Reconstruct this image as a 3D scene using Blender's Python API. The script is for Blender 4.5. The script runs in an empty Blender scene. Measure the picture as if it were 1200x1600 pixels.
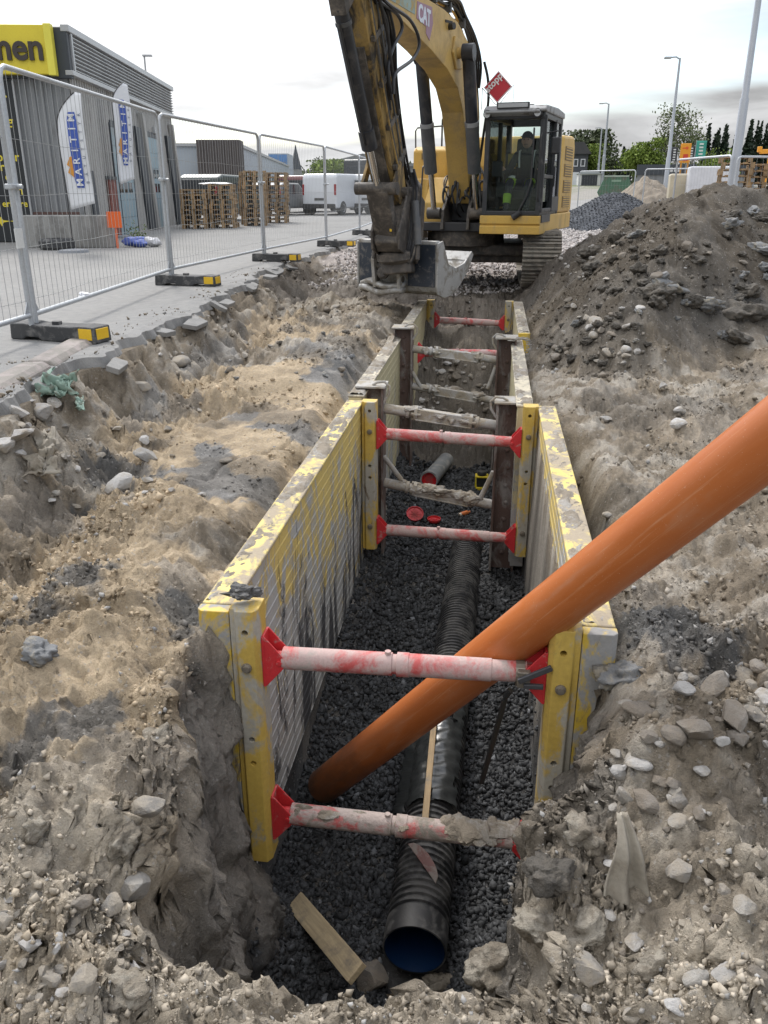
import bpy, bmesh, math, random
import numpy as np
from mathutils import Vector, Matrix, Euler

PI = math.pi
R = math.radians
scene = bpy.context.scene
C = scene.collection
random.seed(7)
rng = np.random.default_rng(11)

# ------------------------------------------------------------------ camera, sky, sun, exposure
CAM_Z = 1.15                       # street level is z = 0, the trench runs along +Y
PITCH, YAW, FPX = 21.114, 7.2, 1300.0
cam_d = bpy.data.cameras.new('camera')
cam_d.sensor_fit = 'VERTICAL'
cam_d.sensor_height = 24.0
cam_d.lens = 24.0 * FPX / 1600.0
cam_d.clip_start = 0.05
cam_d.clip_end = 6000
cam = bpy.data.objects.new('camera', cam_d)
C.objects.link(cam)
cam.location = (0, 0, CAM_Z)
cam.rotation_euler = (R(90 - PITCH), 0, R(YAW))
scene.camera = cam

SUN_EL, SUN_AZ = R(48), R(-30)     # azimuth from +Y towards +X
sun_dir = Vector((math.sin(SUN_AZ) * math.cos(SUN_EL), math.cos(SUN_AZ) * math.cos(SUN_EL), math.sin(SUN_EL)))

world = bpy.data.worlds.new('World')
scene.world = world
world.use_nodes = True
wn, wl = world.node_tree.nodes, world.node_tree.links
wn.clear()
def wnode(t, **kw):
    n = wn.new(t)
    for k, v in kw.items():
        setattr(n, k, v)
    return n
def wmath(op, a, b=None, c=None, clamp=False):
    n = wnode('ShaderNodeMath', operation=op, use_clamp=clamp)
    for i, s in enumerate((a, b, c)):
        if s is None: continue
        if isinstance(s, (int, float)): n.inputs[i].default_value = s
        else: wl.new(s, n.inputs[i])
    return n.outputs[0]
sky = wnode('ShaderNodeTexSky', sky_type='NISHITA', sun_disc=False)
sky.sun_elevation = SUN_EL
sky.sun_rotation = SUN_AZ
sky.air_density = 1.0
sky.dust_density = 1.0
geo = wnode('ShaderNodeTexCoord')
sep = wnode('ShaderNodeSeparateXYZ')
wl.new(geo.outputs['Generated'], sep.inputs[0])
zc = wmath('ADD', wmath('MAXIMUM', sep.outputs[2], 0.0), 0.14)
px_ = wmath('DIVIDE', sep.outputs[0], zc)
py_ = wmath('DIVIDE', sep.outputs[1], zc)
comb = wnode('ShaderNodeCombineXYZ')
wl.new(px_, comb.inputs[0]); wl.new(py_, comb.inputs[1])
n1 = wnode('ShaderNodeTexNoise'); n1.inputs['Scale'].default_value = 0.9; n1.inputs['Detail'].default_value = 7; n1.inputs['Roughness'].default_value = 0.55
n1.inputs['Distortion'].default_value = 0.4
wl.new(comb.outputs[0], n1.inputs['Vector'])
mp = wnode('ShaderNodeMapping'); mp.inputs['Location'].default_value = (7.3, 3.1, 0); mp.inputs['Scale'].default_value = (0.35, 0.55, 1)
wl.new(comb.outputs[0], mp.inputs['Vector'])
n2 = wnode('ShaderNodeTexNoise'); n2.inputs['Scale'].default_value = 1.0; n2.inputs['Detail'].default_value = 4
wl.new(mp.outputs[0], n2.inputs['Vector'])
# cover: nearly everything is cloud, thin gaps show the blue sky
cov = wmath('MULTIPLY_ADD', n2.outputs['Fac'], 5.0, -1.55, clamp=True)
# cloud brightness: white to light grey, brighter towards the veiled sun
tone = wmath('MULTIPLY_ADD', n1.outputs['Fac'], 13.0, -2.3)
dotn = wnode('ShaderNodeVectorMath', operation='DOT_PRODUCT')
wl.new(geo.outputs['Generated'], dotn.inputs[0]); dotn.inputs[1].default_value = sun_dir
glow = wmath('MULTIPLY', wmath('POWER', wmath('MAXIMUM', dotn.outputs['Value'], 0.0), 4.5), 9.5)
tone = wmath('MULTIPLY', tone, wmath('MULTIPLY_ADD', wmath('MAXIMUM', sep.outputs[2], 0.0), 1.75, 0.43))   # an overcast sky is brighter overhead than at the horizon
tone = wmath('ADD', tone, glow)
ccol = wnode('ShaderNodeVectorMath', operation='SCALE'); ccol.inputs[0].default_value = (0.985, 0.99, 1.0)
wl.new(tone, ccol.inputs['Scale'])
mix = wnode('ShaderNodeMix', data_type='RGBA')
wl.new(cov, mix.inputs['Factor'])
wl.new(sky.outputs[0], mix.inputs[6]); wl.new(ccol.outputs[0], mix.inputs[7])
bg = wnode('ShaderNodeBackground'); bg.inputs['Strength'].default_value = 0.13
wl.new(mix.outputs[2], bg.inputs['Color'])
wo = wnode('ShaderNodeOutputWorld'); wl.new(bg.outputs[0], wo.inputs['Surface'])

sun_l = bpy.data.lights.new('sun', 'SUN')
sun_l.energy = 1.5
sun_l.angle = R(14)
sun_l.color = (1.0, 0.965, 0.91)
sun = bpy.data.objects.new('sun', sun_l)
C.objects.link(sun)
sun.rotation_euler = (-sun_dir).to_track_quat('-Z', 'Y').to_euler()
sun.location = (0, 0, 40)

vs = scene.view_settings
vs.view_transform = 'Standard'
vs.look = 'None'
vs.gamma = 1.0
vs.use_curve_mapping = False
vs.exposure = 0.84
scene.render.engine = 'CYCLES'
scene.cycles.use_denoising = True
scene.cycles.max_bounces = 6
scene.cycles.transparent_max_bounces = 16

# ------------------------------------------------------------------ helpers
class MB:
    """collects shapes; build() links them as ONE mesh object"""
    def __init__(s):
        s.v, s.f, s.m = [], [], []
    def add(s, vs_, fs, mi=0):
        o = len(s.v)
        s.v.extend([tuple(p) for p in vs_])
        s.f.extend([tuple(i + o for i in f) for f in fs])
        s.m.extend([mi] * len(fs))
        return s
    def box(s, c, d, rot=None, mi=0):
        x, y, z = d[0] / 2, d[1] / 2, d[2] / 2
        p = [Vector(q) for q in ((-x,-y,-z),(x,-y,-z),(x,y,-z),(-x,y,-z),(-x,-y,z),(x,-y,z),(x,y,z),(-x,y,z))]
        if rot is not None:
            m = rot if isinstance(rot, Matrix) else Euler(rot).to_matrix()
            p = [m @ q for q in p]
        c = Vector(c)
        return s.add([q + c for q in p], [(0,3,2,1),(4,5,6,7),(0,1,5,4),(1,2,6,5),(2,3,7,6),(3,0,4,7)], mi)
    def bx(s, x0, x1, y0, y1, z0, z1, mi=0):
        return s.box(((x0+x1)/2, (y0+y1)/2, (z0+z1)/2), (abs(x1-x0), abs(y1-y0), abs(z1-z0)), None, mi)
    def hexa(s, p, mi=0):
        return s.add(p, [(0,3,2,1),(4,5,6,7),(0,1,5,4),(1,2,6,5),(2,3,7,6),(3,0,4,7)], mi)
    def bar(s, p0, p1, w, h, up=(0,0,1), mi=0):
        p0, p1 = Vector(p0), Vector(p1)
        d = (p1 - p0).normalized(); up = Vector(up)
        a = d.cross(up)
        if a.length < 1e-4: a = d.cross(Vector((1,0,0)))
        a.normalize(); b = a.cross(d).normalized()
        q = []
        for p in (p0, p1):
            for sx, sz in ((-1,-1),(1,-1),(1,1),(-1,1)):
                q.append(p + a * sx * w / 2 + b * sz * h / 2)
        return s.add(q, [(0,1,2,3),(7,6,5,4),(0,4,5,1),(1,5,6,2),(2,6,7,3),(3,7,4,0)], mi)
    def lathe(s, prof, p0, axis, n=16, mi=0, caps=True):
        p0 = Vector(p0); d = Vector(axis).normalized()
        a = d.orthogonal().normalized(); b = d.cross(a)
        vs_, fs = [], []
        for t, r in prof:
            for k in range(n):
                g = 2 * PI * k / n
                vs_.append(p0 + d * t + (a * math.cos(g) + b * math.sin(g)) * r)
        for i in range(len(prof) - 1):
            for k in range(n):
                k2 = (k + 1) % n
                fs.append((i*n+k, i*n+k2, (i+1)*n+k2, (i+1)*n+k))
        if caps:
            fs.append(tuple(reversed(range(n))))
            fs.append(tuple((len(prof)-1)*n + k for k in range(n)))
        return s.add(vs_, fs, mi)
    def cyl(s, p0, p1, r, r2=None, n=12, mi=0, caps=True):
        p0, p1 = Vector(p0), Vector(p1)
        L = (p1 - p0).length
        return s.lathe([(0, r), (L, r if r2 is None else r2)], p0, p1 - p0, n, mi, caps)
    def tube(s, pts, r, n=8, mi=0, caps=True):
        pts = [Vector(p) for p in pts]
        rs = r if isinstance(r, (list, tuple)) else [r] * len(pts)
        ref = None
        vs_, fs = [], []
        for i, p in enumerate(pts):
            d = (pts[min(i+1, len(pts)-1)] - pts[max(i-1, 0)]).normalized()
            if ref is None: ref = d.orthogonal().normalized()
            a = (ref - d * ref.dot(d))
            a = a.normalized() if a.length > 1e-5 else d.orthogonal().normalized()
            ref = a
            b = d.cross(a)
            for k in range(n):
                g = 2 * PI * k / n
                vs_.append(p + (a * math.cos(g) + b * math.sin(g)) * rs[i])
        for i in range(len(pts) - 1):
            for k in range(n):
                k2 = (k + 1) % n
                fs.append((i*n+k, i*n+k2, (i+1)*n+k2, (i+1)*n+k))
        if caps:
            fs.append(tuple(reversed(range(n))))
            fs.append(tuple((len(pts)-1)*n + k for k in range(n)))
        return s.add(vs_, fs, mi)
    def prism(s, poly, o, u, v, w, mi=0):
        """polygon (a,b) in the plane o + a*u + b*v, extruded by the vector w"""
        o, u, v, w = Vector(o), Vector(u), Vector(v), Vector(w)
        n = len(poly)
        bot = [o + u * a + v * b for a, b in poly]
        top = [p + w for p in bot]
        fs = [tuple(reversed(range(n))), tuple(range(n, 2*n))] + [(i, (i+1) % n, n + (i+1) % n, n + i) for i in range(n)]
        return s.add(bot + top, fs, mi)
    def sphere(s, c, r, n=10, m=7, mi=0, sc=(1,1,1)):
        c = Vector(c); vs_, fs = [], []
        for j in range(1, m):
            t = PI * j / m
            for k in range(n):
                g = 2 * PI * k / n
                vs_.append(c + Vector((math.sin(t)*math.cos(g)*r*sc[0], math.sin(t)*math.sin(g)*r*sc[1], math.cos(t)*r*sc[2])))
        top, bot = len(vs_), len(vs_) + 1
        vs_ += [c + Vector((0,0,r*sc[2])), c - Vector((0,0,r*sc[2]))]
        for j in range(m - 2):
            for k in range(n):
                k2 = (k+1) % n
                fs.append((j*n+k, (j+1)*n+k, (j+1)*n+k2, j*n+k2))
        for k in range(n):
            k2 = (k+1) % n
            fs.append((top, k, k2)); fs.append((bot, (m-2)*n+k2, (m-2)*n+k))
        return s.add(vs_, fs, mi)
    def mesh(s, name):
        me = bpy.data.meshes.new(name)
        me.from_pydata([tuple(p) for p in s.v], [], s.f)
        if any(s.m): me.polygons.foreach_set('material_index', s.m)
        bm = bmesh.new(); bm.from_mesh(me)
        bmesh.ops.recalc_face_normals(bm, faces=bm.faces)
        bm.to_mesh(me); bm.free()
        return me
    def build(s, name, mats, parent=None, smooth=False, bevel=0, loc=(0,0,0), rot=(0,0,0), seg=2):
        return link(name, s.mesh(name), mats, parent, smooth, bevel, loc, rot, seg)

def link(name, me, mats, parent=None, smooth=False, bevel=0, loc=(0,0,0), rot=(0,0,0), seg=2):
    if not isinstance(mats, (list, tuple)): mats = [mats]
    if not me.materials:
        for m in mats: me.materials.append(m)
    if smooth:
        me.polygons.foreach_set('use_smooth', [True] * len(me.polygons))
        if smooth != 'all':
            try: me.set_sharp_from_angle(angle=R(38))
            except Exception: pass
    o = bpy.data.objects.new(name, me)
    C.objects.link(o)
    o.location = loc; o.rotation_euler = rot
    if parent is not None: o.parent = parent
    if bevel:
        b = o.modifiers.new('edge', 'BEVEL'); b.width = bevel; b.segments = seg; b.limit_method = 'ANGLE'; b.angle_limit = R(35)
    return o

def tag(o, label=None, cat=None, group=None, kind=None):
    if label: o['label'] = label
    if cat: o['category'] = cat
    if group: o['group'] = group
    if kind: o['kind'] = kind
    return o
def thing(name, label, cat, loc=(0,0,0), rz=0, group=None):
    o = bpy.data.objects.new(name, None)
    C.objects.link(o)
    o.empty_display_size = 0.1
    o.location = loc; o.rotation_euler = (0, 0, rz)
    return tag(o, label, cat, group)
def copy_tree(o, parent=None):
    c = o.copy(); C.objects.link(c)
    if parent is not None: c.parent = parent
    for ch in list(o.children): copy_tree(ch, c)
    return c

# ------------------------------------------------------------------ materials
def material(name):
    m = bpy.data.materials.new(name); m.use_nodes = True
    nt = m.node_tree; nt.nodes.clear()
    out = nt.nodes.new('ShaderNodeOutputMaterial'); b = nt.nodes.new('ShaderNodeBsdfPrincipled')
    nt.links.new(b.outputs[0], out.inputs['Surface'])
    return m, nt, b
class NT:
    def __init__(s, nt): s.nt = nt
    def n(s, t, **kw):
        q = s.nt.nodes.new(t)
        for k, v in kw.items(): setattr(q, k, v)
        return q
    def l(s, a, b): s.nt.links.new(a, b)
    def pos(s, scale=(1,1,1), obj=False):
        if obj: o = s.n('ShaderNodeTexCoord').outputs['Object']
        else: o = s.n('ShaderNodeNewGeometry').outputs['Position']
        mp = s.n('ShaderNodeMapping'); mp.inputs['Scale'].default_value = scale
        s.l(o, mp.inputs['Vector'])
        return mp.outputs[0]
    def noise(s, vec, scale, detail=4, rough=0.6, dist=0.0):
        q = s.n('ShaderNodeTexNoise'); q.inputs['Scale'].default_value = scale; q.inputs['Detail'].default_value = detail
        q.inputs['Roughness'].default_value = rough; q.inputs['Distortion'].default_value = dist
        s.l(vec, q.inputs['Vector'])
        return q.outputs['Fac']
    def ramp(s, fac, lo, hi):
        q = s.n('ShaderNodeMapRange'); q.inputs['From Min'].default_value = lo; q.inputs['From Max'].default_value = hi
        s.l(fac, q.inputs['Value'])
        return q.outputs[0]
    def mix(s, fac, a, b, mode='MIX'):
        q = s.n('ShaderNodeMix', data_type='RGBA', blend_type=mode)
        for sock, i in ((fac, 'Factor'), (a, 6), (b, 7)):
            if isinstance(sock, (int, float)): q.inputs[i].default_value = sock
            elif isinstance(sock, (tuple, list)): q.inputs[i].default_value = (*sock[:3], 1)
            else: s.l(sock, q.inputs[i])
        return q.outputs[2]
    def math(s, op, a, b=None, clamp=False):
        q = s.n('ShaderNodeMath', operation=op, use_clamp=clamp)
        for i, k in enumerate((a, b)):
            if k is None: continue
            if isinstance(k, (int, float)): q.inputs[i].default_value = k
            else: s.l(k, q.inputs[i])
        return q.outputs[0]
    def bump(s, h, strength, dist, bsdf, normal=None):
        q = s.n('ShaderNodeBump'); q.inputs['Strength'].default_value = strength; q.inputs['Distance'].default_value = dist
        s.l(h, q.inputs['Height'])
        if normal is not None: s.l(normal, q.inputs['Normal'])
        if bsdf is not None: s.l(q.outputs[0], bsdf.inputs['Normal'])
        return q.outputs[0]

def paint(name, col, rough=0.5, var=0.12, dirt=None, amount=0.35, dscale=4.0, stretch=(1,1,1), bump=0.15, bscale=60.0, metal=0.0,
          dirt2=None, amount2=0.2, bdist=0.004, edge=0.12, spec=0.5):
    """painted or bare surface: base colour, slow tone variation, patchy dirt of one or two colours, fine relief"""
    m, nt, b = material(name); t = NT(nt)
    p = t.pos(stretch)
    slow = t.noise(p, 1.7, 3)
    c = t.mix(t.ramp(slow, 0.3, 0.7), tuple(x * (1 - var) for x in col), tuple(min(1, x * (1 + var)) for x in col))
    rsock = None
    if dirt is not None:
        nz = t.noise(p, dscale, 8, 0.68, 0.5)
        k = t.ramp(nz, 0.62 - amount * 0.5, 0.62 - amount * 0.5 + edge)
        c = t.mix(k, c, dirt)
        rsock = t.math('MULTIPLY_ADD', k, 0.9 - rough)
        rsock.node.inputs[2].default_value = rough
    if dirt2 is not None:
        mp = t.n('ShaderNodeMapping'); mp.inputs['Location'].default_value = (13.7, 5.1, 9.2); t.l(p, mp.inputs['Vector'])
        k2 = t.ramp(t.noise(mp.outputs[0], dscale * 1.6, 8, 0.7, 0.8), 0.62 - amount2 * 0.5, 0.62 - amount2 * 0.5 + edge)
        c = t.mix(k2, c, dirt2)
    fine = t.noise(t.pos(), bscale, 5, 0.65)
    c = t.mix(0.35, c, t.mix(t.ramp(fine, 0.3, 0.7), (0.35, 0.35, 0.35), (0.65, 0.65, 0.65)), 'OVERLAY')
    t.l(c, b.inputs['Base Color'])
    if rsock is not None: t.l(rsock, b.inputs['Roughness'])
    else: b.inputs['Roughness'].default_value = rough
    b.inputs['Metallic'].default_value = metal
    b.inputs['Specular IOR Level'].default_value = spec
    if bump: t.bump(fine, bump, bdist, b)
    return m
def plain(name, col, rough=0.5, metal=0.0, spec=0.5, var=0.06):
    return paint(name, col, rough, var, bump=0.05, metal=metal, spec=spec)

SOIL_D = (0.17, 0.15, 0.125)
CLAY_G = (0.30, 0.295, 0.285)
BLACKC = (0.045, 0.045, 0.047)
M = {}
M['yellow_box'] = paint('weathered yellow steel paint', (0.58, 0.40, 0.05), 0.5, 0.15, CLAY_G, 0.29, 6.0, (1, 1, 0.5), 0.3, 45,
                        dirt2=(0.17, 0.13, 0.09), amount2=0.08, edge=0.07)
M['yellow_post'] = paint('yellow steel post paint', (0.54, 0.37, 0.08), 0.55, 0.16, (0.37, 0.345, 0.29), 0.28, 5.0, (1, 1, 0.5), 0.3, 50,
                         dirt2=(0.17, 0.13, 0.09), amount2=0.03, edge=0.07)
M['red_strut'] = paint('dusty red strut paint', (0.46, 0.075, 0.07), 0.55, 0.12, (0.45, 0.325, 0.30), 0.44, 7.0, (1, 1, 1), 0.35, 90,
                       dirt2=(0.36, 0.325, 0.29), amount2=0.17, edge=0.14)
M['mud_strut'] = paint('strut caked in grey mud', (0.45, 0.09, 0.085), 0.6, 0.12, (0.40, 0.33, 0.30), 0.46, 6.0, (1, 1, 1), 0.6, 60,
                       dirt2=(0.24, 0.21, 0.175), amount2=0.22, edge=0.1, bdist=0.01)
M['red_bracket'] = paint('red bracket paint', (0.52, 0.03, 0.035), 0.45, 0.1, (0.38, 0.3, 0.27), 0.10, 14.0, (1, 1, 1), 0.2, 90)
M['grey_strut'] = paint('clay covered grey strut', (0.36, 0.345, 0.32), 0.8, 0.15, (0.30, 0.26, 0.20), 0.35, 8.0, (1, 1, 1), 0.5, 70, dirt2=(0.12, 0.115, 0.11), amount2=0.05)
M['rust_post'] = paint('brown rusty steel post', (0.115, 0.075, 0.062), 0.7, 0.2, (0.25, 0.235, 0.22), 0.22, 6.0, (1, 1, 0.4), 0.3, 70, dirt2=(0.06, 0.05, 0.045), amount2=0.1)
M['steel_bolt'] = paint('dirty bolt steel', (0.24, 0.21, 0.17), 0.5, 0.2, metal=0.6, bump=0.3)
M['mud'] = paint('grey brown mud', (0.25, 0.215, 0.17), 0.95, 0.25, (0.33, 0.31, 0.28), 0.3, 9.0, bump=0.9, bscale=55, bdist=0.012, spec=0.2)
M['mud_dark'] = paint('dark wet clay', (0.085, 0.082, 0.078), 0.65, 0.3, (0.16, 0.155, 0.15), 0.25, 12.0, bump=0.8, bscale=50, bdist=0.012)
M['steel_rope'] = paint('steel chain', (0.3, 0.28, 0.25), 0.55, 0.2, metal=0.5)
# ------------------------------------------------------------------ terrain: noise tools
def _hash(ix, iy, seed):
    h = (ix.astype(np.int64) * 374761393 + iy.astype(np.int64) * 668265263 + seed * 974711) & 0xFFFFFFFF
    h = ((h ^ (h >> 13)) * 1274126177) & 0xFFFFFFFF
    h = ((h ^ (h >> 16)) * 2246822519) & 0xFFFFFFFF
    return ((h ^ (h >> 15)) & 0xFFFFFF) / float(0xFFFFFF)
def vnoise(x, y, seed=0):
    ix, iy = np.floor(x), np.floor(y)
    fx, fy = x - ix, y - iy
    fx = fx*fx*fx*(fx*(fx*6-15)+10); fy = fy*fy*fy*(fy*(fy*6-15)+10)
    a = _hash(ix, iy, seed); b = _hash(ix+1, iy, seed); c = _hash(ix, iy+1, seed); d = _hash(ix+1, iy+1, seed)
    return (a*(1-fx)+b*fx)*(1-fy) + (c*(1-fx)+d*fx)*fy - 0.5
def fbm(x, y, seed=0, o=4, g=0.5):
    s = 0; a = 1.0; c, si = math.cos(0.7), math.sin(0.7)
    for k in range(o):
        s = s + vnoise(x, y, seed + k*17) * a
        x, y = (x*c - y*si) * 2.03, (x*si + y*c) * 2.03
        a *= g
    return s
def worley(x, y, seed=0):
    ix, iy = np.floor(x), np.floor(y)
    best = np.full(np.shape(x), 9.0); idv = np.zeros(np.shape(x))
    for dx in (-1, 0, 1):
        for dy in (-1, 0, 1):
            jx, jy = ix+dx, iy+dy
            qx = jx + _hash(jx, jy, seed); qy = jy + _hash(jx, jy, seed+5)
            d = np.hypot(x-qx, y-qy)
            k = d < best
            best = np.where(k, d, best); idv = np.where(k, _hash(jx, jy, seed+9), idv)
    return best, idv
def sst(a, b, x):
    t = np.clip((x-a)/(b-a), 0, 1)
    return t*t*(3-2*t)

EDGE_Y = [-4, 0, 4.3, 5.5, 8.2, 11, 14, 19, 25, 40]
EDGE_X = [-2.45, -2.5, -2.74, -2.95, -3.0, -3.32, -3.55, -3.4, -3.4, -3.4]
def edge_x(y):
    return np.interp(y, EDGE_Y, EDGE_X) + 0.16*fbm(np.asarray(y)*1.3, np.asarray(y)*0+3.3, 91, 4)
FLOOR = -2.22
def bell(x, y, cx, cy, rx, ry, a=0.0):
    ca, sa = math.cos(a), math.sin(a)
    u = ((x-cx)*ca + (y-cy)*sa)/rx; v = (-(x-cx)*sa + (y-cy)*ca)/ry
    return np.sqrt(u*u + v*v)
MB_X = [0.2, 0.5, 0.9, 1.35, 2.0, 3.2, 5.0, 8.0]
MB_Y = [9.6, 8.9, 7.95, 7.65, 8.1, 9.2, 10.2, 11.0]
def mound(x, y):
    """the big spoil heap right of the trench: tipped earth lying at its own slope"""
    wob = 0.30*fbm(x*0.8, y*0.8, 17, 3)
    yb = np.interp(x, MB_X, MB_Y)
    pl = [(x-0.42+0.03*(y-10)+wob*0.6)*0.80, (y-yb+wob)*0.58, (15.2-y+wob)*0.62, (9.2-x)*0.6, 1.50 + 0.28*fbm(x*1.1, y*1.1, 19, 3) + 0*x]
    k = 5.5
    h = -np.log(sum(np.exp(-k*np.clip(q, -3, 3)) for q in pl))/k
    return np.clip(h, 0, None)
def ground_base(x, y):
    """everything but the trench hole, metres above the street"""
    e = edge_x(y)
    t = x - e
    pit = -0.47 + 0.05*sst(5, 9, y) + 0.14*sst(11.5, 14.5, y)
    pit = pit - 0.10*sst(-1.8, -0.6, x)*sst(2.6, 1.2, y)
    pit = pit + 0.10*fbm(x*0.9, y*0.9, 3, 3)
    scarp = -0.16 - 0.30*sst(0.02, 0.5, t) + 0.02
    left = np.where(t < 0, -0.09, scarp)
    left = np.where(t < 0, left, left*(1-sst(0.3, 1.4, t)) + pit*sst(0.3, 1.4, t))
    z = left
    # tan clay benches between the street and the box
    z = z + 0.07*sst(0.35, 0.6, fbm(x*1.1+5, y*0.8, 23, 3)+0.45)*sst(0.4, 0.9, t)*sst(-0.9, -1.25, x)
    # right-hand side
    rise = 0.16*sst(0.9, 2.2, x)*sst(4.5, 2.2, y) + 0.1*sst(1.2, 3.5, x)
    z = np.where(x > 0.35, pit + rise, z)
    m = mound(x, y)*sst(0.35, 0.9, x)
    z = z + m
    # back area behind the machine: crushed rock at street level
    back = sst(15.5, 19, y)
    zb = -0.10 + 0.04*fbm(x*0.6, y*0.6, 41, 3)
    z = np.where((t > 0), z*(1-back*np.clip(1-m*1.5, 0, 1)) + zb*back*np.clip(1-m*1.5, 0, 1), z)
    z = z - 0.30*np.exp(-(((x+0.4)/1.1)**2 + ((y-13.1)/0.55)**2))
    # void along the outside of the box
    z = z - 0.45*np.exp(-((x-0.6)/0.10)**2)*sst(3.6, 4.4, y)*sst(6.4, 5.2, y)
    z = z - 0.12*np.exp(-((x+1.2)/0.10)**2)*sst(2.6, 3.4, y)*sst(12.5, 11, y)
    # foreground falls towards the hole
    z = z - 0.16*sst(1.15, 1.62, y)*sst(-1.1, -0.6, x)*sst(0.75, 0.3, x)
    return z
def trench_mask(x, y):
    wob = 0.10*fbm(x*2.3+y*2.3, y*2.7-x, 61, 3)
    near = sst(2.9, 2.7, y)
    xl = -1.04 + near*(-0.06 + 0.4*wob + (0.22 + 0.6*wob)*sst(2.55, 2.0, y))
    wl_ = 0.035 + near*0.17
    xr = 0.40 + near*(0.12 + 0.6*wob - (0.27 - 0.6*wob)*sst(2.6, 2.05, y))
    wr = 0.035 + near*0.26
    ml = (x - xl)/wl_; mr = (xr - x)/wr
    mn = (y - (1.52 + wob*1.2))/0.62
    mf = (12.75 - y)/0.5
    m = np.minimum(np.minimum(ml, mr), np.minimum(mn, mf))
    return np.clip(m, 0, 1)
def trench_floor(x, y):
    f = FLOOR + 0.24*sst(3.6, 7.2, y) + 0.05*fbm(x*1.5, y*1.2, 71, 3)
    f = f - 0.07*np.exp(-((x+0.2)/0.16)**4)*sst(2.5, 2.75, y)*sst(6.5, 5, y)
    ramp = sst(9.3, 12.6, y)
    f = f*(1-ramp) + (-0.95)*ramp
    # soil left in the corners at the feet of the plates
    f = f + 0.25*sst(-0.72, -1.0, x)*sst(3.0, 5.5, y) + 0.12*sst(0.22, 0.4, x)
    # clay that slumped round the near right post
    f = f + 1.02*np.exp(-(((x-0.46)/0.26)**2 + ((y-2.62)/0.32)**2))
    f = f + 1.25*np.exp(-(((x+1.12)/0.27)**2 + ((y-2.58)/0.36)**2))
    f = f + 0.35*np.exp(-(((x+0.82)/0.25)**2 + ((y-1.95)/0.3)**2))
    return f
def ground_z(x, y):
    x = np.asarray(x, float); y = np.asarray(y, float)
    m = trench_mask(x, y)
    return ground_base(x, y)*(1-m) + trench_floor(x, y)*m

# grid: fine near the camera, coarser far away
def spaced(a, b, f):
    o = [a]
    while o[-1] < b: o.append(o[-1] + f(o[-1]))
    return o
cols = [q for q in np.arange(-2.6, 2.0, 0.0135) if not (-1.05 < q < -0.68 or 0.06 < q < 0.46)] + list(np.arange(-1.05, -0.68, 0.0045)) + list(np.arange(0.06, 0.46, 0.0045))
cols = sorted([-2.6 - (q) for q in spaced(0.02, 1.9, lambda t: 0.02 + t*0.012)] + cols + [2.0 + q for q in spaced(0.02, 12, lambda t: 0.02 + t*0.03)])
rows = spaced(-3.0, 0.9, lambda t: 0.12) + spaced(1.0, 36.0, lambda t: max(0.0125, 0.0056*t))
gx, gy = np.meshgrid(np.array(cols), np.array(rows))
XMIN, XMAX, YMIN, YMAX = min(cols), max(cols), min(rows), max(rows)
mask = trench_mask(gx, gy)
gz = ground_z(gx, gy)
slope_clear = (gx > edge_x(gy)) .astype(float)
on_street = 1 - slope_clear
# relief: clods, pebbly ground, cracked clay
w1, id1 = worley(gx*5.0 + 0.6*fbm(gx*3, gy*3, 8, 2), gy*5.0, 4)
w2, id2 = worley(gx*13.0, gy*13.0, 14)
w3, id3 = worley(gx*29.0, gy*29.0, 24)
smoothness = sst(-0.10, 0.10, fbm(gx*0.75 + 3, gy*0.62, 33, 3)) * sst(-0.85, -1.15, gx) * sst(9.0, 7.0, gy) * (1 - sst(2.2, 1.8, gy))
smoothness = 0.9*np.clip(smoothness, 0, 1)*sst(0.5, 1.0, gx - edge_x(gy))
near_rough = 0.80 + 0.5*sst(0.6, 1.2, gx)*sst(4.2, 2.6, gy) + 0.35*sst(2.4, 1.7, gy)
moundf = np.clip(mound(gx, gy)*2, 0, 1)
rough = (near_rough*(1-0.05*moundf) + 0.7*sst(1.3, 0.5, gx-edge_x(gy))) * (1 - 0.85*smoothness) * slope_clear
rel = 0.085*fbm(gx*2.6, gy*2.6, 5, 5, 0.55)
rel = rel + 0.050*np.clip(0.55-w1, -0.2, 0.5)*(id1 > 0.45) * 1.5
rel = rel + 0.022*np.clip(0.6-w2, -0.1, 0.35)*(id2 > 0.55) * 1.4 + 0.008*np.clip(0.6-w3, 0, 0.4)*2*(id3 > 0.5)
rel = rel + 0.045*fbm(gx*11, gy*11, 55, 5, 0.65) - 0.05*np.abs(fbm(gx*5.5, gy*5.5, 57, 4, 0.6)) - 0.03*np.abs(fbm(gx*17, gy*17, 59, 3, 0.6))
qn = fbm(gx*2.4+0.3*gy, gy*2.4, 401, 5, 0.55); qm = fbm(gx*7, gy*7, 403, 4, 0.55)
rel = rel + 0.20*(np.floor(qn*9)/9 - qn*0.55) + 0.05*(np.floor(qm*7)/7 - qm*0.4)   # broken faces and steps
flt = (1-mask)
back = sst(15.5, 18, gy)
gz = gz + rel*rough*np.where((mask > 0.98) & (gy < 9.4), 0.35, 1.0)*(1-0.5*back)*(1 + 0.9*sst(9.4, 10, gy)*(mask > 0.9))
gz = gz + (smoothness > 0.3)*slope_clear*(0.007*fbm(gx*28, gy*28, 83, 3) + 0.010*np.abs(fbm((gx*0.8+gy*0.6)*16, (gx*0.6-gy*0.8)*1.6, 85, 3)))
gz = gz + smoothness*(0.02*fbm(gx*4, gy*4, 77, 4) - 0.035*sst(0.05, 0.0, np.abs(fbm(gx*1.6, gy*1.6, 79, 3)))*sst(0.1, 0.3, fbm(gx*1.2, gy*1.2, 80, 2)+0.2))
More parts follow.
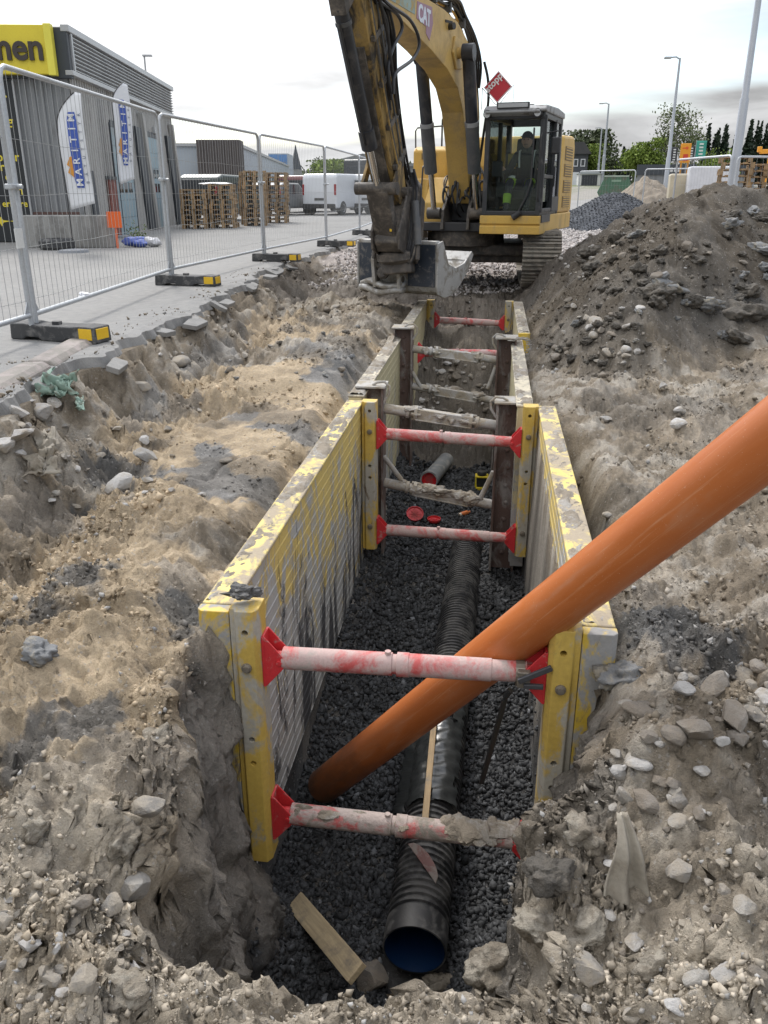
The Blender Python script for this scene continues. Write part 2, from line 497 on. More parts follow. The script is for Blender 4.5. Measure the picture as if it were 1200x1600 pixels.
# border meets the far land
bord = np.minimum.reduce([gx-XMIN, XMAX-gx, gy-YMIN, YMAX-gy])
kb = sst(1.2, 0.0, bord)
gz = gz*(1-kb) + (-0.09)*kb
# push the steep faces about sideways so they are not planes
dzx = np.gradient(gz, axis=1)/np.maximum(np.gradient(gx, axis=1), 1e-6)
dzy = np.gradient(gz, axis=0)/np.maximum(np.gradient(gy, axis=0), 1e-6)
steep = np.clip((np.hypot(dzx, dzy)-1.2)/2.5, 0, 1)*(gy < 2.9)
jx = (0.10*fbm(gy*4.5, gz*4.5, 101, 5, 0.6) + 0.05*(0.3-np.abs(fbm(gy*9, gz*9, 103, 3))))*steep
jy = 0.07*fbm(gx*5+gz*5, gz*5+gx*3, 111, 5, 0.6)*steep
px, py, pz = gx+jx, gy+jy, gz

# soil colours (the earth's own colours: tan sand, grey-brown fill, blue-grey clay, dark wet clay, crushed rock)
TAN = np.array([0.41, 0.325, 0.222]); BRN = np.array([0.245, 0.205, 0.155]); GRY = np.array([0.308, 0.278, 0.236])
BLU = np.array([0.185, 0.19, 0.195]); DRK = np.array([0.10, 0.098, 0.095]); ROCK = np.array([0.40, 0.36, 0.34]); BLK = np.array([0.045, 0.046, 0.05])
def lerp(c, k, d):
    return c*(1-k[..., None]) + d*k[..., None]
n_a = fbm(gx*1.4, gy*1.1, 201, 5); n_b = fbm(gx*2.2+9, gy*1.8, 211, 5); n_c = fbm(gx*5, gy*5, 221, 6, 0.6)
col = np.zeros(gx.shape + (3,)) + BRN
col = lerp(col, sst(-0.1, 0.35, n_c), GRY)
leftz = sst(-0.6, -0.95, gx)*(gx > edge_x(gy) + 0.25)
tank = sst(-0.09, 0.03, n_a + 0.30*smoothness + 0.12*sst(4.5, 2.5, gy) - 0.10*sst(-2.0, -2.8, gx))*leftz*sst(12.5, 10.5, gy)
col = lerp(col, tank*0.95, TAN)
blu = sst(0.13, 0.17, n_b)*leftz*sst(11, 9, gy)*(0.5+0.5*smoothness)
col = lerp(col, blu*0.9, BLU)
fg = sst(2.3, 1.6, gy)
col = lerp(col, fg*(0.55+0.4*sst(-0.2, 0.3, n_c)), np.array([0.385, 0.338, 0.272]))
rightz = sst(0.45, 0.6, gx)*(1-moundf)
col = lerp(col, rightz*sst(0.0, 0.3, n_a)*0.7*sst(14, 12, gy), np.array([0.32, 0.265, 0.20]))
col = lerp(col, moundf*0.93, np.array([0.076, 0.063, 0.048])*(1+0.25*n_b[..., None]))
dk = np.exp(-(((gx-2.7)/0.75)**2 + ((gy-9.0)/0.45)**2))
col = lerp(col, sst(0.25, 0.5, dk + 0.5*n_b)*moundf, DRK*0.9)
col = lerp(col, back*(1-moundf)*slope_clear, ROCK)
# inside the hole: fresh damp grey earth, black clay low down
hole = sst(0.03, 0.25, mask)
col = lerp(col, hole*0.9, np.array([0.225, 0.205, 0.178])*(1 + 0.5*fbm(gy*3, gz*3, 231, 4)[..., None]))
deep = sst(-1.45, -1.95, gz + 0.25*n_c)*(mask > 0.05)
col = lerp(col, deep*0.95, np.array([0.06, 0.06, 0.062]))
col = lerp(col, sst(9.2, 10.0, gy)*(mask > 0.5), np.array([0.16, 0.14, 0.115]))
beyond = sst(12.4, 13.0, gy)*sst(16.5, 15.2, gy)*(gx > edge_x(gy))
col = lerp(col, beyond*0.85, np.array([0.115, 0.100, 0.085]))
wet = sst(0.18, 0.23, fbm(gx*1.7+4, gy*1.5, 241, 5))*(gx > edge_x(gy)+0.2)*(1-fg)*(1-back)
col = lerp(col, wet*0.55, np.array([0.125, 0.113, 0.098]))
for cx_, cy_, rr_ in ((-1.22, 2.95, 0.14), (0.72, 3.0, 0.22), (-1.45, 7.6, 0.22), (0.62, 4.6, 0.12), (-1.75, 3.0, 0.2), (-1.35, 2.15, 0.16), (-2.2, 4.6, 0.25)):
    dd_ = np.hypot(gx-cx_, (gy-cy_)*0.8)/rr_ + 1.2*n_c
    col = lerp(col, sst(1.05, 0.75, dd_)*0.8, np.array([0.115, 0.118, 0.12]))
col = col*(1 + 0.5*n_c[..., None])
col = np.clip(col, 0.02, 0.7)

ny, nx = gx.shape
verts = np.stack([px, py, pz], -1).reshape(-1, 3)
ii = np.arange(ny*nx).reshape(ny, nx)
quads = np.stack([ii[:-1, :-1], ii[:-1, 1:], ii[1:, 1:], ii[1:, :-1]], -1).reshape(-1, 4)
def big_mesh(name, verts, faces):
    me = bpy.data.meshes.new(name)
    nv, nf, k = len(verts), len(faces), faces.shape[1]
    me.vertices.add(nv); me.vertices.foreach_set('co', verts.astype(np.float32).ravel())
    me.loops.add(nf*k); me.loops.foreach_set('vertex_index', faces.astype(np.int32).ravel())
    me.polygons.add(nf); me.polygons.foreach_set('loop_start', np.arange(0, nf*k, k, dtype=np.int32))
    try: me.polygons.foreach_set('loop_total', np.full(nf, k, dtype=np.int32))
    except Exception: pass
    me.update(calc_edges=True)
    return me
def set_col(me, c, name='tone'):
    a = me.color_attributes.new(name, 'FLOAT_COLOR', 'POINT')
    d = np.ones((len(c), 4), np.float32); d[:, :3] = c
    a.data.foreach_set('color', d.ravel())

def soil_material():
    m, nt, b = material('dug soil'); t = NT(nt)
    a = t.n('ShaderNodeVertexColor'); a.layer_name = 'tone'
    p = t.pos()
    f1 = t.noise(p, 38, 7, 0.7); f2 = t.noise(p, 170, 4, 0.7)
    c = t.mix(0.55, a.outputs[0], t.mix(t.ramp(f1, 0.28, 0.72), (0.30, 0.30, 0.30), (0.72, 0.71, 0.69)), 'OVERLAY')
    c = t.mix(0.45, c, t.mix(t.ramp(f2, 0.3, 0.7), (0.32, 0.32, 0.32), (0.70, 0.70, 0.70)), 'OVERLAY')
    v = t.n('ShaderNodeTexVoronoi'); v.inputs['Scale'].default_value = 46; v.inputs['Randomness'].default_value = 1
    t.l(p, v.inputs['Vector'])
    spk = t.math('MULTIPLY', t.ramp(v.outputs['Distance'], 0.34, 0.26), t.math('GREATER_THAN', t.noise(p, 21, 2), 0.56))
    c = t.mix(t.math('MULTIPLY', spk, 0.4), c, (0.42, 0.40, 0.37))
    t.l(c, b.inputs['Base Color'])
    b.inputs['Roughness'].default_value = 0.92
    b.inputs['Specular IOR Level'].default_value = 0.25
    h = t.math('ADD', t.math('MULTIPLY', f1, 0.7), t.math('MULTIPLY', f2, 0.3))
    t.bump(h, 1.0, 0.03, b)
    return m
M['soil'] = soil_material()
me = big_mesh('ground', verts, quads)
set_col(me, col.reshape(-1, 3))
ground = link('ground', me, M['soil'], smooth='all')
tag(ground, kind='structure')
from mathutils.bvhtree import BVHTree
def grid_z(x, y):
    """height of the finished ground surface at a point"""
    j = min(max(int(np.searchsorted(cols, x)), 1), nx-1); i = min(max(int(np.searchsorted(rows, y)), 1), ny-1)
    return float(pz[i, j])
BVH = BVHTree.FromPolygons([tuple(v) for v in verts.tolist()], [tuple(q) for q in quads.tolist()])
def view_ray(pxx, pyy):
    """direction in which the photograph shows a point (pixels of the 1200 x 1600 picture)"""
    u, v = (pxx-600)/FPX, (pyy-800)/FPX
    th, ps = R(PITCH), R(YAW)
    Yf, D = math.cos(th) - v*math.sin(th), math.sin(th) + v*math.cos(th)
    return Vector((u*math.cos(ps) - Yf*math.sin(ps), u*math.sin(ps) + Yf*math.cos(ps), -D))
def on_ground(pxx, pyy):
    d = view_ray(pxx, pyy).normalized()
    hit = BVH.ray_cast(Vector((0, 0, CAM_Z)), d)
    return hit[0], hit[1], hit[3]
def at_y(pxx, pyy, y):
    d = view_ray(pxx, pyy); k = y/d.y
    return Vector((d.x*k, y, CAM_Z + d.z*k))

# the far land round the dug area, one sheet with a gentle rise behind
def far_z(x, y):
    r = max(0.0, min(1.0, (y-36.5)/50.0)); r = r*r*(3-2*r)
    s = max(0.0, min(1.0, (x+1.0)/7.0))
    return -0.09 + 1.75*r*s + (0.6*max(0, (y-90))/400 if y > 90 else 0)
def far_land():
    xs = sorted(set([-1500, -700, -350, -180, -90, -50, -30, -18, -10, XMIN, XMAX, 18, 24, 32, 45, 70, 120, 250, 600, 1500] + [round(XMIN + (XMAX-XMIN)*k/8, 4) for k in range(1, 8)]))
    ys = sorted(set([-800, -300, -100, -40, -15, YMIN, YMAX, 40, 44, 48, 53, 58, 64, 70, 76, 84, 92, 120, 200, 400, 900, 2500] + [round(YMIN + (YMAX-YMIN)*k/8, 4) for k in range(1, 8)]))
    b = MB(); vi = {}
    for j, y in enumerate(ys):
        for i, x in enumerate(xs):
            vi[i, j] = len(b.v); b.v.append((x, y, far_z(x, y)))
    for j in range(len(ys)-1):
        for i in range(len(xs)-1):
            if xs[i] >= XMIN-1e-6 and xs[i+1] <= XMAX+1e-6 and ys[j] >= YMIN-1e-6 and ys[j+1] <= YMAX+1e-6: continue
            b.f.append((vi[i, j], vi[i+1, j], vi[i+1, j+1], vi[i, j+1])); b.m.append(0)
    m, nt, bs = material('gravelly verge and grass'); t = NT(nt)
    p = t.pos()
    c = t.mix(t.ramp(t.noise(p, 0.07, 4), 0.45, 0.58), (0.24, 0.225, 0.20), (0.11, 0.135, 0.05))
    c = t.mix(0.4, c, t.mix(t.noise(p, 6, 6), (0.3, 0.3, 0.3), (0.7, 0.7, 0.7)), 'OVERLAY')
    t.l(c, bs.inputs['Base Color']); bs.inputs['Roughness'].default_value = 0.95
    t.bump(t.noise(p, 9, 6), 0.6, 0.1, bs)
    return tag(b.build('terrain', m, smooth='all'), kind='structure')
far_land()

# street asphalt on the left: a slab with a broken edge towards the pit
def asphalt_material():
    m, nt, b = material('worn asphalt'); t = NT(nt)
    p = t.pos()
    big = t.noise(p, 0.5, 5, 0.6, 0.6); f = t.noise(p, 130, 4, 0.7); mid = t.noise(p, 9, 6, 0.65)
    c = t.mix(t.ramp(big, 0.35, 0.65), (0.165, 0.163, 0.158), (0.225, 0.222, 0.216))
    c = t.mix(t.ramp(mid, 0.35, 0.75), c, (0.265, 0.257, 0.242))
    c = t.mix(0.6, c, t.mix(f, (0.15, 0.15, 0.15), (0.85, 0.85, 0.85)), 'OVERLAY')
    t.l(c, b.inputs['Base Color']); b.inputs['Roughness'].default_value = 0.9
    t.bump(f, 0.5, 0.006, b)
    return m
M['asphalt'] = asphalt_material()
def street():
    ys = spaced(-3.5, 36.0, lambda t: 0.016 if 2 < t < 20 else 0.12)
    ys = np.array(ys)
    e = edge_x(ys) - 0.05 + 0.16*(vnoise(ys*3.3, ys*0+1.5, 303)) + 0.05*(vnoise(ys*9, ys*0+2.5, 304)) + 0.025*(vnoise(ys*27, ys*0+2.5, 307))
    b = MB(); n = len(ys)
    zt = 0.0
    for y, x in zip(ys, e):
        wob = 0.012*float(vnoise(np.array(y*9.0), np.array(4.0), 305))
        xb = x + 0.03 + 0.05*float(vnoise(np.array(y*11.0), np.array(7.0), 306))
        b.v += [(-60, y, zt), (x-0.8, y, zt), (x-0.10, y, zt-0.002), (x, y, zt-0.02+wob), (xb, y, zt-0.10+wob), (xb-0.5, y, zt-0.14)]
    k = 6
    for i in range(n-1):
        for j in range(k-1):
            b.f.append((i*k+j, i*k+j+1, (i+1)*k+j+1, (i+1)*k+j)); b.m.append(0)
    # farther on, the yard in front of the warehouses
    o = len(b.v)
    b.v += [(-60, 36, zt), (-3.4, 36, zt), (0.5, 60, zt+0.02), (3, 110, zt+0.02), (-60, 110, zt)]
    b.f.append((o, o+1, o+2, o+3, o+4)); b.m.append(0)
    ob = b.build('road', M['asphalt'])
    return tag(ob, kind='structure')
street()
# light concrete road on the right, leading to the houses behind
rb = MB()
prev = None
for y, x0, x1 in ((36.3, 1.2, 5.0), (44, 2.4, 5.6), (53, 3.6, 6.6), (64, 4.4, 8.2), (76, 5.0, 10.0), (84, 5.2, 12.0)):
    a = len(rb.v)
    rb.v += [(x0, y, far_z(x0, y)+0.02), (x1, y, far_z(x1, y)+0.02)]
    if prev is not None: rb.f.append((prev, prev+1, a+1, a)); rb.m.append(0)
    prev = a
tag(rb.build('side_road', M['asphalt']), kind='structure')
# ------------------------------------------------------------------ rock shapes (shared mesh data)
def rock_mesh(name, seed, sub=3, flat=1.0, cuts=9, lump=0.12, depth=(0.5, 0.85)):
    r = random.Random(seed)
    bm = bmesh.new()
    bmesh.ops.create_icosphere(bm, subdivisions=sub, radius=1.0)
    pl_ = []
    for k in range(cuts):
        n = Vector((r.gauss(0,1), r.gauss(0,1), r.gauss(0,1))).normalized()
        pl_.append((n, r.uniform(*depth)))
    ph = [r.uniform(0, 9) for _ in range(6)]
    sx, sy, sz = r.uniform(0.85, 1.25), r.uniform(0.7, 1.0), r.uniform(0.5, 0.8)*flat
    for v in bm.verts:
        p = v.co.copy()
        for n, o in pl_:
            e = p.dot(n) - o
            if e > 0: p -= n*e*0.94
        k = 1 + lump*(math.sin(p.x*3.1+ph[0])*math.sin(p.y*2.7+ph[1]) + 0.6*math.sin(p.z*5+ph[2])*math.sin(p.x*6+ph[3]) + 0.35*math.sin(p.y*11+ph[4])*math.sin(p.z*10+ph[5]))
        p *= k
        v.co = Vector((p.x*sx, p.y*sy, p.z*sz))
    me = bpy.data.meshes.new(name); bm.to_mesh(me); bm.free()
    return me
def stone_material(name, a, b2, dust=(0.33, 0.29, 0.235), damount=0.3):
    m, nt, b = material(name); t = NT(nt)
    p = t.pos()
    info = t.n('ShaderNodeObjectInfo')
    c = t.mix(info.outputs['Random'], a, b2)
    c = t.mix(0.6, c, t.mix(t.noise(p, 34, 6, 0.7), (0.25, 0.25, 0.25), (0.75, 0.75, 0.75)), 'OVERLAY')
    # dust settled on the stones from the earth they lay in
    c = t.mix(t.ramp(t.noise(p, 11, 6, 0.7), 0.62-damount*0.5, 0.78-damount*0.5), c, dust)
    t.l(c, b.inputs['Base Color']); b.inputs['Roughness'].default_value = 0.9; b.inputs['Specular IOR Level'].default_value = 0.3
    t.bump(t.noise(p, 60, 6, 0.75), 0.8, 0.015, b)
    return m
M['stone'] = stone_material('grey field stone', (0.23, 0.215, 0.195), (0.36, 0.34, 0.31), damount=0.42)
M['stone_dark'] = stone_material('dark earth-covered stone', (0.16, 0.145, 0.125), (0.26, 0.235, 0.205), (0.21, 0.18, 0.145), 0.45)
M['stone_white'] = stone_material('pale broken stone', (0.34, 0.325, 0.305), (0.47, 0.455, 0.435), damount=0.30)

def crust(b, x0, x1, y0, y1, z, seed, thick=0.03, cover=0.0, step=0.014):
    """a broken skin of dried mud lying on a level strip"""
    xs = np.arange(x0, x1+1e-6, max(step, (x1-x0)/14)); ys = np.arange(y0, y1+1e-6, step if y1-y0 < 1 else step*1.6)
    X, Y = np.meshgrid(xs, ys)
    h = fbm(X*9, Y*3.2, seed, 4) + 0.5*fbm(X*40, Y*40, seed+7, 3) + cover
    edge = np.minimum(1, np.minimum((X-x0), (x1-X))/0.012)
    H = np.clip(h, 0, 0.5)*2*thick*edge
    o = len(b.v); n, m = X.shape
    b.v += [(float(X[i,j]), float(Y[i,j]), z - 0.003 + float(H[i,j])) for i in range(n) for j in range(m)]
    for i in range(n-1):
        for j in range(m-1):
            if H[i,j]+H[i+1,j]+H[i,j+1]+H[i+1,j+1] > 0.006:
                b.f.append((o+i*m+j, o+i*m+j+1, o+(i+1)*m+j+1, o+(i+1)*m+j)); b.m.append(0)
def lump(name, c, s, seed, mat_, parent, rot=0.0):
    me = rock_mesh(name, seed, 3, 1.0, 4, 0.28)
    o = link(name, me, mat_, parent, smooth=True, loc=c, rot=(random.uniform(0,1), 0, rot))
    o.scale = s
    return o

# panel inner face: yellow steel smeared with grey clay in upright streaks and black scrapes
def panel_material(name, base, clay, k_clay, k_black):
    m, nt, b = material(name); t = NT(nt)
    p = t.pos((1, 1.9, 0.9)); q = t.pos((1, 3.4, 0.9)); s = t.pos()
    c = t.mix(t.noise(p, 1.2, 3), tuple(x*0.82 for x in base), tuple(min(1, x*1.12) for x in base))
    sp = t.n('ShaderNodeSeparateXYZ'); t.l(s, sp.inputs[0])
    low = t.math('MULTIPLY', t.math('ADD', sp.outputs[2], 0.85), -0.16)
    far = t.math('MULTIPLY', t.math('SUBTRACT', sp.outputs[1], 4.6), -0.035)
    k = t.ramp(t.math('ADD', t.math('ADD', t.noise(p, 1.9, 9, 0.72, 1.6), low), far), 0.60-k_clay*0.35, 0.67-k_clay*0.35)
    c = t.mix(k, c, t.mix(t.noise(s, 9, 5), tuple(x*0.8 for x in clay), tuple(x*1.15 for x in clay)))
    k3 = t.ramp(t.noise(s, 6.5, 7, 0.72, 0.4), 0.56, 0.62)
    c = t.mix(t.math('MULTIPLY', k3, 0.55), c, (0.36, 0.30, 0.20))
    k2 = t.ramp(t.math('ADD', t.noise(q, 0.95, 10, 0.74, 1.4), t.math('MULTIPLY', low, 0.6)), 0.64-k_black*0.35, 0.70-k_black*0.35)
    c = t.mix(k2, c, (0.05, 0.05, 0.052))
    f = t.noise(s, 80, 5, 0.7)
    c = t.mix(0.4, c, t.mix(f, (0.3, 0.3, 0.3), (0.7, 0.7, 0.7)), 'OVERLAY')
    t.l(c, b.inputs['Base Color']); b.inputs['Roughness'].default_value = 0.7
    h = t.math('ADD', t.math('MULTIPLY', k, 0.5), t.math('MULTIPLY', f, 0.25))
    h = t.math('ADD', h, t.math('MULTIPLY', k2, 0.7))
    t.bump(h, 0.6, 0.012, b)
    return m
M['panel'] = panel_material('clay smeared yellow panel', (0.60, 0.45, 0.14), (0.395, 0.39, 0.37), 0.42, 0.17)
M['panel_old'] = panel_material('grey smeared pale panel', (0.50, 0.44, 0.27), (0.36, 0.36, 0.355), 0.50, 0.10)
M['cap'] = paint('worn yellow top edge', (0.66, 0.52, 0.14), 0.6, 0.15, (0.33, 0.275, 0.20), 0.42, 9.0, (1, 0.6, 1), 0.4, 60, dirt2=(0.10, 0.09, 0.08), amount2=0.14)
M['cap_old'] = paint('worn pale top edge', (0.52, 0.46, 0.34), 0.7, 0.15, (0.30, 0.27, 0.22), 0.4, 9.0, (1, 0.6, 1), 0.4, 60, dirt2=(0.08, 0.08, 0.08), amount2=0.12)

def panel(box, side, xin, y0, y1, ztop, zbot, mat_, cap_, thick=0.125, row=0.074, seed=0):
    """one plate wall; side = -1 left of the trench, +1 right. xin = inner face"""
    s = side
    core = MB()
    a, bb = xin + s*0.018, xin + s*thick
    core.bx(min(a, bb), max(a, bb), y0, y1, zbot, ztop-0.02)
    p = core.build('panel', mat_, box, bevel=0.006)
    cp = MB()
    a2, b2 = xin - s*0.004, xin + s*(thick+0.006)
    cp.bx(min(a2, b2), max(a2, b2), y0-0.002, y1+0.002, ztop-0.02, ztop)
    cp.build('top_rail', cap_, p, bevel=0.008)
    n = int((ztop-0.03-zbot)/row)
    sm = None
    for k in range(n):
        z1 = ztop - 0.024 - k*row
        if sm is None:
            b = MB()
            # a cold-rolled profile: slightly dished with a lip on its lower edge
            prof = [(0.0, 0.0), (0.008, -0.001), (0.0105, -0.004), (0.0095, -0.012), (0.0095, -(row-0.008)), (0.012, -(row-0.005)), (0.012, -(row-0.003)), (0.0, -(row-0.001))]
            b.prism([(-s*q0, q1) for q0, q1 in prof], (xin + s*0.018, y0+0.003, 0), (1,0,0), (0,0,1), (0, y1-y0-0.006, 0))
            o = b.build('slat', mat_, p); sm = o
            o.location.z = z1
        else:
            o = sm.copy(); C.objects.link(o); o.parent = p; o.location.z = z1
    cr = MB(); crust(cr, min(a2, b2)+0.004, max(a2, b2)-0.004, y0+0.02, y1-0.02, ztop, 500+seed, 0.022, -0.02 if mat_ is M['panel'] else 0.08)
    tag(cr.build('mud_crust', M['mud'], p, smooth='all'), kind='stuff')
    return p

def hat_post(box, side, xin, y0, y1, ztop, zbot, face_dir, mat_, holes, bolts):
    """rolled steel end post standing on the inner side of a panel; face_dir -1 faces the camera"""
    s = side
    w = 0.118; d = y1-y0
    xo = xin + s*w
    poly = [(xin, y0+0.03), (xin + s*0.018, y0), (xin + s*0.088, y0), (xin + s*0.098, y0+0.022), (xo, y0+0.022), (xo, y1), (xin, y1)]
    b = MB(); b.prism(poly, (0, 0, zbot), (1,0,0), (0,1,0), (0,0,ztop-zbot))
    o = b.build('post', mat_, box, bevel=0.004)
    if holes:
        h = MB()
        for z in holes: h.cyl((xin + s*0.052, y0-0.03, z), (xin + s*0.052, y0+0.05, z), 0.0135, n=14)
        cut = h.mesh('cutter')
        co = bpy.data.objects.new('cutter', cut); C.objects.link(co)
        bo = o.modifiers.new('holes', 'BOOLEAN'); bo.object = co; bo.operation = 'DIFFERENCE'; bo.solver = 'EXACT'
        dg = bpy.context.evaluated_depsgraph_get(); dg.update()
        nm = bpy.data.meshes.new_from_object(o.evaluated_get(dg))
        old = o.data; o.modifiers.clear(); o.data = nm
        bpy.data.objects.remove(co); bpy.data.meshes.remove(cut)
    for z in bolts:
        q = MB(); c = (xin + s*0.052, y0, z)
        q.lathe([(0, 0.021), (0.010, 0.021), (0.012, 0.015), (0.020, 0.014), (0.021, 0.0)], c, (0,-1,0), 14, caps=False)
        q.build('bolt', M['steel_bolt'], o, smooth=True)
    return o

def red_strut(box, xl, xr, y, zl, zr, mat_=None, joint=0.47, r=0.047, muddy=False, seed=0, spread=0.115):
    mat_ = mat_ or M['red_strut']
    pl_, pr_ = Vector((xl+0.075, y, zl)), Vector((xr-0.075, y, zr))
    d = pr_-pl_; L = d.length
    j = L*joint
    b = MB()
    b.lathe([(0, r*0.8), (0.004, r), (j-0.012, r), (j-0.010, r*0.86), (j+0.006, r*0.86), (j+0.008, r*1.06), (j+0.055, r*1.06), (j+0.058, r*1.0),
             (L*0.86, r*0.98), (L*0.862, r*0.9), (L, r*0.9)], pl_, d, 20)
    b.cyl(pl_ + d*0.44 + Vector((0,0,r)), pl_ + d*0.44 + Vector((0,0,r+0.012)), 0.013, n=8)
    st = b.build('strut', mat_, box, smooth=True)
    for s, x, z in ((1, xl, zl), (-1, xr, zr)):
        g = MB()
        for yy in (y-0.042, y+0.036):
            g.prism([(0, spread), (s*0.012, spread), (s*0.085, 0.026), (s*0.085, -0.03), (s*0.012, -spread), (0, -spread)], (x, yy, z), (1,0,0), (0,0,1), (0,0.008,0))
        g.bx(min(x, x+s*0.010), max(x, x+s*0.010), y-0.046, y+0.046, z-spread, z+spread)
        g.cyl((x+s*0.01, y, z), (x+s*0.10, y, z), r*0.62, n=12)
        g.cyl((x+s*0.07, y-0.05, z), (x+s*0.07, y+0.05, z), 0.012, n=8)
        g.build('bracket', M['red_bracket'], st, bevel=0.002)
    if muddy:
        rr = random.Random(seed)
        for k in range(44):
            t = rr.uniform(0.03, 0.98) if k < 22 else rr.uniform(0.70, 1.02)
            p = pl_ + d*t
            lump('mud_clod', (p.x, p.y-rr.uniform(-0.01, 0.03), p.z + r*0.75 + rr.uniform(-0.015, 0.004)), tuple(q*(1.0 if k < 22 else 1.7) for q in (rr.uniform(0.02, 0.05), rr.uniform(0.025, 0.04), rr.uniform(0.008, 0.020))), 900+seed+k % 6, M['mud'], st)
    return st

def yellow_box(name, label, xl, xr, y0, y1, ztop, zbot, zu, zl_, seed, old=False, low_near=True, low_far=True, near=True):
    box = thing(name, label, 'trench box', (0, 0, 0))
    pm_, cm = (M['panel_old'], M['cap_old']) if old else (M['panel'], M['cap'])
    for s, x in ((-1, xl-0.118), (1, xr+0.118)):
        panel(box, s, x, y0+0.02, y1-0.02, ztop, zbot, pm_, cm, seed=seed+int(s))
        # the plate's own smooth end piece beside the post
        e = MB()
        xo, xi = x + s*0.134, x + s*0.002
        e.prism([(xi, y0-0.045), (xo - s*0.02, y0-0.045), (xo, y0-0.025), (xo, y0+0.016), (xi, y0+0.016)], (0,0,zbot), (1,0,0), (0,1,0), (0,0,ztop-zbot-0.004))
        e.build('end_plate', M['yellow_box'], box, bevel=0.004)
    zt = ztop+0.012
    for s, x in ((-1, xl), (1, xr)):
        if near: hat_post(box, s, x, y0-0.065, y0+0.065, zt, ztop-1.24, -1, M['yellow_post'], [zt-0.095, zt-0.60, zt-0.72], [zu-0.005])
        hat_post(box, s, x, y1-0.13, y1-0.012, zt, ztop-1.24, -1, M['yellow_post'], [zt-0.07, zt-0.52, zt-0.62], [zu+0.01, zl_])
    red_strut(box, xl, xr, y0+0.02, zu, zu+0.01, muddy=0, seed=seed)
    if low_near: red_strut(box, xl, xr, y0+0.02, zl_, zl_-0.03, M['mud_strut'], muddy=1, seed=seed+3)
    red_strut(box, xl, xr, y1-0.07, zu-0.02, zu-0.05, muddy=0, seed=seed+5, joint=0.46)
    if low_far: red_strut(box, xl, xr, y1-0.07, zl_-0.05, zl_-0.07, muddy=0, seed=seed+7, joint=0.44)
    return box
yellow_box('trench_box', 'yellow steel trench box nearest the camera with four red struts, clay smeared', -0.858, 0.278, 2.87, 6.42, -0.40, -1.84, -0.635, -1.43, 10)
yellow_box('trench_box', 'far yellow trench box with red strut below the excavator bucket', -0.83, 0.20, 9.72, 12.62, -0.36, -1.8, -0.62, -1.35, 40, old=True, low_near=False, near=False)

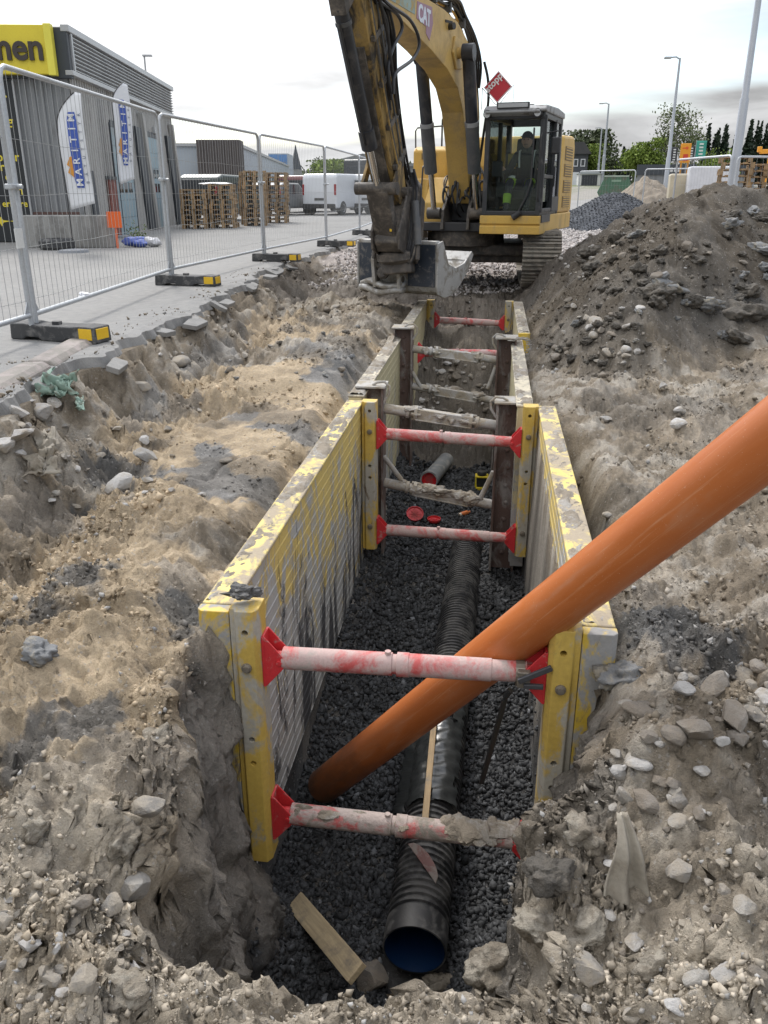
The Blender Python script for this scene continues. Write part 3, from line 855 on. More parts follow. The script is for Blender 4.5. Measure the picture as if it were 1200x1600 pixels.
# brown slide-post frame between the two yellow boxes
def brown_box():
    box = thing('trench_brace', 'brown riveted post frame with clay-grey spindle struts between the yellow boxes', 'trench brace')
    for s, x in ((-1, -0.985), (1, 0.235)):
        panel(box, s, x, 6.50, 9.62, -0.385 - (0.04 if s > 0 else 0), -1.82, M['panel_old'], M['cap_old'], seed=70+s)
    for y, zt, tilt in ((6.72, -0.36, 0.10), (9.28, -0.27, 0.09)):
        for s, x0, x1 in ((-1, -1.06, -0.85), (1, 0.08, 0.29)):
            zz = zt - (tilt if s > 0 else 0)
            b = MB()
            b.bx(x0+0.004, x1-0.004, y+0.02, y+0.06, -1.95, zz)          # web
            b.bx(x0, x0+0.018, y-0.06, y+0.14, -1.95, zz)
            b.bx(x1-0.018, x1, y-0.06, y+0.14, -1.95, zz)
            po = b.build('post', M['rust_post'], box, bevel=0.003)
            c = MB(); c.bx(x0-0.02, x1+0.02, y-0.08, y+0.16, zz, zz+0.018)
            c.build('cap_plate', M['grey_strut'], po, bevel=0.004)
            xm = (x0+x1)/2
            for k in range(9):
                q = MB(); z = zz - 0.10 - k*0.155
                q.lathe([(0, 0.020), (0.008, 0.019), (0.014, 0.012), (0.015, 0.0)], (xm + 0.012*(k % 2), y+0.02, z), (0,-1,0), 10, caps=False)
                q.build('rivet', M['rust_post'], po, smooth=True)
            # lifting shackle hanging over the cap
            h = MB(); xs = x1 if s < 0 else x0
            h.tube([(xs - s*0.0, y-0.03, zz-0.12), (xs - s*0.045, y-0.03, zz-0.05), (xs - s*0.05, y-0.03, zz+0.01), (xs - s*0.01, y-0.03, zz+0.05), (xs + s*0.05, y-0.03, zz+0.045), (xs + s*0.09, y-0.03, zz+0.02)], 0.011, 8)
            h.build('lifting_hook', M['grey_strut'], po, smooth=True)
    def spindle(p0, p1, mud, seed):
        p0, p1 = Vector(p0), Vector(p1); d = p1-p0; L = d.length; u = d.normalized()
        b = MB(); r = 0.042
        b.lathe([(0, r), (L*0.20, r), (L*0.20+0.004, r*1.25), (L*0.23, r*1.25), (L*0.235, r*0.9), (L*0.30, r*0.9)], p0, d, 16)
        st = b.build('strut', M['grey_strut'], box, smooth=True)
        b = MB(); b.lathe([(0, r*0.9), (L*0.05, r*0.9), (L*0.055, r*1.2), (L*0.085, r*1.2), (L*0.09, r), (L*0.24, r)], p0 + d*0.76, d, 16)
        b.build('strut_end', M['grey_strut'], st, smooth=True)
        cb = MB(); cb.bar(p0 + d*0.28, p0 + d*0.78, 0.075, 0.085)
        cb.bar(p0 + d*0.28 - Vector((0,0,0.045)), p0 + d*0.78 - Vector((0,0,0.045)), 0.11, 0.012)
        cb.build('sleeve', M['grey_strut'], st, bevel=0.008)
        for t in (0.27, 0.76):
            q = MB(); q.lathe([(0, 0.066), (0.03, 0.066)], p0 + d*t, u, 8)
            for a in (0.7, 2.3, 3.9, 5.4):
                n = u.orthogonal().normalized(); w = u.cross(n)
                c = p0 + d*t + (n*math.cos(a) + w*math.sin(a))*0.05
                q.cyl(c - u*0.02, c + u*0.06, 0.014, n=6)
            q.build('collar', M['grey_strut'], st, bevel=0.003)
        if mud:
            rr = random.Random(seed)
            for k in range(mud):
                t = rr.uniform(0.15, 0.85); p = p0 + d*t
                lump('mud_clod', (p.x, p.y-rr.uniform(-0.02, 0.04), p.z + rr.uniform(0.0, 0.045)), (rr.uniform(0.03, 0.09), rr.uniform(0.03, 0.05), rr.uniform(0.015, 0.035)), 930+k % 5, M['mud'], st)
        return st
    spindle((-0.85, 6.74, -0.545), (0.08, 6.74, -0.66), 12, 1)
    spindle((-0.85, 6.74, -1.20), (0.08, 6.74, -1.36), 34, 2)
    spindle((-0.85, 9.30, -0.50), (0.08, 9.30, -0.60), 3, 3)
    spindle((-0.85, 9.30, -0.92), (0.08, 9.30, -1.06), 10, 4)
    for p0, p1 in (((-0.85, 6.70, -0.95), (-0.70, 6.72, -1.16)), ((-0.85, 9.26, -0.75), (-0.74, 9.28, -0.95)), ((0.08, 9.26, -0.66), (0.0, 9.28, -0.92)), ((0.08, 6.70, -1.05), (-0.02, 6.72, -1.30))):
        b = MB(); b.cyl(p0, p1, 0.022, n=10); b.build('brace', M['grey_strut'], box, smooth=True)
    return box
brown_box()
# chain lying over the right-hand plate
ch = MB()
for k in range(16):
    t = k/15.0
    p = Vector((0.22 + 0.20*math.sin(t*2.2), 9.15 - 0.05*t, -0.36 + 0.03*math.sin(t*5) - (0.35*max(0, t-0.55)**1.2)))
    a = PI/2*(k % 2)
    pts = [p + Vector((0.028*math.cos(g), 0.014*math.sin(g)*math.cos(a), 0.014*math.sin(g)*math.sin(a))) for g in [2*PI*q/8 for q in range(9)]]
    ch.tube(pts, 0.005, 5, caps=False)
tag(ch.build('chain', M['steel_rope'], smooth=True), 'grey lifting chain draped over the right plate behind the brown post', 'chain')

# ------------------------------------------------------------------ pipes and small things in the trench
def rough_plastic(name, col, rough, dust, amt, coat=0.0, bump=0.08):
    m = paint(name, col, rough, 0.08, dust, amt, 14.0, (1,1,1), bump, 120, edge=0.3)
    return m
def pvc():
    m, nt, b = material('scuffed orange sewer pipe plastic'); t = NT(nt)
    o = t.pos((26, 26, 0.9), obj=True); o2 = t.pos((7, 7, 1.6), obj=True)
    streak = t.noise(o, 1.6, 7, 0.7); blotch = t.noise(o2, 1.2, 6, 0.65, 0.4); speck = t.noise(t.pos(obj=True), 150, 3, 0.7)
    c = t.mix(t.ramp(blotch, 0.3, 0.7), (0.42, 0.115, 0.026), (0.48, 0.148, 0.040))
    c = t.mix(t.math('MULTIPLY', t.ramp(streak, 0.57, 0.66), 0.45), c, (0.55, 0.30, 0.17))
    c = t.mix(t.math('MULTIPLY', t.ramp(blotch, 0.56, 0.72), 0.40), c, (0.38, 0.22, 0.14))
    c = t.mix(t.math('MULTIPLY', t.ramp(speck, 0.66, 0.70), 0.6), c, (0.55, 0.42, 0.32))
    # lower length darkened: trench mud, with the trench's shade painted into the colour
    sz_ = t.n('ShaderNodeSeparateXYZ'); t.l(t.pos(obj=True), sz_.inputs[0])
    mud_shade = t.ramp(t.math('ADD', t.math('MULTIPLY', sz_.outputs[2], -0.9), t.math('MULTIPLY', t.noise(t.pos((1, 1, 0.5), obj=True), 7, 7, 0.7), 1.5)), 0.05, 0.75)
    c = t.mix(t.math('MULTIPLY', mud_shade, 0.85), c, (0.085, 0.048, 0.030))
    t.l(c, b.inputs['Base Color'])
    r_ = t.math('MULTIPLY_ADD', t.ramp(blotch, 0.45, 0.7), 0.30); r_.node.inputs[2].default_value = 0.33
    t.l(r_, b.inputs['Roughness'])
    t.bump(t.math('ADD', t.math('MULTIPLY', streak, 0.5), t.math('MULTIPLY', speck, 0.4)), 0.12, 0.004, b)
    return m
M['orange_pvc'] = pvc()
M['black_pe'] = paint('black corrugated pipe plastic', (0.014, 0.014, 0.015), 0.58, 0.1, (0.085, 0.082, 0.078), 0.30, 7.0, bump=0.1, bscale=90)
M['blue_pe'] = plain('blue pipe lining', (0.005, 0.020, 0.062), 0.35)
M['red_plastic'] = paint('red plastic cap', (0.50, 0.016, 0.02), 0.4, 0.1, (0.30, 0.06, 0.055), 0.2, 9.0, bump=0.05)
M['grey_pvc'] = paint('grey pipe plastic', (0.19, 0.20, 0.205), 0.5, 0.1, (0.33, 0.32, 0.3), 0.3, 9.0, bump=0.1)
# orange pipe leaning over the right plate
P0, PM = Vector((-0.84, 3.87, -2.08)), Vector((0.352, 2.815, -0.222))
PD = PM-P0
op = thing('orange_pipe', 'long orange plastic sewer pipe leaning out of the trench over the right plate', 'pipe', P0)
b = MB(); L = PD.length*1.85
b.lathe([(0, 0.091), (0, 0.1), (L, 0.1), (L, 0.091), (0.0, 0.091)], (0,0,0), (0,0,1), 48, caps=False)
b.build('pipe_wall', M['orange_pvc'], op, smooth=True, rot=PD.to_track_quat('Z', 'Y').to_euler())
# black corrugated drain pipe on the trench floor
cp = thing('corrugated_pipe', 'black corrugated drain pipe with blue inside lying in the trench', 'pipe', (-0.215, 2.80, -2.065))
b = MB(); prof = [(0.0, 0.139), (0.0, 0.147), (0.13, 0.147), (0.135, 0.139)]
y = 0.14
while y < 4.6:
    prof += [(y, 0.133), (y+0.010, 0.135), (y+0.015, 0.146), (y+0.030, 0.146), (y+0.036, 0.135)]
    y += 0.042
b.lathe(prof, (0,0,0), (0.02, 1, 0.012), 36, caps=False)
b.build('pipe_wall', M['black_pe'], cp, smooth=True)
b = MB(); b.lathe([(0.002, 0.138), (0.05, 0.130), (2.2, 0.128), (2.21, 0.0)], (0,0,0), (0.02, 1, 0.012), 36, caps=False)
b.build('pipe_lining', M['blue_pe'], cp, smooth=True)
# capped pipe farther back
b0 = thing('capped_pipe', 'grey pipe stub closed with a round red cap on the gravel', 'pipe', (-0.60, 8.72, -1.84))
b = MB(); b.lathe([(0, 0.085), (0, 0.10), (0.12, 0.102), (0.13, 0.092), (0.9, 0.092)], (0,0,0), (0.16, 1, -0.05), 28, caps=False); b.build('pipe_wall', M['grey_pvc'], b0, smooth=True)
b = MB(); b.lathe([(0.012, 0.085), (0.012, 0.070), (0.03, 0.066), (0.03, 0.0)], (0,0,0), (0.16, 1, -0.05), 28, caps=False); b.build('cap', M['red_plastic'], b0, smooth=True)
def dish(name, label, p, r, tilt):
    t = thing(name, label, 'pipe cap', p)
    b = MB(); b.lathe([(0, 0.0), (0.0, r*0.8), (0.012, r*0.84), (0.016, r), (0.035, r), (0.035, r*0.92), (0.02, r*0.88), (0.014, 0.0)], (0,0,0), tilt, 26, caps=False)
    b.build('shell', M['red_plastic'], t, smooth=True)
    b = MB()
    for k in range(4):
        a = PI*k/4; n = Vector(tilt).normalized().orthogonal().normalized(); w = Vector(tilt).normalized().cross(n)
        v = n*math.cos(a) + w*math.sin(a); c = Vector(tilt).normalized()*0.018
        b.bar(c - v*r*0.8, c + v*r*0.8, 0.008, 0.006, tilt)
    b.build('rib', M['red_plastic'], t)
    return t
def floor_pt(pxx, pyy, lift=0.0):
    h, n, d = on_ground(pxx, pyy)
    return h + Vector((0, 0, lift))
dish('pipe_cap', 'larger round red cap lying on the gravel beside the left plate', floor_pt(648, 812, 0.05), 0.088, (0.1, -0.55, 0.8))
dish('pipe_cap', 'smaller round red cap lying flat on the gravel', floor_pt(678, 819, 0.03), 0.068, (0.0, -0.05, 1))
bt = thing('marker_bottle', 'small orange bottle lying on the gravel', 'bottle', floor_pt(725, 808, 0.03))
b = MB(); b.lathe([(0, 0.022), (0.07, 0.024), (0.09, 0.012), (0.105, 0.012)], (-0.03,0,0), (0.8, 0.5, 0.12), 14); b.build('body', plain('orange marker paint', (0.6, 0.17, 0.05), 0.4), bt, smooth=True)
b = MB(); b.cyl((-0.05,-0.012,-0.003), (-0.028, 0.001, 0.0), 0.019, n=12); b.build('cap', plain('white cap', (0.6, 0.5, 0.4), 0.5), bt, smooth=True)
# rotating laser level
p = floor_pt(752, 764, 0.0)
lv = thing('laser_level', 'yellow and black laser level standing on the gravel', 'laser level', p)
b = MB(); b.bx(-0.075, 0.075, -0.06, 0.06, 0.0, 0.035); b.bx(-0.075, 0.075, -0.06, 0.06, 0.145, 0.165)
b.build('base', plain('level yellow', (0.62, 0.47, 0.02), 0.45), lv, bevel=0.008)
b = MB()
for sx in (-1, 1):
    for sy in (-1, 1): b.bx(sx*0.065-0.008, sx*0.065+0.008, sy*0.05-0.008, sy*0.05+0.008, 0.03, 0.15)
b.build('cage', plain('level frame yellow', (0.66, 0.55, 0.03), 0.45), lv, bevel=0.003)
b = MB(); b.bx(-0.052, 0.052, -0.04, 0.04, 0.035, 0.145); b.build('body', plain('level black body', (0.02, 0.022, 0.02), 0.5), lv, bevel=0.006)
b = MB(); b.lathe([(0.165, 0.05), (0.19, 0.055), (0.21, 0.045), (0.215, 0.0)], (0,0,0), (0,0,1), 18); b.build('rotor_head', plain('level black head', (0.03, 0.03, 0.03), 0.35), lv, smooth=True)
# timber in the trench
def wood(name, col, dirt=(0.2, 0.17, 0.13), amt=0.25):
    m, nt, b = material(name); t = NT(nt)
    p = t.pos((1,1,1), obj=True)
    mp = t.n('ShaderNodeMapping'); mp.inputs['Scale'].default_value = (30, 2.0, 30); t.l(p, mp.inputs['Vector'])
    g = t.noise(mp.outputs[0], 2.0, 6, 0.6, 1.2)
    c = t.mix(t.ramp(g, 0.3, 0.7), tuple(x*0.68 for x in col), tuple(min(1, x*1.12) for x in col))
    c = t.mix(t.ramp(t.noise(t.pos(), 7, 6, 0.7), 0.62-amt*0.4, 0.8-amt*0.4), c, dirt)
    t.l(c, b.inputs['Base Color']); b.inputs['Roughness'].default_value = 0.75
    t.bump(g, 0.25, 0.003, b)
    return m
M['plank'] = wood('pale sawn timber', (0.46, 0.36, 0.22))
M['batten'] = wood('weathered batten', (0.34, 0.24, 0.13))
def timber(name, label, p0, p1, w, h, mat_, roll=0.0):
    p0, p1 = Vector(p0), Vector(p1); d = p1-p0
    b = MB(); b.box((0, d.length/2, 0), (w, d.length, h))
    o = b.build(name, mat_, bevel=0.003)
    o.location = p0
    o.rotation_euler = (d.to_track_quat('Y', 'Z').to_matrix() @ Matrix.Rotation(roll, 3, 'Y')).to_euler()
    return tag(o, label, 'timber')
timber('timber_plank', 'short pale plank leaning in the near left corner of the trench', at_y(462, 1408, 3.02), at_y(558, 1522, 2.50), 0.095, 0.03, M['plank'], 0.55)
timber('timber_batten', 'thin wooden batten lying along the top of the corrugated pipe', (-0.22, 3.42, -1.893), (-0.24, 4.75, -1.872), 0.035, 0.024, M['batten'])
# steel bar hanging from the near strut
b = MB(); q0, q1 = at_y(789, 1092, 2.93), at_y(752, 1224, 3.08)
b.bar(q0, q1, 0.022, 0.012); b.cyl(q0 + Vector((0,0,0.01)), q0 + Vector((0.02,-0.01,0.05)), 0.014, n=8)
tag(b.build('steel_bar', plain('black iron', (0.02, 0.02, 0.02), 0.5), bevel=0.002), 'thin black bar hanging below the right end of the upper near strut', 'bar')
cl_ = thing('lever_clamp', 'dark steel lever clamp fixed on the right end of the upper near strut', 'clamp', (0.19, 2.83, -0.62))
b = MB(); b.lathe([(0, 0.052), (0.035, 0.052)], (-0.03, 0.055, -0.01), (1, 0, 0), 18, caps=False); b.box((0.0, 0.0, 0.0), (0.05, 0.03, 0.07)); b.build('jaw', M['steel_bolt'], cl_, bevel=0.004)
b = MB(); b.bar((-0.02, -0.02, 0.0), (0.10, -0.03, 0.075), 0.018, 0.022); b.bar((0.0, -0.02, -0.02), (0.075, -0.025, -0.015), 0.016, 0.02); b.build('lever', plain('dark lever steel', (0.07, 0.07, 0.075), 0.5, 0.4), cl_, bevel=0.003)
# curved offcut on the pipe and dark plastic film over it
oc = MB()
pts = []
for k in range(15):
    t = k/14.0*2-1
    pts.append((t*0.125, 0.055*math.sqrt(max(0.0, 1-t*t)) - 0.02*t))
oc.prism(pts, (0,0,0), (1,0,0), (0,1,0), (0,0,0.008))
o = oc.build('plastic_offcut', paint('brown red plastic offcut', (0.12, 0.045, 0.035), 0.45, 0.1, (0.2, 0.17, 0.15), 0.3, 9), bevel=0.002)
o.location = (-0.215, 3.16, -1.908); o.rotation_euler = (0.30, 0.12, -0.75)
tag(o, 'half-round reddish brown plastic offcut lying on the corrugated pipe', 'offcut')
fl = MB(); n, m_ = 46, 26
for i in range(n):
    y = 3.62 + 1.15*i/(n-1)
    for j in range(m_):
        a = R(38 + 150*j/(m_-1))
        rr = 0.157 + 0.010*float(fbm(np.array(y*9.0), np.array(a*4.0), 401, 3)) + 0.006*math.sin(y*60 + a*5)
        fl.v.append((-0.21 + 0.02*(y-2.8) + math.cos(a)*rr*(1.0 + (0.35 if a > R(165) else 0)), y, -2.055 + 0.012*(y-2.8) + math.sin(a)*rr))
for i in range(n-1):
    for j in range(m_-1):
        if float(fbm(np.array(i*0.19), np.array(j*0.2), 402, 3)) > -0.30:
            fl.f.append((i*m_+j, i*m_+j+1, (i+1)*m_+j+1, (i+1)*m_+j)); fl.m.append(0)
tag(fl.build('plastic_film', plain('black plastic film', (0.022, 0.024, 0.024), 0.28), smooth='all'), 'torn black plastic film wrapped round the corrugated pipe', 'film')

# crushed stone on the trench floor: one mass of small dark chips
ICO = (lambda bm: (bmesh.ops.create_icosphere(bm, subdivisions=1, radius=1.0), np.array([v.co[:] for v in bm.verts]), np.array([[v.index for v in f.verts] for f in bm.faces])))(bmesh.new())[1:]
OCT = (np.array([(1,0,0),(-1,0,0),(0,1,0),(0,-1,0),(0,0,1),(0,0,-1)], float), np.array([(0,2,4),(2,1,4),(1,3,4),(3,0,4),(2,0,5),(1,2,5),(3,1,5),(0,3,5)]))
CUB = (np.array([(-1,-1,-1),(1,-1,-1),(1,1,-1),(-1,1,-1),(-1,-1,1),(1,-1,1),(1,1,1),(-1,1,1)], float)*0.72,
       np.array([(0,2,1),(0,3,2),(4,5,6),(4,6,7),(0,1,5),(0,5,4),(1,2,6),(1,6,5),(2,3,7),(2,7,6),(3,0,4),(3,4,7)]))
def pebbles(name, pos, size, colr, mat_, base=ICO, jit=0.33, seed=0, flat=0.75):
    g = np.random.default_rng(seed)
    n = len(pos); V, F = base
    k = len(V)
    v = V[None]*(1 + g.uniform(-jit, jit, (n, k, 1))) + g.uniform(-jit*0.4, jit*0.4, (n, k, 3))
    v = v*g.uniform(0.65, 1.25, (n, 1, 3))*np.array([1, 1, flat])
    q = g.normal(size=(n, 4)); q /= np.linalg.norm(q, axis=1)[:, None]
    w, x, y, z = q.T
    Rm = np.stack([1-2*(y*y+z*z), 2*(x*y-z*w), 2*(x*z+y*w), 2*(x*y+z*w), 1-2*(x*x+z*z), 2*(y*z-x*w), 2*(x*z-y*w), 2*(y*z+x*w), 1-2*(x*x+y*y)], -1).reshape(n, 3, 3)
    v = np.einsum('nij,nkj->nki', Rm, v)*size[:, None, None] + pos[:, None, :]
    f = (F[None] + (np.arange(n)*k)[:, None, None]).reshape(-1, 3)
    me = big_mesh(name, v.reshape(-1, 3), f)
    set_col(me, np.repeat(colr, k, axis=0))
    return link(name, me, mat_)
def chip_material(name, rough=0.6, spec=0.4):
    m, nt, b = material(name); t = NT(nt)
    a = t.n('ShaderNodeVertexColor'); a.layer_name = 'tone'
    c = t.mix(0.5, a.outputs[0], t.mix(t.noise(t.pos(), 60, 5, 0.7), (0.25, 0.25, 0.25), (0.75, 0.75, 0.75)), 'OVERLAY')
    t.l(c, b.inputs['Base Color']); b.inputs['Roughness'].default_value = rough; b.inputs['Specular IOR Level'].default_value = spec
    t.bump(t.noise(t.pos(), 120, 3), 0.3, 0.004, b)
    return m
M['chips'] = chip_material('wet dark crushed stone', 0.72, 0.3)
M['pebble'] = chip_material('loose pebbles and crumbs', 0.92, 0.25)
def lookup(xs, ys):
    j = np.clip(np.searchsorted(cols, xs), 1, nx-1); i = np.clip(np.searchsorted(rows, ys), 1, ny-1)
    return pz[i, j], i, j
n = 34000
ys = 2.45 + (9.7-2.45)*rng.random(n)**1.7; xs = rng.uniform(-1.02, 0.40, n)
zz, ii_, jj_ = lookup(xs, ys)
keep = (zz < -1.72) & ~((np.abs(xs + 0.215 - 0.02*(ys-2.8)) < 0.150) & (ys > 2.72) & (ys < 7.3) & (zz < -2.055 + 0.012*(ys-2.8) + 0.10))
xs, ys, zz = xs[keep], ys[keep], zz[keep]
sz = (0.0075 + 0.013*rng.random(len(xs))**2)*(0.8 + 0.07*ys)
tone = rng.uniform(0.020, 0.075, (len(xs), 1))*np.array([[0.97, 1.0, 1.05]])
tone[rng.random(len(xs)) < 0.03] *= 2.6
tag(pebbles('crushed_stone', np.stack([xs, ys, zz + sz*0.35], -1), sz, tone, M['chips'], CUB, 0.55, seed=5), 'dark crushed stone bedding covering the trench floor', 'gravel', kind='stuff')
# ------------------------------------------------------------------ excavator
M['cat_yellow'] = paint('dusty machine yellow', (0.55, 0.345, 0.075), 0.45, 0.08, (0.34, 0.26, 0.15), 0.22, 3.0, (1,1,0.7), 0.08, 60, dirt2=(0.14, 0.11, 0.08), amount2=0.0, edge=0.25)
M['boom_yellow'] = paint('worn boom yellow', (0.52, 0.34, 0.10), 0.5, 0.1, (0.30, 0.225, 0.13), 0.30, 2.5, (1,1,1), 0.1, 60, edge=0.3)
M['stick_yellow'] = paint('oily dirty stick paint', (0.36, 0.235, 0.075), 0.55, 0.2, (0.05, 0.042, 0.034), 0.37, 4.5, (1,1,0.5), 0.2, 60, dirt2=(0.20, 0.155, 0.10), amount2=0.1, edge=0.16)
M['machine_black'] = paint('machine black paint', (0.028, 0.028, 0.030), 0.45, 0.2, (0.12, 0.11, 0.10), 0.2, 7.0, bump=0.1, edge=0.3)
M['cyl_black'] = paint('black hydraulic barrel', (0.022, 0.024, 0.030), 0.4, 0.2, (0.11, 0.10, 0.09), 0.22, 5.0, bump=0.1, edge=0.3)
M['cyl_grey'] = paint('dark grey guard', (0.075, 0.077, 0.08), 0.5, 0.2, (0.15, 0.14, 0.13), 0.25, 5.0, bump=0.1, edge=0.3)
M['chrome'] = paint('hydraulic rod', (0.62, 0.62, 0.62), 0.22, 0.03, metal=1.0, bump=0.0)
M['rubber_hose'] = plain('black hose rubber', (0.016, 0.016, 0.018), 0.45)
M['grime'] = paint('greasy dirty cast steel', (0.055, 0.048, 0.042), 0.55, 0.3, (0.17, 0.145, 0.12), 0.3, 8.0, bump=0.5, bscale=45, bdist=0.01, edge=0.2)
M['bucket_grey'] = paint('scoured bucket steel', (0.42, 0.415, 0.40), 0.5, 0.15, (0.26, 0.235, 0.20), 0.30, 5.0, bump=0.25, metal=0.25)
M['bucket_navy'] = paint('navy black bucket paint', (0.028, 0.036, 0.050), 0.45, 0.2, (0.17, 0.16, 0.15), 0.16, 8.0, bump=0.15)
M['track_steel'] = paint('dusty track steel', (0.16, 0.145, 0.125), 0.6, 0.25, (0.30, 0.27, 0.225), 0.4, 7.0, bump=0.4, metal=0.3, dirt2=(0.055, 0.05, 0.045), amount2=0.1)
M['cab_black'] = paint('cab frame black', (0.030, 0.031, 0.034), 0.42, 0.15, (0.10, 0.095, 0.09), 0.12, 5, bump=0.05)
M['roof_grey'] = paint('cab roof grey', (0.27, 0.275, 0.28), 0.45, 0.1, (0.15, 0.14, 0.13), 0.2, 4, bump=0.05)
def glass(name, tint, refl=0.10, rough=0.02, haze=0.0):
    m = bpy.data.materials.new(name); m.use_nodes = True
    nt = m.node_tree; nt.nodes.clear(); t = NT(nt)
    out = t.n('ShaderNodeOutputMaterial')
    tr = t.n('ShaderNodeBsdfTransparent'); tr.inputs[0].default_value = (*tint, 1)
    gl = t.n('ShaderNodeBsdfGlossy'); gl.inputs['Roughness'].default_value = rough; gl.inputs[0].default_value = (0.95, 0.97, 1, 1)
    fr = t.n('ShaderNodeFresnel'); fr.inputs['IOR'].default_value = 1.45
    mx = t.n('ShaderNodeMixShader')
    t.l(t.math('ADD', fr.outputs[0], refl-0.04, clamp=True), mx.inputs[0]); t.l(tr.outputs[0], mx.inputs[1]); t.l(gl.outputs[0], mx.inputs[2])
    last = mx.outputs[0]
    if haze:
        df = t.n('ShaderNodeBsdfDiffuse'); df.inputs[0].default_value = (0.42, 0.40, 0.37, 1)
        m2 = t.n('ShaderNodeMixShader')
        k = t.math('MULTIPLY', t.ramp(t.noise(t.pos(), 5, 6, 0.7), 0.3, 0.8), haze)
        t.l(k, m2.inputs[0]); t.l(last, m2.inputs[1]); t.l(df.outputs[0], m2.inputs[2]); last = m2.outputs[0]
    t.l(last, out.inputs['Surface'])
    return m
M['cab_glass'] = glass('dusty cab glass', (0.91, 0.95, 0.94), 0.02, 0.02, 0.006)
M['cab_glass_low'] = glass('dusty greenish lower glass', (0.80, 0.89, 0.86), 0.03, 0.05, 0.06)
M['window_dark'] = paint('dark window glass', (0.03, 0.035, 0.04), 0.08, 0.1, bump=0, spec=0.8)

def text_mesh(body, size, extrude=0.004, offset=0.0, align='CENTER', space=1.0):
    cu = bpy.data.curves.new('txt', 'FONT')
    cu.body = body; cu.size = size; cu.extrude = extrude; cu.offset = offset; cu.align_x = align; cu.align_y = 'CENTER'; cu.space_character = space
    cu.resolution_u = 4
    o = bpy.data.objects.new('txt', cu); C.objects.link(o)
    dg = bpy.context.evaluated_depsgraph_get(); dg.update()
    me = bpy.data.meshes.new_from_object(o.evaluated_get(dg))
    bpy.data.objects.remove(o); bpy.data.curves.remove(cu)
    return me
def lettering(body, size, mat_, parent, o, u, v, extrude=0.004, offset=0.0, align='CENTER', name='lettering', space=1.0, sx=1.0):
    """flat raised letters: u = reading direction, v = up"""
    u, v = Vector(u).normalized(), Vector(v).normalized(); w = u.cross(v).normalized()
    me = text_mesh(body, size, extrude, offset, align, space)
    mt = Matrix((u*sx, v, w)).transposed().to_4x4(); mt.translation = Vector(o)
    me.transform(mt)
    me.materials.clear()
    return link(name, me, mat_, parent)

EA = R(13); ES = Vector((-0.5, 15.3, -0.30))
exc = thing('excavator', 'yellow crawler excavator with raised boom standing at the far end of the trench', 'excavator', ES, PI-EA)
def W(off, d, z): return Vector((-off, d, z + 0.30))
def exprism(name, poly, o0, o1, mat_, parent=exc, bevel=0.012, smooth=False):
    b = MB(); b.prism([(p[0], p[1]+0.30) for p in poly], (-o0, 0, 0), (0,1,0), (0,0,1), (-(o1-o0), 0, 0))
    return b.build(name, mat_, parent, bevel=bevel, smooth=smooth)
def exbox(name, o0, o1, d0, d1, z0, z1, mat_, parent=exc, bevel=0.012):
    b = MB(); b.bx(-o1, -o0, d0, d1, z0+0.30, z1+0.30)
    return b.build(name, mat_, parent, bevel=bevel)
def excyl(name, p0, p1, r, mat_, parent=exc, r2=None, n=18, bevel=0.0):
    b = MB(); b.cyl(W(*p0), W(*p1), r, r2, n)
    return b.build(name, mat_, parent, smooth=True, bevel=bevel)
def extube(name, pts, r, mat_, parent=exc, n=7, sm=True):
    P = [W(*p) for p in pts]
    if sm and len(P) > 2:
        Q = []
        for i in range(len(P)-1):
            a, b_, c, d = P[max(i-1,0)], P[i], P[i+1], P[min(i+2,len(P)-1)]
            for k in range(6):
                t = k/6
                Q.append(0.5*((2*b_) + (c-a)*t + (2*a-5*b_+4*c-d)*t*t + (3*b_-a-3*c+d)*t**3))
        Q.append(P[-1]); P = Q
    b = MB(); b.tube(P, r, n)
    return b.build(name, mat_, parent, smooth=True)

# --- undercarriage: tracks run along the trench, the upper works are swung to the side
UR = (0, 0, -(PI-EA))
shoe = MB()
shoe.box((0, 0, 0), (0.60, 0.178, 0.022))
for yy in (-0.065, 0.0, 0.062): shoe.box((0, yy, 0.026), (0.60, 0.022, 0.034))
shoe_me = shoe.mesh('shoe'); shoe_me.materials.append(M['track_steel'])
for x0 in (1.25, -1.12):
    tr = MB()
    ya, yb, rr, zc = -1.10, 1.75, 0.36, 0.42
    path = []
    for k in range(15): g = PI/2 + PI*k/14; path.append((ya + rr*math.cos(g), zc + rr*math.sin(g)))
    for k in range(15): g = -PI/2 + PI*k/14; path.append((yb + rr*math.cos(g), zc + rr*math.sin(g)))
    tr.prism([(a, b_) for a, b_ in path], (x0-0.17, 0, 0), (0,1,0), (0,0,1), (0.34, 0, 0))
    tro = tr.build('track', M['grime'], exc, rot=UR, bevel=0.01)
    # chain of shoes round the path
    Lst = yb-ya; R2 = rr+0.03; per = 2*Lst + 2*PI*R2; ns = int(per/0.184)
    for k in range(ns):
        s = per*k/ns
        if s < Lst: yy, zz_, a = ya+s, zc-R2, PI
        elif s < Lst+PI*R2: g = -PI/2 + (s-Lst)/R2; yy, zz_, a = yb+R2*math.cos(g), zc+R2*math.sin(g), g-PI/2
        elif s < 2*Lst+PI*R2: yy, zz_, a = yb-(s-Lst-PI*R2), zc+R2, 0
        else: g = PI/2 + (s-2*Lst-PI*R2)/R2; yy, zz_, a = ya+R2*math.cos(g), zc+R2*math.sin(g), g-PI/2
        o = bpy.data.objects.new('track_shoe', shoe_me); C.objects.link(o); o.parent = tro
        o.location = (x0, yy, zz_); o.rotation_euler = (a, 0, 0)
b = MB(); b.bx(-0.9, 1.0, -0.35, 1.3, 0.30, 0.62); b.bx(-0.95, 1.05, -0.5, -0.2, 0.42, 0.60); b.bx(-0.9, 1.0, 1.2, 1.6, 0.35, 0.60)
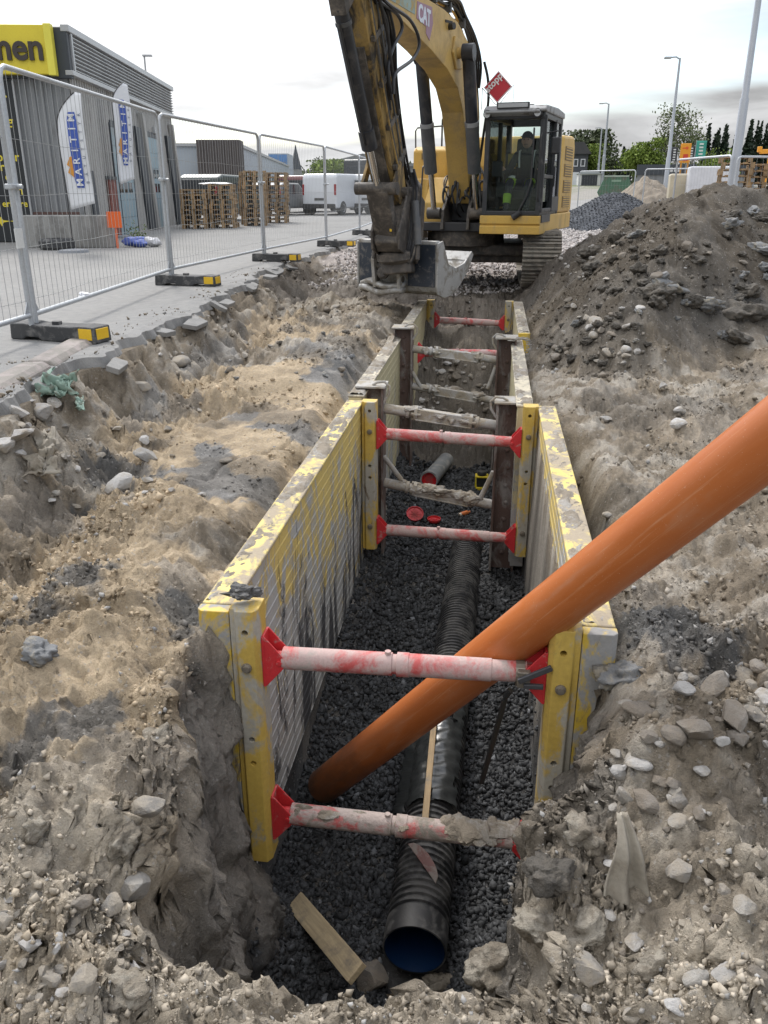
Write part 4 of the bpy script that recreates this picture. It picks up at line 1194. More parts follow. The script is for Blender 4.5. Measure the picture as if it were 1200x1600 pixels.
b.build('car_body', M['grime'], exc, rot=UR, bevel=0.03)
b = MB(); b.lathe([(0.58, 0.66), (0.86, 0.66)], (0,0,0), (0,0,1), 40); b.build('slew_ring', M['grime'], exc, smooth=True)

# --- deck and body work
exbox('deck', -0.9, 1.45, -1.6, 0.7, 0.52, 0.66, M['machine_black'])
exprism('cab_base', [(-0.35, 0.52), (1.37, 0.52), (1.37, 0.635), (1.345, 0.645), (1.345, 0.66), (1.37, 0.67), (1.37, 0.79), (-0.35, 0.79)], 0.58, 1.52, M['cat_yellow'])
exprism('side_skirt', [(-1.75, 0.52), (-0.352, 0.52), (-0.352, 0.79), (-1.75, 0.79)], 0.70, 1.515, M['cat_yellow'], bevel=0.02)
b = exbox('step_plate', 1.515, 1.535, 0.55, 1.30, 0.69, 0.80, M['machine_black'], bevel=0.004)
eng = exprism('engine_cover', [(-1.85, 0.79), (-0.42, 0.79), (-0.42, 1.55), (-0.60, 2.02), (-1.7, 2.06), (-1.85, 1.9)], -0.2, 1.50, M['cat_yellow'], bevel=0.05)
for k, (z0, z1) in enumerate(((0.88, 1.06), (1.12, 1.32), (1.38, 1.58), (1.64, 1.86))):
    g = exbox('grille', 1.498, 1.512, -1.55, -0.75, z0, z1, paint('grille tan %d' % k, (0.20, 0.15, 0.09), 0.6), eng, 0.003)
    for q in range(5):
        zz_ = z0 + (z1-z0)*(q+0.5)/5
        exbox('louvre', 1.51, 1.522, -1.53, -0.77, zz_-0.008, zz_+0.008, M['cat_yellow'], eng, 0.0)
exprism('counterweight', [(-2.05, 0.55), (-1.86, 0.55), (-1.86, 1.85), (-2.0, 1.82)], -1.0, 1.45, M['cat_yellow'], bevel=0.05)
# storage box and tank on the far side of the boom
exprism('tool_box', [(-0.2, 0.50), (0.46, 0.50), (0.46, 0.96), (0.10, 1.36), (-0.2, 1.36)], -0.62, -0.27, M['cat_yellow'], bevel=0.015)
exprism('tool_box_front', [(-0.4, 0.50), (0.44, 0.50), (0.44, 0.76), (0.42, 0.77), (0.42, 0.96), (0.30, 1.0), (0.22, 1.34), (-0.4, 1.34)], -0.98, -0.622, M['cat_yellow'], bevel=0.02)
tank = exprism('fuel_tank', [(-1.5, 0.6), (-0.30, 0.6), (-0.30, 1.80), (-0.40, 1.87), (-1.5, 1.87)], -1.08, -0.45, M['cat_yellow'], bevel=0.03)
exbox('vent', -0.92, -0.66, -0.302, -0.285, 1.66, 1.76, paint('vent brown', (0.17, 0.115, 0.05), 0.6), tank, 0.002)
exbox('hood', -0.42, 0.55, -1.7, -0.35, 0.66, 1.45, M['cat_yellow'], bevel=0.04)
excyl('exhaust', (-0.3, -1.2, 1.45), (-0.3, -1.2, 2.25), 0.055, M['machine_black'])
excyl('air_cleaner', (0.05, -1.0, 1.45), (0.05, -1.0, 2.0), 0.09, M['machine_black'])
# hand rails
extube('hand_rail', [(-1.05, -0.35, 1.85), (-1.05, -0.33, 2.12), (-1.02, -0.35, 2.17), (-0.45, -0.4, 2.20), (-0.35, -0.5, 2.2)], 0.014, M['cyl_grey'], sm=False)
extube('hand_rail', [(-0.62, -0.5, 1.87), (-0.62, -0.5, 2.30), (-0.58, -0.52, 2.36), (-0.46, -0.55, 2.36), (-0.44, -0.55, 1.9)], 0.016, M['machine_black'], sm=False)
extube('hand_rail', [(-0.70, 0.30, 0.98), (-0.72, 0.34, 1.05), (-0.72, 0.25, 1.52), (-0.70, 0.22, 1.55), (-0.62, 0.1, 1.55), (-0.58, 0.05, 1.34)], 0.015, M['machine_black'], sm=False)
# machinery between tool box and cab
exbox('valve_block', -0.36, 0.50, -0.35, 0.25, 0.66, 1.15, M['machine_black'], bevel=0.02)
for o0 in (-0.24, 0.20):
    exprism('boom_bracket', [(0.0, 0.55), (0.78, 0.55), (0.72, 0.85), (0.30, 1.22), (0.02, 1.20)], o0, o0+0.05, M['grime'], bevel=0.008)
excyl('boom_foot_pin', (-0.40, 0.25, 1.06), (0.40, 0.25, 1.06), 0.07, M['grime'])
rh = random.Random(5)
for k in range(16):
    o0 = -0.30 + 0.055*k; z0 = 0.72 + rh.uniform(0, 0.3)
    extube('hose', [(o0, 0.30, z0), (o0+rh.uniform(-.05,.05), 0.52, z0+rh.uniform(-.05,.2)), (o0+rh.uniform(-.08,.08), 0.58, 1.05+rh.uniform(-.1,.25)), (o0+rh.uniform(-.08,.08), 0.35, 1.30+rh.uniform(-.1,.2)), (o0*0.6, 0.10, 1.25+rh.uniform(0,.25))], rh.uniform(0.012, 0.02), M['rubber_hose'] if k % 4 else M['cyl_grey'])

# --- boom, traced in the machine's own plane
low = [(5.15, 3.22), (3.9, 3.05), (2.75, 2.90), (1.95, 2.76), (1.40, 2.58), (1.05, 2.28), (0.82, 1.85), (0.60, 1.35), (0.42, 0.95)]
top = [(0.12, 0.95), (0.02, 1.4), (0.02, 1.95), (0.12, 2.45), (0.40, 2.92), (0.90, 3.26), (1.50, 3.43), (2.2, 3.47), (3.2, 3.46), (4.2, 3.55), (5.15, 3.62)]
bm_ = MB(); bm_.prism([(p[0], p[1]+0.30) for p in low+top], (0.175, 0, 0), (0,1,0), (0,0,1), (-0.35, 0, 0))
boom = bm_.build('boom', M['boom_yellow'], exc, bevel=0.012)
excyl('boom_pin', (-0.42, 1.55, 3.02), (0.42, 1.55, 3.02), 0.075, M['boom_yellow'], boom)
for s in (-1, 1):
    exprism('pin_boss', [(1.25, 2.85), (1.6, 2.80), (1.80, 3.0), (1.70, 3.22), (1.35, 3.2)], s*0.175, s*0.21, M['boom_yellow'], boom, 0.01)
# decal: lettering on a dark wine patch, teal band towards the tip
dec = exprism('decal_patch', [(3.40, 3.36), (2.78, 3.40), (2.72, 3.22), (2.86, 3.0), (3.02, 3.06), (3.02, 3.14), (3.42, 3.17)], 0.176, 0.180, plain('faded wine decal', (0.30, 0.16, 0.22), 0.5), boom, 0.0)
lettering('CAT', 0.26, plain('decal white', (0.62, 0.66, 0.74), 0.5), dec, W(0.182, 3.10, 3.24), (W(0, -1, 0)-W(0, 0, 0)), (0,0,1), 0.002, 0.010, sx=1.0)
tb = exprism('decal_band', [(4.9, 3.20), (3.48, 3.20), (3.48, 3.40), (4.9, 3.50)], 0.176, 0.179, paint('faded teal decal', (0.22, 0.30, 0.27), 0.5, 0.2, (0.42, 0.30, 0.12), 0.3, 9), boom, 0.0)
# pipes and hoses along the back of the boom
for k, oo in enumerate((-0.12, -0.05, 0.02, 0.09, 0.15)):
    extube('boom_pipe', [(oo, -0.02, 1.7), (oo, 0.02, 2.35), (oo, 0.30, 2.92), (oo, 0.80, 3.30), (oo, 1.45, 3.50+0.02*k), (oo, 2.2, 3.55), (oo, 3.2, 3.53), (oo, 4.4, 3.66)], 0.018, M['boom_yellow'] if k % 2 else M['rubber_hose'], boom)
for k in range(4):
    oo = 0.06 + 0.04*k
    extube('boom_hose', [(oo, 0.15, 2.7), (oo+0.05, 0.28, 3.02), (oo+0.05, 0.65, 3.38-0.02*k), (oo+0.02, 1.2, 3.56), (oo+0.05, 1.7, 3.66), (oo, 2.3, 3.60), (oo, 3.0, 3.66), (oo, 3.8, 3.58)], 0.020, M['rubber_hose'], boom)
for d_, z_ in ((1.15, 3.42), (1.9, 3.5), (2.6, 3.5), (3.4, 3.5)):
    exbox('hose_clamp', -0.14, 0.19, d_-0.03, d_+0.03, z_-0.02, z_+0.11, M['cyl_grey'], boom, 0.005)
extube('boom_hose', [(0.30, 0.35, 3.05), (0.36, 0.30, 2.8), (0.36, 0.22, 2.5), (0.32, 0.2, 2.2), (0.25, 0.2, 1.6)], 0.022, M['rubber_hose'], boom)
wl_ = MB(); wl_.cyl(W(0.176, 1.95, 3.30), W(0.26, 1.98, 3.30), 0.045, n=16); wl_.bar(W(0.176, 2.15, 3.34), W(0.25, 2.05, 3.33), 0.02, 0.03)
wl_.build('work_lamp', M['machine_black'], boom, smooth=True)
# boom cylinders
for s in (-1, 1):
    p0, p1 = (s*0.36, 0.72, 0.80), (s*0.36, 1.55, 3.02)
    f = lambda t: tuple(p0[i] + (p1[i]-p0[i])*t for i in range(3))
    cy = excyl('boom_cylinder', f(0.30), f(0.97), 0.095, M['cyl_black'])
    excyl('cylinder_guard', f(0.28), f(0.58), 0.105, M['cyl_grey'], cy)
    excyl('rod', f(0.0), f(0.32), 0.045, M['chrome'], cy)
    excyl('seal_ring', f(0.575), f(0.60), 0.112, M['roof_grey'], cy)
    eb = MB(); eb.cyl(W(s*0.28, p1[1], p1[2]), W(s*0.45, p1[1], p1[2]), 0.12, n=18); eb.build('cylinder_eye', M['cyl_black'], cy, smooth=True)
    b = MB(); b.cyl(W(s*0.25, p0[1], p0[2]), W(s*0.47, p0[1], p0[2]), 0.09, n=16); b.build('rod_eye', M['grime'], cy, smooth=True)

# --- stick
ax0, ax1 = Vector((3.84, 1.13)), Vector((5.02, 3.20))
sd = (ax1-ax0).normalized(); sn = Vector((sd.y, -sd.x))
def SP(t, n): q = ax0 + sd*t + sn*n; return (q.x, q.y)
sl = (ax1-ax0).length
stick = exprism('stick', [SP(-0.13, 0.02), SP(-0.10, 0.15), SP(0.5, 0.24), SP(1.5, 0.27), SP(sl+0.1, 0.25), SP(sl+0.9, 0.16), SP(sl+0.9, -0.15), SP(sl+0.15, -0.26), SP(1.4, -0.25), SP(0.5, -0.22), SP(-0.10, -0.12)], -0.16, 0.16, M['stick_yellow'], bevel=0.012)
for s in (-1, 1):
    exprism('side_rib', [SP(0.25, 0.03), SP(sl+0.3, 0.05), SP(sl+0.3, -0.04), SP(0.25, -0.04)], s*0.161, s*0.178, M['stick_yellow'], stick, 0.004)
exprism('belly_plate', [SP(0.0, 0.20), SP(0.6, 0.29), SP(1.9, 0.30), SP(1.9, 0.27), SP(0.6, 0.25), SP(0.0, 0.16)], -0.12, 0.10, M['grime'], stick, 0.004)
excyl('stick_pin', (-0.24, *SP(0, 0)), (0.24, *SP(0, 0)), 0.065, M['grime'], stick)
for k in range(6):
    oo = 0.185 + 0.012*(k % 3); n0 = -0.18 + 0.075*k
    extube('stick_pipe', [(oo, *SP(0.35, n0*0.7)), (oo, *SP(0.9, n0)), (oo, *SP(1.5, n0)), (oo, *SP(2.4, n0*0.9))], 0.013, M['stick_yellow'] if k % 2 else M['cyl_grey'], stick)
for t_ in (0.45, 0.95, 1.45, 1.95):
    q = [SP(t_-0.03, -0.22), SP(t_+0.03, -0.22), SP(t_+0.03, 0.22), SP(t_-0.03, 0.22)]
    exprism('pipe_clamp', q, 0.165, 0.215, M['grime'], stick, 0.004)
rh = random.Random(9)
for k in range(9):
    n0 = -0.30 - 0.02*rh.random()
    extube('stick_hose', [(0.02+0.025*k, *SP(2.3, -0.25)), (0.04+0.025*k, *SP(1.9+rh.uniform(-.1,.1), -0.34-rh.random()*0.12)), (0.02+0.022*k, *SP(1.3, -0.28-rh.random()*0.05)), (0.02+0.02*k, *SP(0.8, -0.28)), (0.02+0.02*k, *SP(0.25, -0.28-rh.random()*0.08)), (0.02+0.026*k, *SP(-0.35, -0.22-rh.random()*0.08)), (0.02+0.026*k, *SP(-0.75, -0.10))], 0.017, M['rubber_hose'], stick)
# big hose loops between boom and stick
for c, pts in ((0.30, [(5.1, 3.3), (4.93, 3.10), (4.05, 3.05), (3.67, 2.87), (3.91, 2.65), (4.55, 2.42), (4.62, 2.2)]), (0.25, [(5.1, 3.25), (4.95, 3.09), (4.37, 3.06), (4.18, 2.94), (4.50, 2.69), (4.66, 2.45), (4.55, 2.15)]),
               (0.20, [(5.2, 3.2), (5.0, 3.1), (4.66, 3.02), (4.53, 2.85), (4.62, 2.63), (4.58, 2.4), (4.45, 2.05)]), (0.27, [(5.2, 3.3), (4.9, 3.0), (4.70, 2.75), (4.62, 2.55), (4.50, 2.3), (4.35, 2.0)])):
    extube('hose_loop', [(c, *q) for q in pts], 0.021, M['rubber_hose'], stick)
# bucket cylinder on the outer face of the stick
c0, c1 = SP(sl+0.05, 0.50), SP(0.28, 0.40)
f = lambda t: (0.0, c0[0] + (c1[0]-c0[0])*t, c0[1] + (c1[1]-c0[1])*t)
cy = excyl('bucket_cylinder', f(0.02), f(0.74), 0.082, M['cyl_black'])
excyl('cylinder_head', f(0.64), f(0.75), 0.098, M['cyl_black'], cy)
excyl('rod', f(0.74), f(1.0), 0.045, M['chrome'], cy)
excyl('cylinder_band', f(0.08), f(0.10), 0.092, M['cyl_grey'], cy)
exprism('cylinder_eye', [SP(sl-0.05, 0.58), SP(sl+0.3, 0.56), SP(sl+0.32, 0.22), SP(sl, 0.25)], -0.09, 0.09, M['grime'], cy, 0.01)
extube('cylinder_pipe', [(0.0, f(0.1)[1]+0.11, f(0.1)[2]-0.02), (0.0, f(0.4)[1]+0.11, f(0.4)[2]-0.05), (0.0, f(0.68)[1]+0.11, f(0.68)[2]-0.05), (0, f(0.72)[1]+0.06, f(0.72)[2])], 0.012, M['rubber_hose'], cy)
# linkage, coupler and tilt rotator
pr = Vector(c1)
lk = excyl('link_pin', (-0.30, c1[0], c1[1]), (0.26, c1[0], c1[1]), 0.075, M['grime'])
for s in (-1, 1):
    q0, q1 = SP(0.42, 0.05), c1
    b = MB(); b.bar(W(s*0.21, *q0), W(s*0.21, q1[0], q1[1]), 0.04, 0.11); b.build('link_arm', M['stick_yellow'], lk, bevel=0.006)
b = MB(); b.bar(W(0, c1[0], c1[1]), W(0.02, 4.05, 0.60), 0.30, 0.15); b.build('bucket_link', M['grime'], lk, bevel=0.02)
cpl = exprism('quick_coupler', [(3.55, 1.16), (3.80, 1.12), (4.10, 0.74), (4.16, 0.52), (4.05, 0.40), (3.50, 0.42), (3.42, 0.62)], -0.13, 0.21, M['grime'], bevel=0.02)
for s in (-0.13, 0.21):
    k = -1 if s < 0 else 1
    exprism('coupler_cheek', [(3.48, 1.22), (3.84, 1.18), (4.20, 0.66), (4.18, 0.44), (3.95, 0.36), (3.45, 0.38)], s, s+k*0.03, M['grime'], cpl, 0.008)
b = MB(); b.lathe([(0, 0.20), (0.04, 0.27), (0.13, 0.27), (0.17, 0.22)], W(0.06, 3.80, 0.42), (-0.10, -0.05, -1), 28); b.build('rotator_drum', M['grime'], cpl, smooth=True)
b = MB(); b.box(W(0.08, 3.76, 0.18), (0.40, 0.40, 0.16), (0.1, 0.1, 0.2)); b.build('lower_coupler', M['grime'], cpl, bevel=0.02)
for s in (-1, 1):
    tc = excyl('tilt_cylinder', (0.05+s*0.25, 3.74, 1.02), (0.08+s*0.30, 3.86, 0.48), 0.055, M['cyl_grey'])
    excyl('rod', (0.08+s*0.30, 3.86, 0.48), (0.08+s*0.31, 3.90, 0.30), 0.03, M['grime'], tc)
for k in range(14):
    a = rh.uniform(0, 1)
    extube('coupler_hose', [(0.10+0.012*k, 3.62-a*0.1, 1.42-a*0.2), (0.20+0.012*k, 3.68, 1.08+0.1*a), (0.24+0.010*k, 3.74+0.1*a, 0.74), (0.20+0.012*k, 3.90, 0.48-0.12*a), (0.18+0.01*k, 3.92, 0.30-0.05*a)], rh.uniform(0.014, 0.022), M['rubber_hose'] if k % 3 else M['grime'], cpl)
exprism('rotator_arm', [(3.36, 1.02), (3.54, 1.10), (3.78, 0.42), (3.66, 0.22), (3.46, 0.36)], 0.18, 0.32, M['grime'], cpl, 0.02)
exbox('latch_flag', 0.10, 0.13, 4.17, 4.185, 0.66, 0.74, plain('latch yellow', (0.60, 0.38, 0.02), 0.5), cpl, 0.003)

# --- grading bucket: its width axis is turned a little further than the machine
BG = R(25)
bk = thing('bucket', 'wide grey and navy grading bucket hanging from the excavator stick', 'bucket', (-1.90, 12.20, -0.13), -BG)
BW = 1.26
prof = [(0.0, 0.60), (0.0, 0.06), (0.05, -0.02), (0.20, -0.08), (0.42, -0.06), (0.66, 0.06), (0.90, 0.24), (1.02, 0.40)]
inner = [(1.00, 0.43), (0.86, 0.28), (0.63, 0.10), (0.42, -0.02), (0.22, -0.04), (0.09, 0.01), (0.035, 0.08), (0.035, 0.60)]
b = MB(); b.prism(prof+inner, (0, 0, 0), (0,1,0), (0,0,1), (BW, 0, 0)); b.build('shell', M['bucket_grey'], bk, smooth=True, bevel=0.004)
side = [(-0.015, 0.62), (0.13, 0.65), (0.20, 0.52), (0.30, 0.34), (0.52, 0.27), (0.78, 0.32), (1.00, 0.47), (1.06, 0.42), (0.92, 0.22), (0.66, 0.02), (0.42, -0.09), (0.20, -0.11), (0.02, -0.05), (-0.015, 0.05)]
for x in (-0.025, BW):
    b = MB(); b.prism(side, (x, 0, 0), (0,1,0), (0,0,1), (0.025, 0, 0)); b.build('side_plate', M['bucket_grey'], bk, bevel=0.006)
b = MB(); b.bar((0.0, 0.98, 0.40), (BW, 0.98, 0.40), 0.16, 0.025, (0, -0.7, 0.7)); b.build('cutting_edge', M['bucket_grey'], bk, bevel=0.004)
for x0, x1 in ((0.02, 0.30), (0.82, BW-0.02)):
    b = MB(); b.bx(x0, x1, -0.022, -0.003, 0.05, 0.60); b.build('back_panel', M['bucket_navy'], bk, bevel=0.004)
b = MB(); b.bx(0.0, BW, -0.018, 0.10, 0.595, 0.65); b.build('top_beam', M['bucket_grey'], bk, bevel=0.015)
for x in (0.34, 0.74):
    b = MB(); b.prism([(-0.17, 0.02), (0.0, -0.02), (0.02, 0.60), (-0.10, 0.64), (-0.22, 0.40)], (x, 0, 0), (0,1,0), (0,0,1), (0.05, 0, 0)); e = b.build('ear', M['bucket_grey'], bk, bevel=0.006)
    for zz_ in (0.14, 0.34): 
        b = MB(); b.cyl((x-0.004, -0.10, zz_), (x+0.054, -0.10, zz_), 0.045, n=18); b.build('ear_boss', M['grime'], e, smooth=True)
b = MB(); b.cyl((0.32, -0.11, 0.30), (0.80, -0.11, 0.30), 0.05, n=16); b.build('coupler_pin', M['grime'], bk, smooth=True)
b = MB(); b.lathe([(0, 0.085), (0.04, 0.085), (0.05, 0.06), (0.06, 0.06)], (0.52, -0.16, 0.22), (0.1, -1, 0.2), 22); b.build('pin_cover', M['grime'], bk, smooth=True)
# mud-caked wavy wear lip along the foot of the back
for q in range(2):
    b = MB(); n = 40
    for i in range(n+1):
        t = i/n; x = 0.10 + 0.70*t
        w_ = 0.035*math.sin(t*PI*2.0 + 0.9*q) + 0.02*math.sin(t*9+q)
        yb = -0.10 - 0.05*math.sin(t*PI) - 0.03*q
        z0 = 0.07 - 0.075*q + w_*0.7
        b.v += [(x, yb+0.12, z0-0.03), (x, yb, z0-0.055), (x, yb-0.035, z0-0.02), (x, yb-0.02, z0+0.02), (x, yb+0.11, z0+0.035)]
    for i in range(n):
        for j in range(5):
            j2 = (j+1) % 5
            b.f.append((i*5+j, i*5+j2, (i+1)*5+j2, (i+1)*5+j)); b.m.append(0)
    b.f += [(0,1,2,3,4), tuple(n*5+j for j in (4,3,2,1,0))]; b.m += [0, 0]
    b.build('wear_lip', M['bucket_grey'], bk, smooth='all')

# --- cab
CO0, CO1, CD0, CD1, CZ0, CZ1 = 0.60, 1.50, -0.33, 1.34, 0.79, 2.24
cabf = MB()
def ebar(b, p0, p1, w, h): b.bar(W(*p0), W(*p1), w, h)
pw = 0.07
for oo in (CO0+pw/2, CO1-pw/2):
    ebar(cabf, (oo, CD1-pw/2, CZ0), (oo, CD1-pw/2-0.02, CZ1), pw, pw)
    ebar(cabf, (oo, CD0+pw/2, CZ0), (oo, CD0+pw/2+0.06, CZ1), pw, pw*1.6)
    ebar(cabf, (oo, 0.42, CZ0), (oo, 0.42, CZ1), pw*0.7, pw*0.8)
    ebar(cabf, (oo, CD0, CZ0+0.04), (oo, CD1, CZ0+0.04), 0.05, 0.08)
    ebar(cabf, (oo, CD0, CZ1-0.04), (oo, CD1, CZ1-0.04), 0.06, 0.09)
for dd in (CD0+0.04, CD1-0.035):
    ebar(cabf, (CO0, dd, CZ0+0.035), (CO1, dd, CZ0+0.035), 0.06, 0.07)
    ebar(cabf, (CO0, dd, CZ1-0.05), (CO1, dd, CZ1-0.05), 0.06, 0.10)
cab = cabf.build('cab', M['cab_black'], exc, bevel=0.012)
exbox('cab_floor', CO0+0.02, CO1-0.02, CD0+0.02, CD1-0.03, 0.79, 0.83, M['machine_black'], cab, 0.004)
exbox('rear_wall', CO0+0.04, CO1-0.04, CD0+0.02, CD0+0.06, 0.83, 1.50, M['machine_black'], cab, 0.004)
exprism('roof', [(CD0-0.02, CZ1), (CD1+0.06, CZ1-0.01), (CD1+0.07, CZ1+0.03), (CD1-0.05, CZ1+0.09), (0.3, CZ1+0.12), (CD0, CZ1+0.09)], CO0-0.02, CO1+0.02, M['roof_grey'], cab, 0.03)
exprism('visor', [(CD1, CZ1-0.06), (CD1+0.16, CZ1-0.02), (CD1+0.16, CZ1+0.01), (CD1, CZ1+0.02)], CO0+0.03, CO1-0.06, M['roof_grey'], cab, 0.008)
lb = exbox('light_bar', CO0+0.20, CO1-0.22, CD1+0.08, CD1+0.14, CZ1+0.03, CZ1+0.12, M['machine_black'], cab, 0.01)
exbox('lens', CO0+0.22, CO1-0.24, CD1+0.14, CD1+0.146, CZ1+0.05, CZ1+0.105, paint('ribbed lamp lens', (0.35, 0.36, 0.37), 0.25, bump=0.1), lb, 0.002)
for oo in (CO0+0.05, CO1-0.10):
    wl_ = excyl('work_light', (oo, CD1+0.02, CZ1-0.03), (oo, CD1+0.11, CZ1-0.03), 0.058, M['machine_black'], cab)
    excyl('lens', (oo, CD1+0.11, CZ1-0.03), (oo, CD1+0.115, CZ1-0.03), 0.047, paint('round lamp lens', (0.55, 0.56, 0.57), 0.2, bump=0), wl_)
exbox('windshield', CO0+0.06, CO1-0.06, CD1-0.05, CD1-0.044, 1.20, CZ1-0.09, M['cab_glass'], cab, 0)
exbox('lower_windshield', CO0+0.06, CO1-0.06, CD1-0.042, CD1-0.036, CZ0+0.07, 1.21, M['cab_glass_low'], cab, 0)
exbox('door_window', CO1-0.030, CO1-0.024, 0.46, CD1-0.06, 1.38, CZ1-0.08, M['cab_glass'], cab, 0)
exbox('door_window', CO1-0.030, CO1-0.024, 0.46, CD1-0.06, CZ0+0.20, 1.33, M['cab_glass_low'], cab, 0)
exbox('side_window', CO1-0.030, CO1-0.024, CD0+0.10, 0.38, 1.05, CZ1-0.08, M['cab_glass'], cab, 0)
exbox('side_window', CO0+0.024, CO0+0.030, CD0+0.10, CD1-0.08, 0.90, CZ1-0.08, M['cab_glass'], cab, 0)
exbox('rear_window', CO0+0.10, CO1-0.10, CD0+0.05, CD0+0.056, 1.52, CZ1-0.10, M['cab_glass'], cab, 0)
dr = MB()
for p0, p1 in (((CO1+0.01, CD1-0.05, CZ0+0.05), (CO1+0.01, CD1-0.06, CZ1-0.06)), ((CO1+0.01, 0.46, CZ0+0.05), (CO1+0.01, 0.46, CZ1-0.06)), ((CO1+0.01, 0.44, CZ0+0.08), (CO1+0.01, CD1-0.03, CZ0+0.08)),
               ((CO1+0.01, 0.44, CZ1-0.07), (CO1+0.01, CD1-0.03, CZ1-0.07)), ((CO1+0.01, 0.44, 1.355), (CO1+0.01, CD1-0.03, 1.355))):
    ebar(dr, p0, p1, 0.03, 0.05)
door = dr.build('door_frame', M['cab_black'], cab, bevel=0.006)
extube('door_handle', [(CO1+0.03, 0.56, 1.2), (CO1+0.06, 0.56, 1.22), (CO1+0.06, 0.56, 1.5), (CO1+0.03, 0.56, 1.52)], 0.012, M['machine_black'], door, sm=False)
exbox('door_panel', CO1+0.002, CO1+0.012, CD0+0.02, 0.40, 0.84, 1.06, M['cab_black'], cab, 0.004)
extube('grab_rail', [(CO1-0.03, CD1+0.01, 1.0), (CO1-0.03, CD1+0.06, 1.05), (CO1-0.03, CD1+0.06, 1.9), (CO1-0.03, CD1+0.01, 1.95)], 0.011, M['machine_black'], cab, sm=False)
wp = extube('wiper', [(CO1-0.34, CD1+0.02, CZ0+0.02), (CO1-0.20, CD1+0.03, CZ0+0.30), (CO1-0.15, CD1+0.025, 1.28), (CO1-0.15, CD1+0.02, 2.02)], 0.014, M['machine_black'], cab, sm=False)
excyl('wiper_motor', (CO1-0.40, CD1+0.05, CZ0-0.03), (CO1-0.28, CD1+0.05, CZ0+0.05), 0.045, M['machine_black'], wp)
mi_ = exbox('mirror', CO1+0.08, CO1+0.22, 1.12, 1.17, 1.66, 1.90, M['machine_black'], cab, 0.02)
extube('mirror_arm', [(CO1, 1.2, 1.95), (CO1+0.19, 1.2, 1.98), (CO1+0.19, 1.16, 1.90)], 0.01, M['machine_black'], mi_, sm=False)
exbox('beacon', CO0+0.35, CO1-0.2, 0.2, 0.35, CZ1+0.11, CZ1+0.17, M['roof_grey'], cab, 0.01)
exbox('roof_hatch', CO0+0.2, CO1-0.25, 0.45, 1.0, CZ1+0.10, CZ1+0.13, M['machine_black'], cab, 0.01)
# seat and consoles
exbox('seat', 0.80, 1.30, 0.05, 0.55, 1.02, 1.18, plain('seat cloth', (0.025, 0.025, 0.028), 0.85), cab, 0.04)
exprism('seat_back', [(-0.08, 1.15), (0.10, 1.15), (0.02, 1.95), (-0.10, 1.95)], 0.82, 1.28, plain('seat back cloth', (0.03, 0.03, 0.034), 0.85), cab, 0.04)
for oo in (0.74, 1.36):
    co = exbox('console', oo-0.07, oo+0.07, 0.10, 0.72, 1.05, 1.28, M['machine_black'], cab, 0.02)
    excyl('joystick', (oo, 0.62, 1.28), (oo+0.01, 0.66, 1.46), 0.018, M['machine_black'], co, 0.026)
exbox('monitor', 0.66, 0.82, 0.98, 1.02, 1.35, 1.58, plain('screen casing', (0.02, 0.02, 0.022), 0.4), cab, 0.01)
exbox('paper_box', 0.70, 0.92, 0.02, 0.10, 1.52, 1.72, plain('yellow pouch', (0.45, 0.33, 0.05), 0.6), cab, 0.01)
# --- operator
M['navy_cloth'] = plain('navy work cloth', (0.014, 0.017, 0.028), 0.9)
M['hivis'] = plain('hi-vis yellow cloth', (0.42, 0.62, 0.04), 0.8)
M['reflex'] = plain('reflective tape', (0.62, 0.64, 0.6), 0.5)
M['skin'] = plain('skin', (0.42, 0.24, 0.17), 0.6)
def skinned(name, pts, edges, mat_, parent, sub=2, root=0):
    me = bpy.data.meshes.new(name)
    me.from_pydata([tuple(W(*p[:3])) for p in pts], edges, [])
    me.materials.append(mat_)
    o = bpy.data.objects.new(name, me); C.objects.link(o); o.parent = parent
    o.modifiers.new('skin', 'SKIN'); 
    if not me.skin_vertices: bpy.context.view_layer.update()
    sv = me.skin_vertices[0].data
    for i, p in enumerate(pts):
        r_ = p[3]; sv[i].radius = r_ if isinstance(r_, tuple) else (r_, r_)
        sv[i].use_root = (i == root)
    s_ = o.modifiers.new('sub', 'SUBSURF'); s_.levels = sub; s_.render_levels = sub
    o.modifiers['skin'].use_smooth_shade = True
    return o
per = thing('person', 'person in navy jacket and yellow hi-vis trousers seated inside the excavator cab', 'person', ES, PI-EA)
pts = [(1.05, 0.22, 1.24, (0.15, 0.11)), (1.05, 0.20, 1.42, (0.15, 0.11)), (1.05, 0.21, 1.62, (0.17, 0.11)), (1.05, 0.24, 1.74, (0.09, 0.08)), (1.05, 0.28, 1.80, 0.055),   # 0-4 spine to neck
       (1.05, 0.31, 1.88, (0.080, 0.095)), (1.05, 0.32, 1.97, (0.075, 0.09)),                                                           # head
       (0.87, 0.22, 1.68, 0.075), (0.78, 0.32, 1.46, 0.058), (0.75, 0.58, 1.44, 0.040), (0.745, 0.64, 1.45, 0.034),                      # arm to console
       (1.23, 0.22, 1.68, 0.075), (1.33, 0.32, 1.46, 0.058), (1.35, 0.58, 1.44, 0.040), (1.355, 0.64, 1.45, 0.034)]
ed = [(0,1),(1,2),(2,3),(3,4),(4,5),(5,6),(2,7),(7,8),(8,9),(9,10),(2,11),(11,12),(12,13),(13,14)]
body = skinned('body', pts, ed, M['navy_cloth'], per)
lp = [(1.05, 0.22, 1.24, (0.14, 0.10)), (0.95, 0.30, 1.24, 0.095), (0.88, 0.72, 1.27, 0.072), (0.88, 0.86, 0.98, 0.055), (0.88, 0.86, 0.90, 0.05), (0.88, 1.00, 0.87, 0.04),
      (1.15, 0.30, 1.24, 0.095), (1.20, 0.72, 1.27, 0.072), (1.20, 0.86, 0.98, 0.055), (1.20, 0.86, 0.90, 0.05), (1.20, 1.00, 0.87, 0.04)]
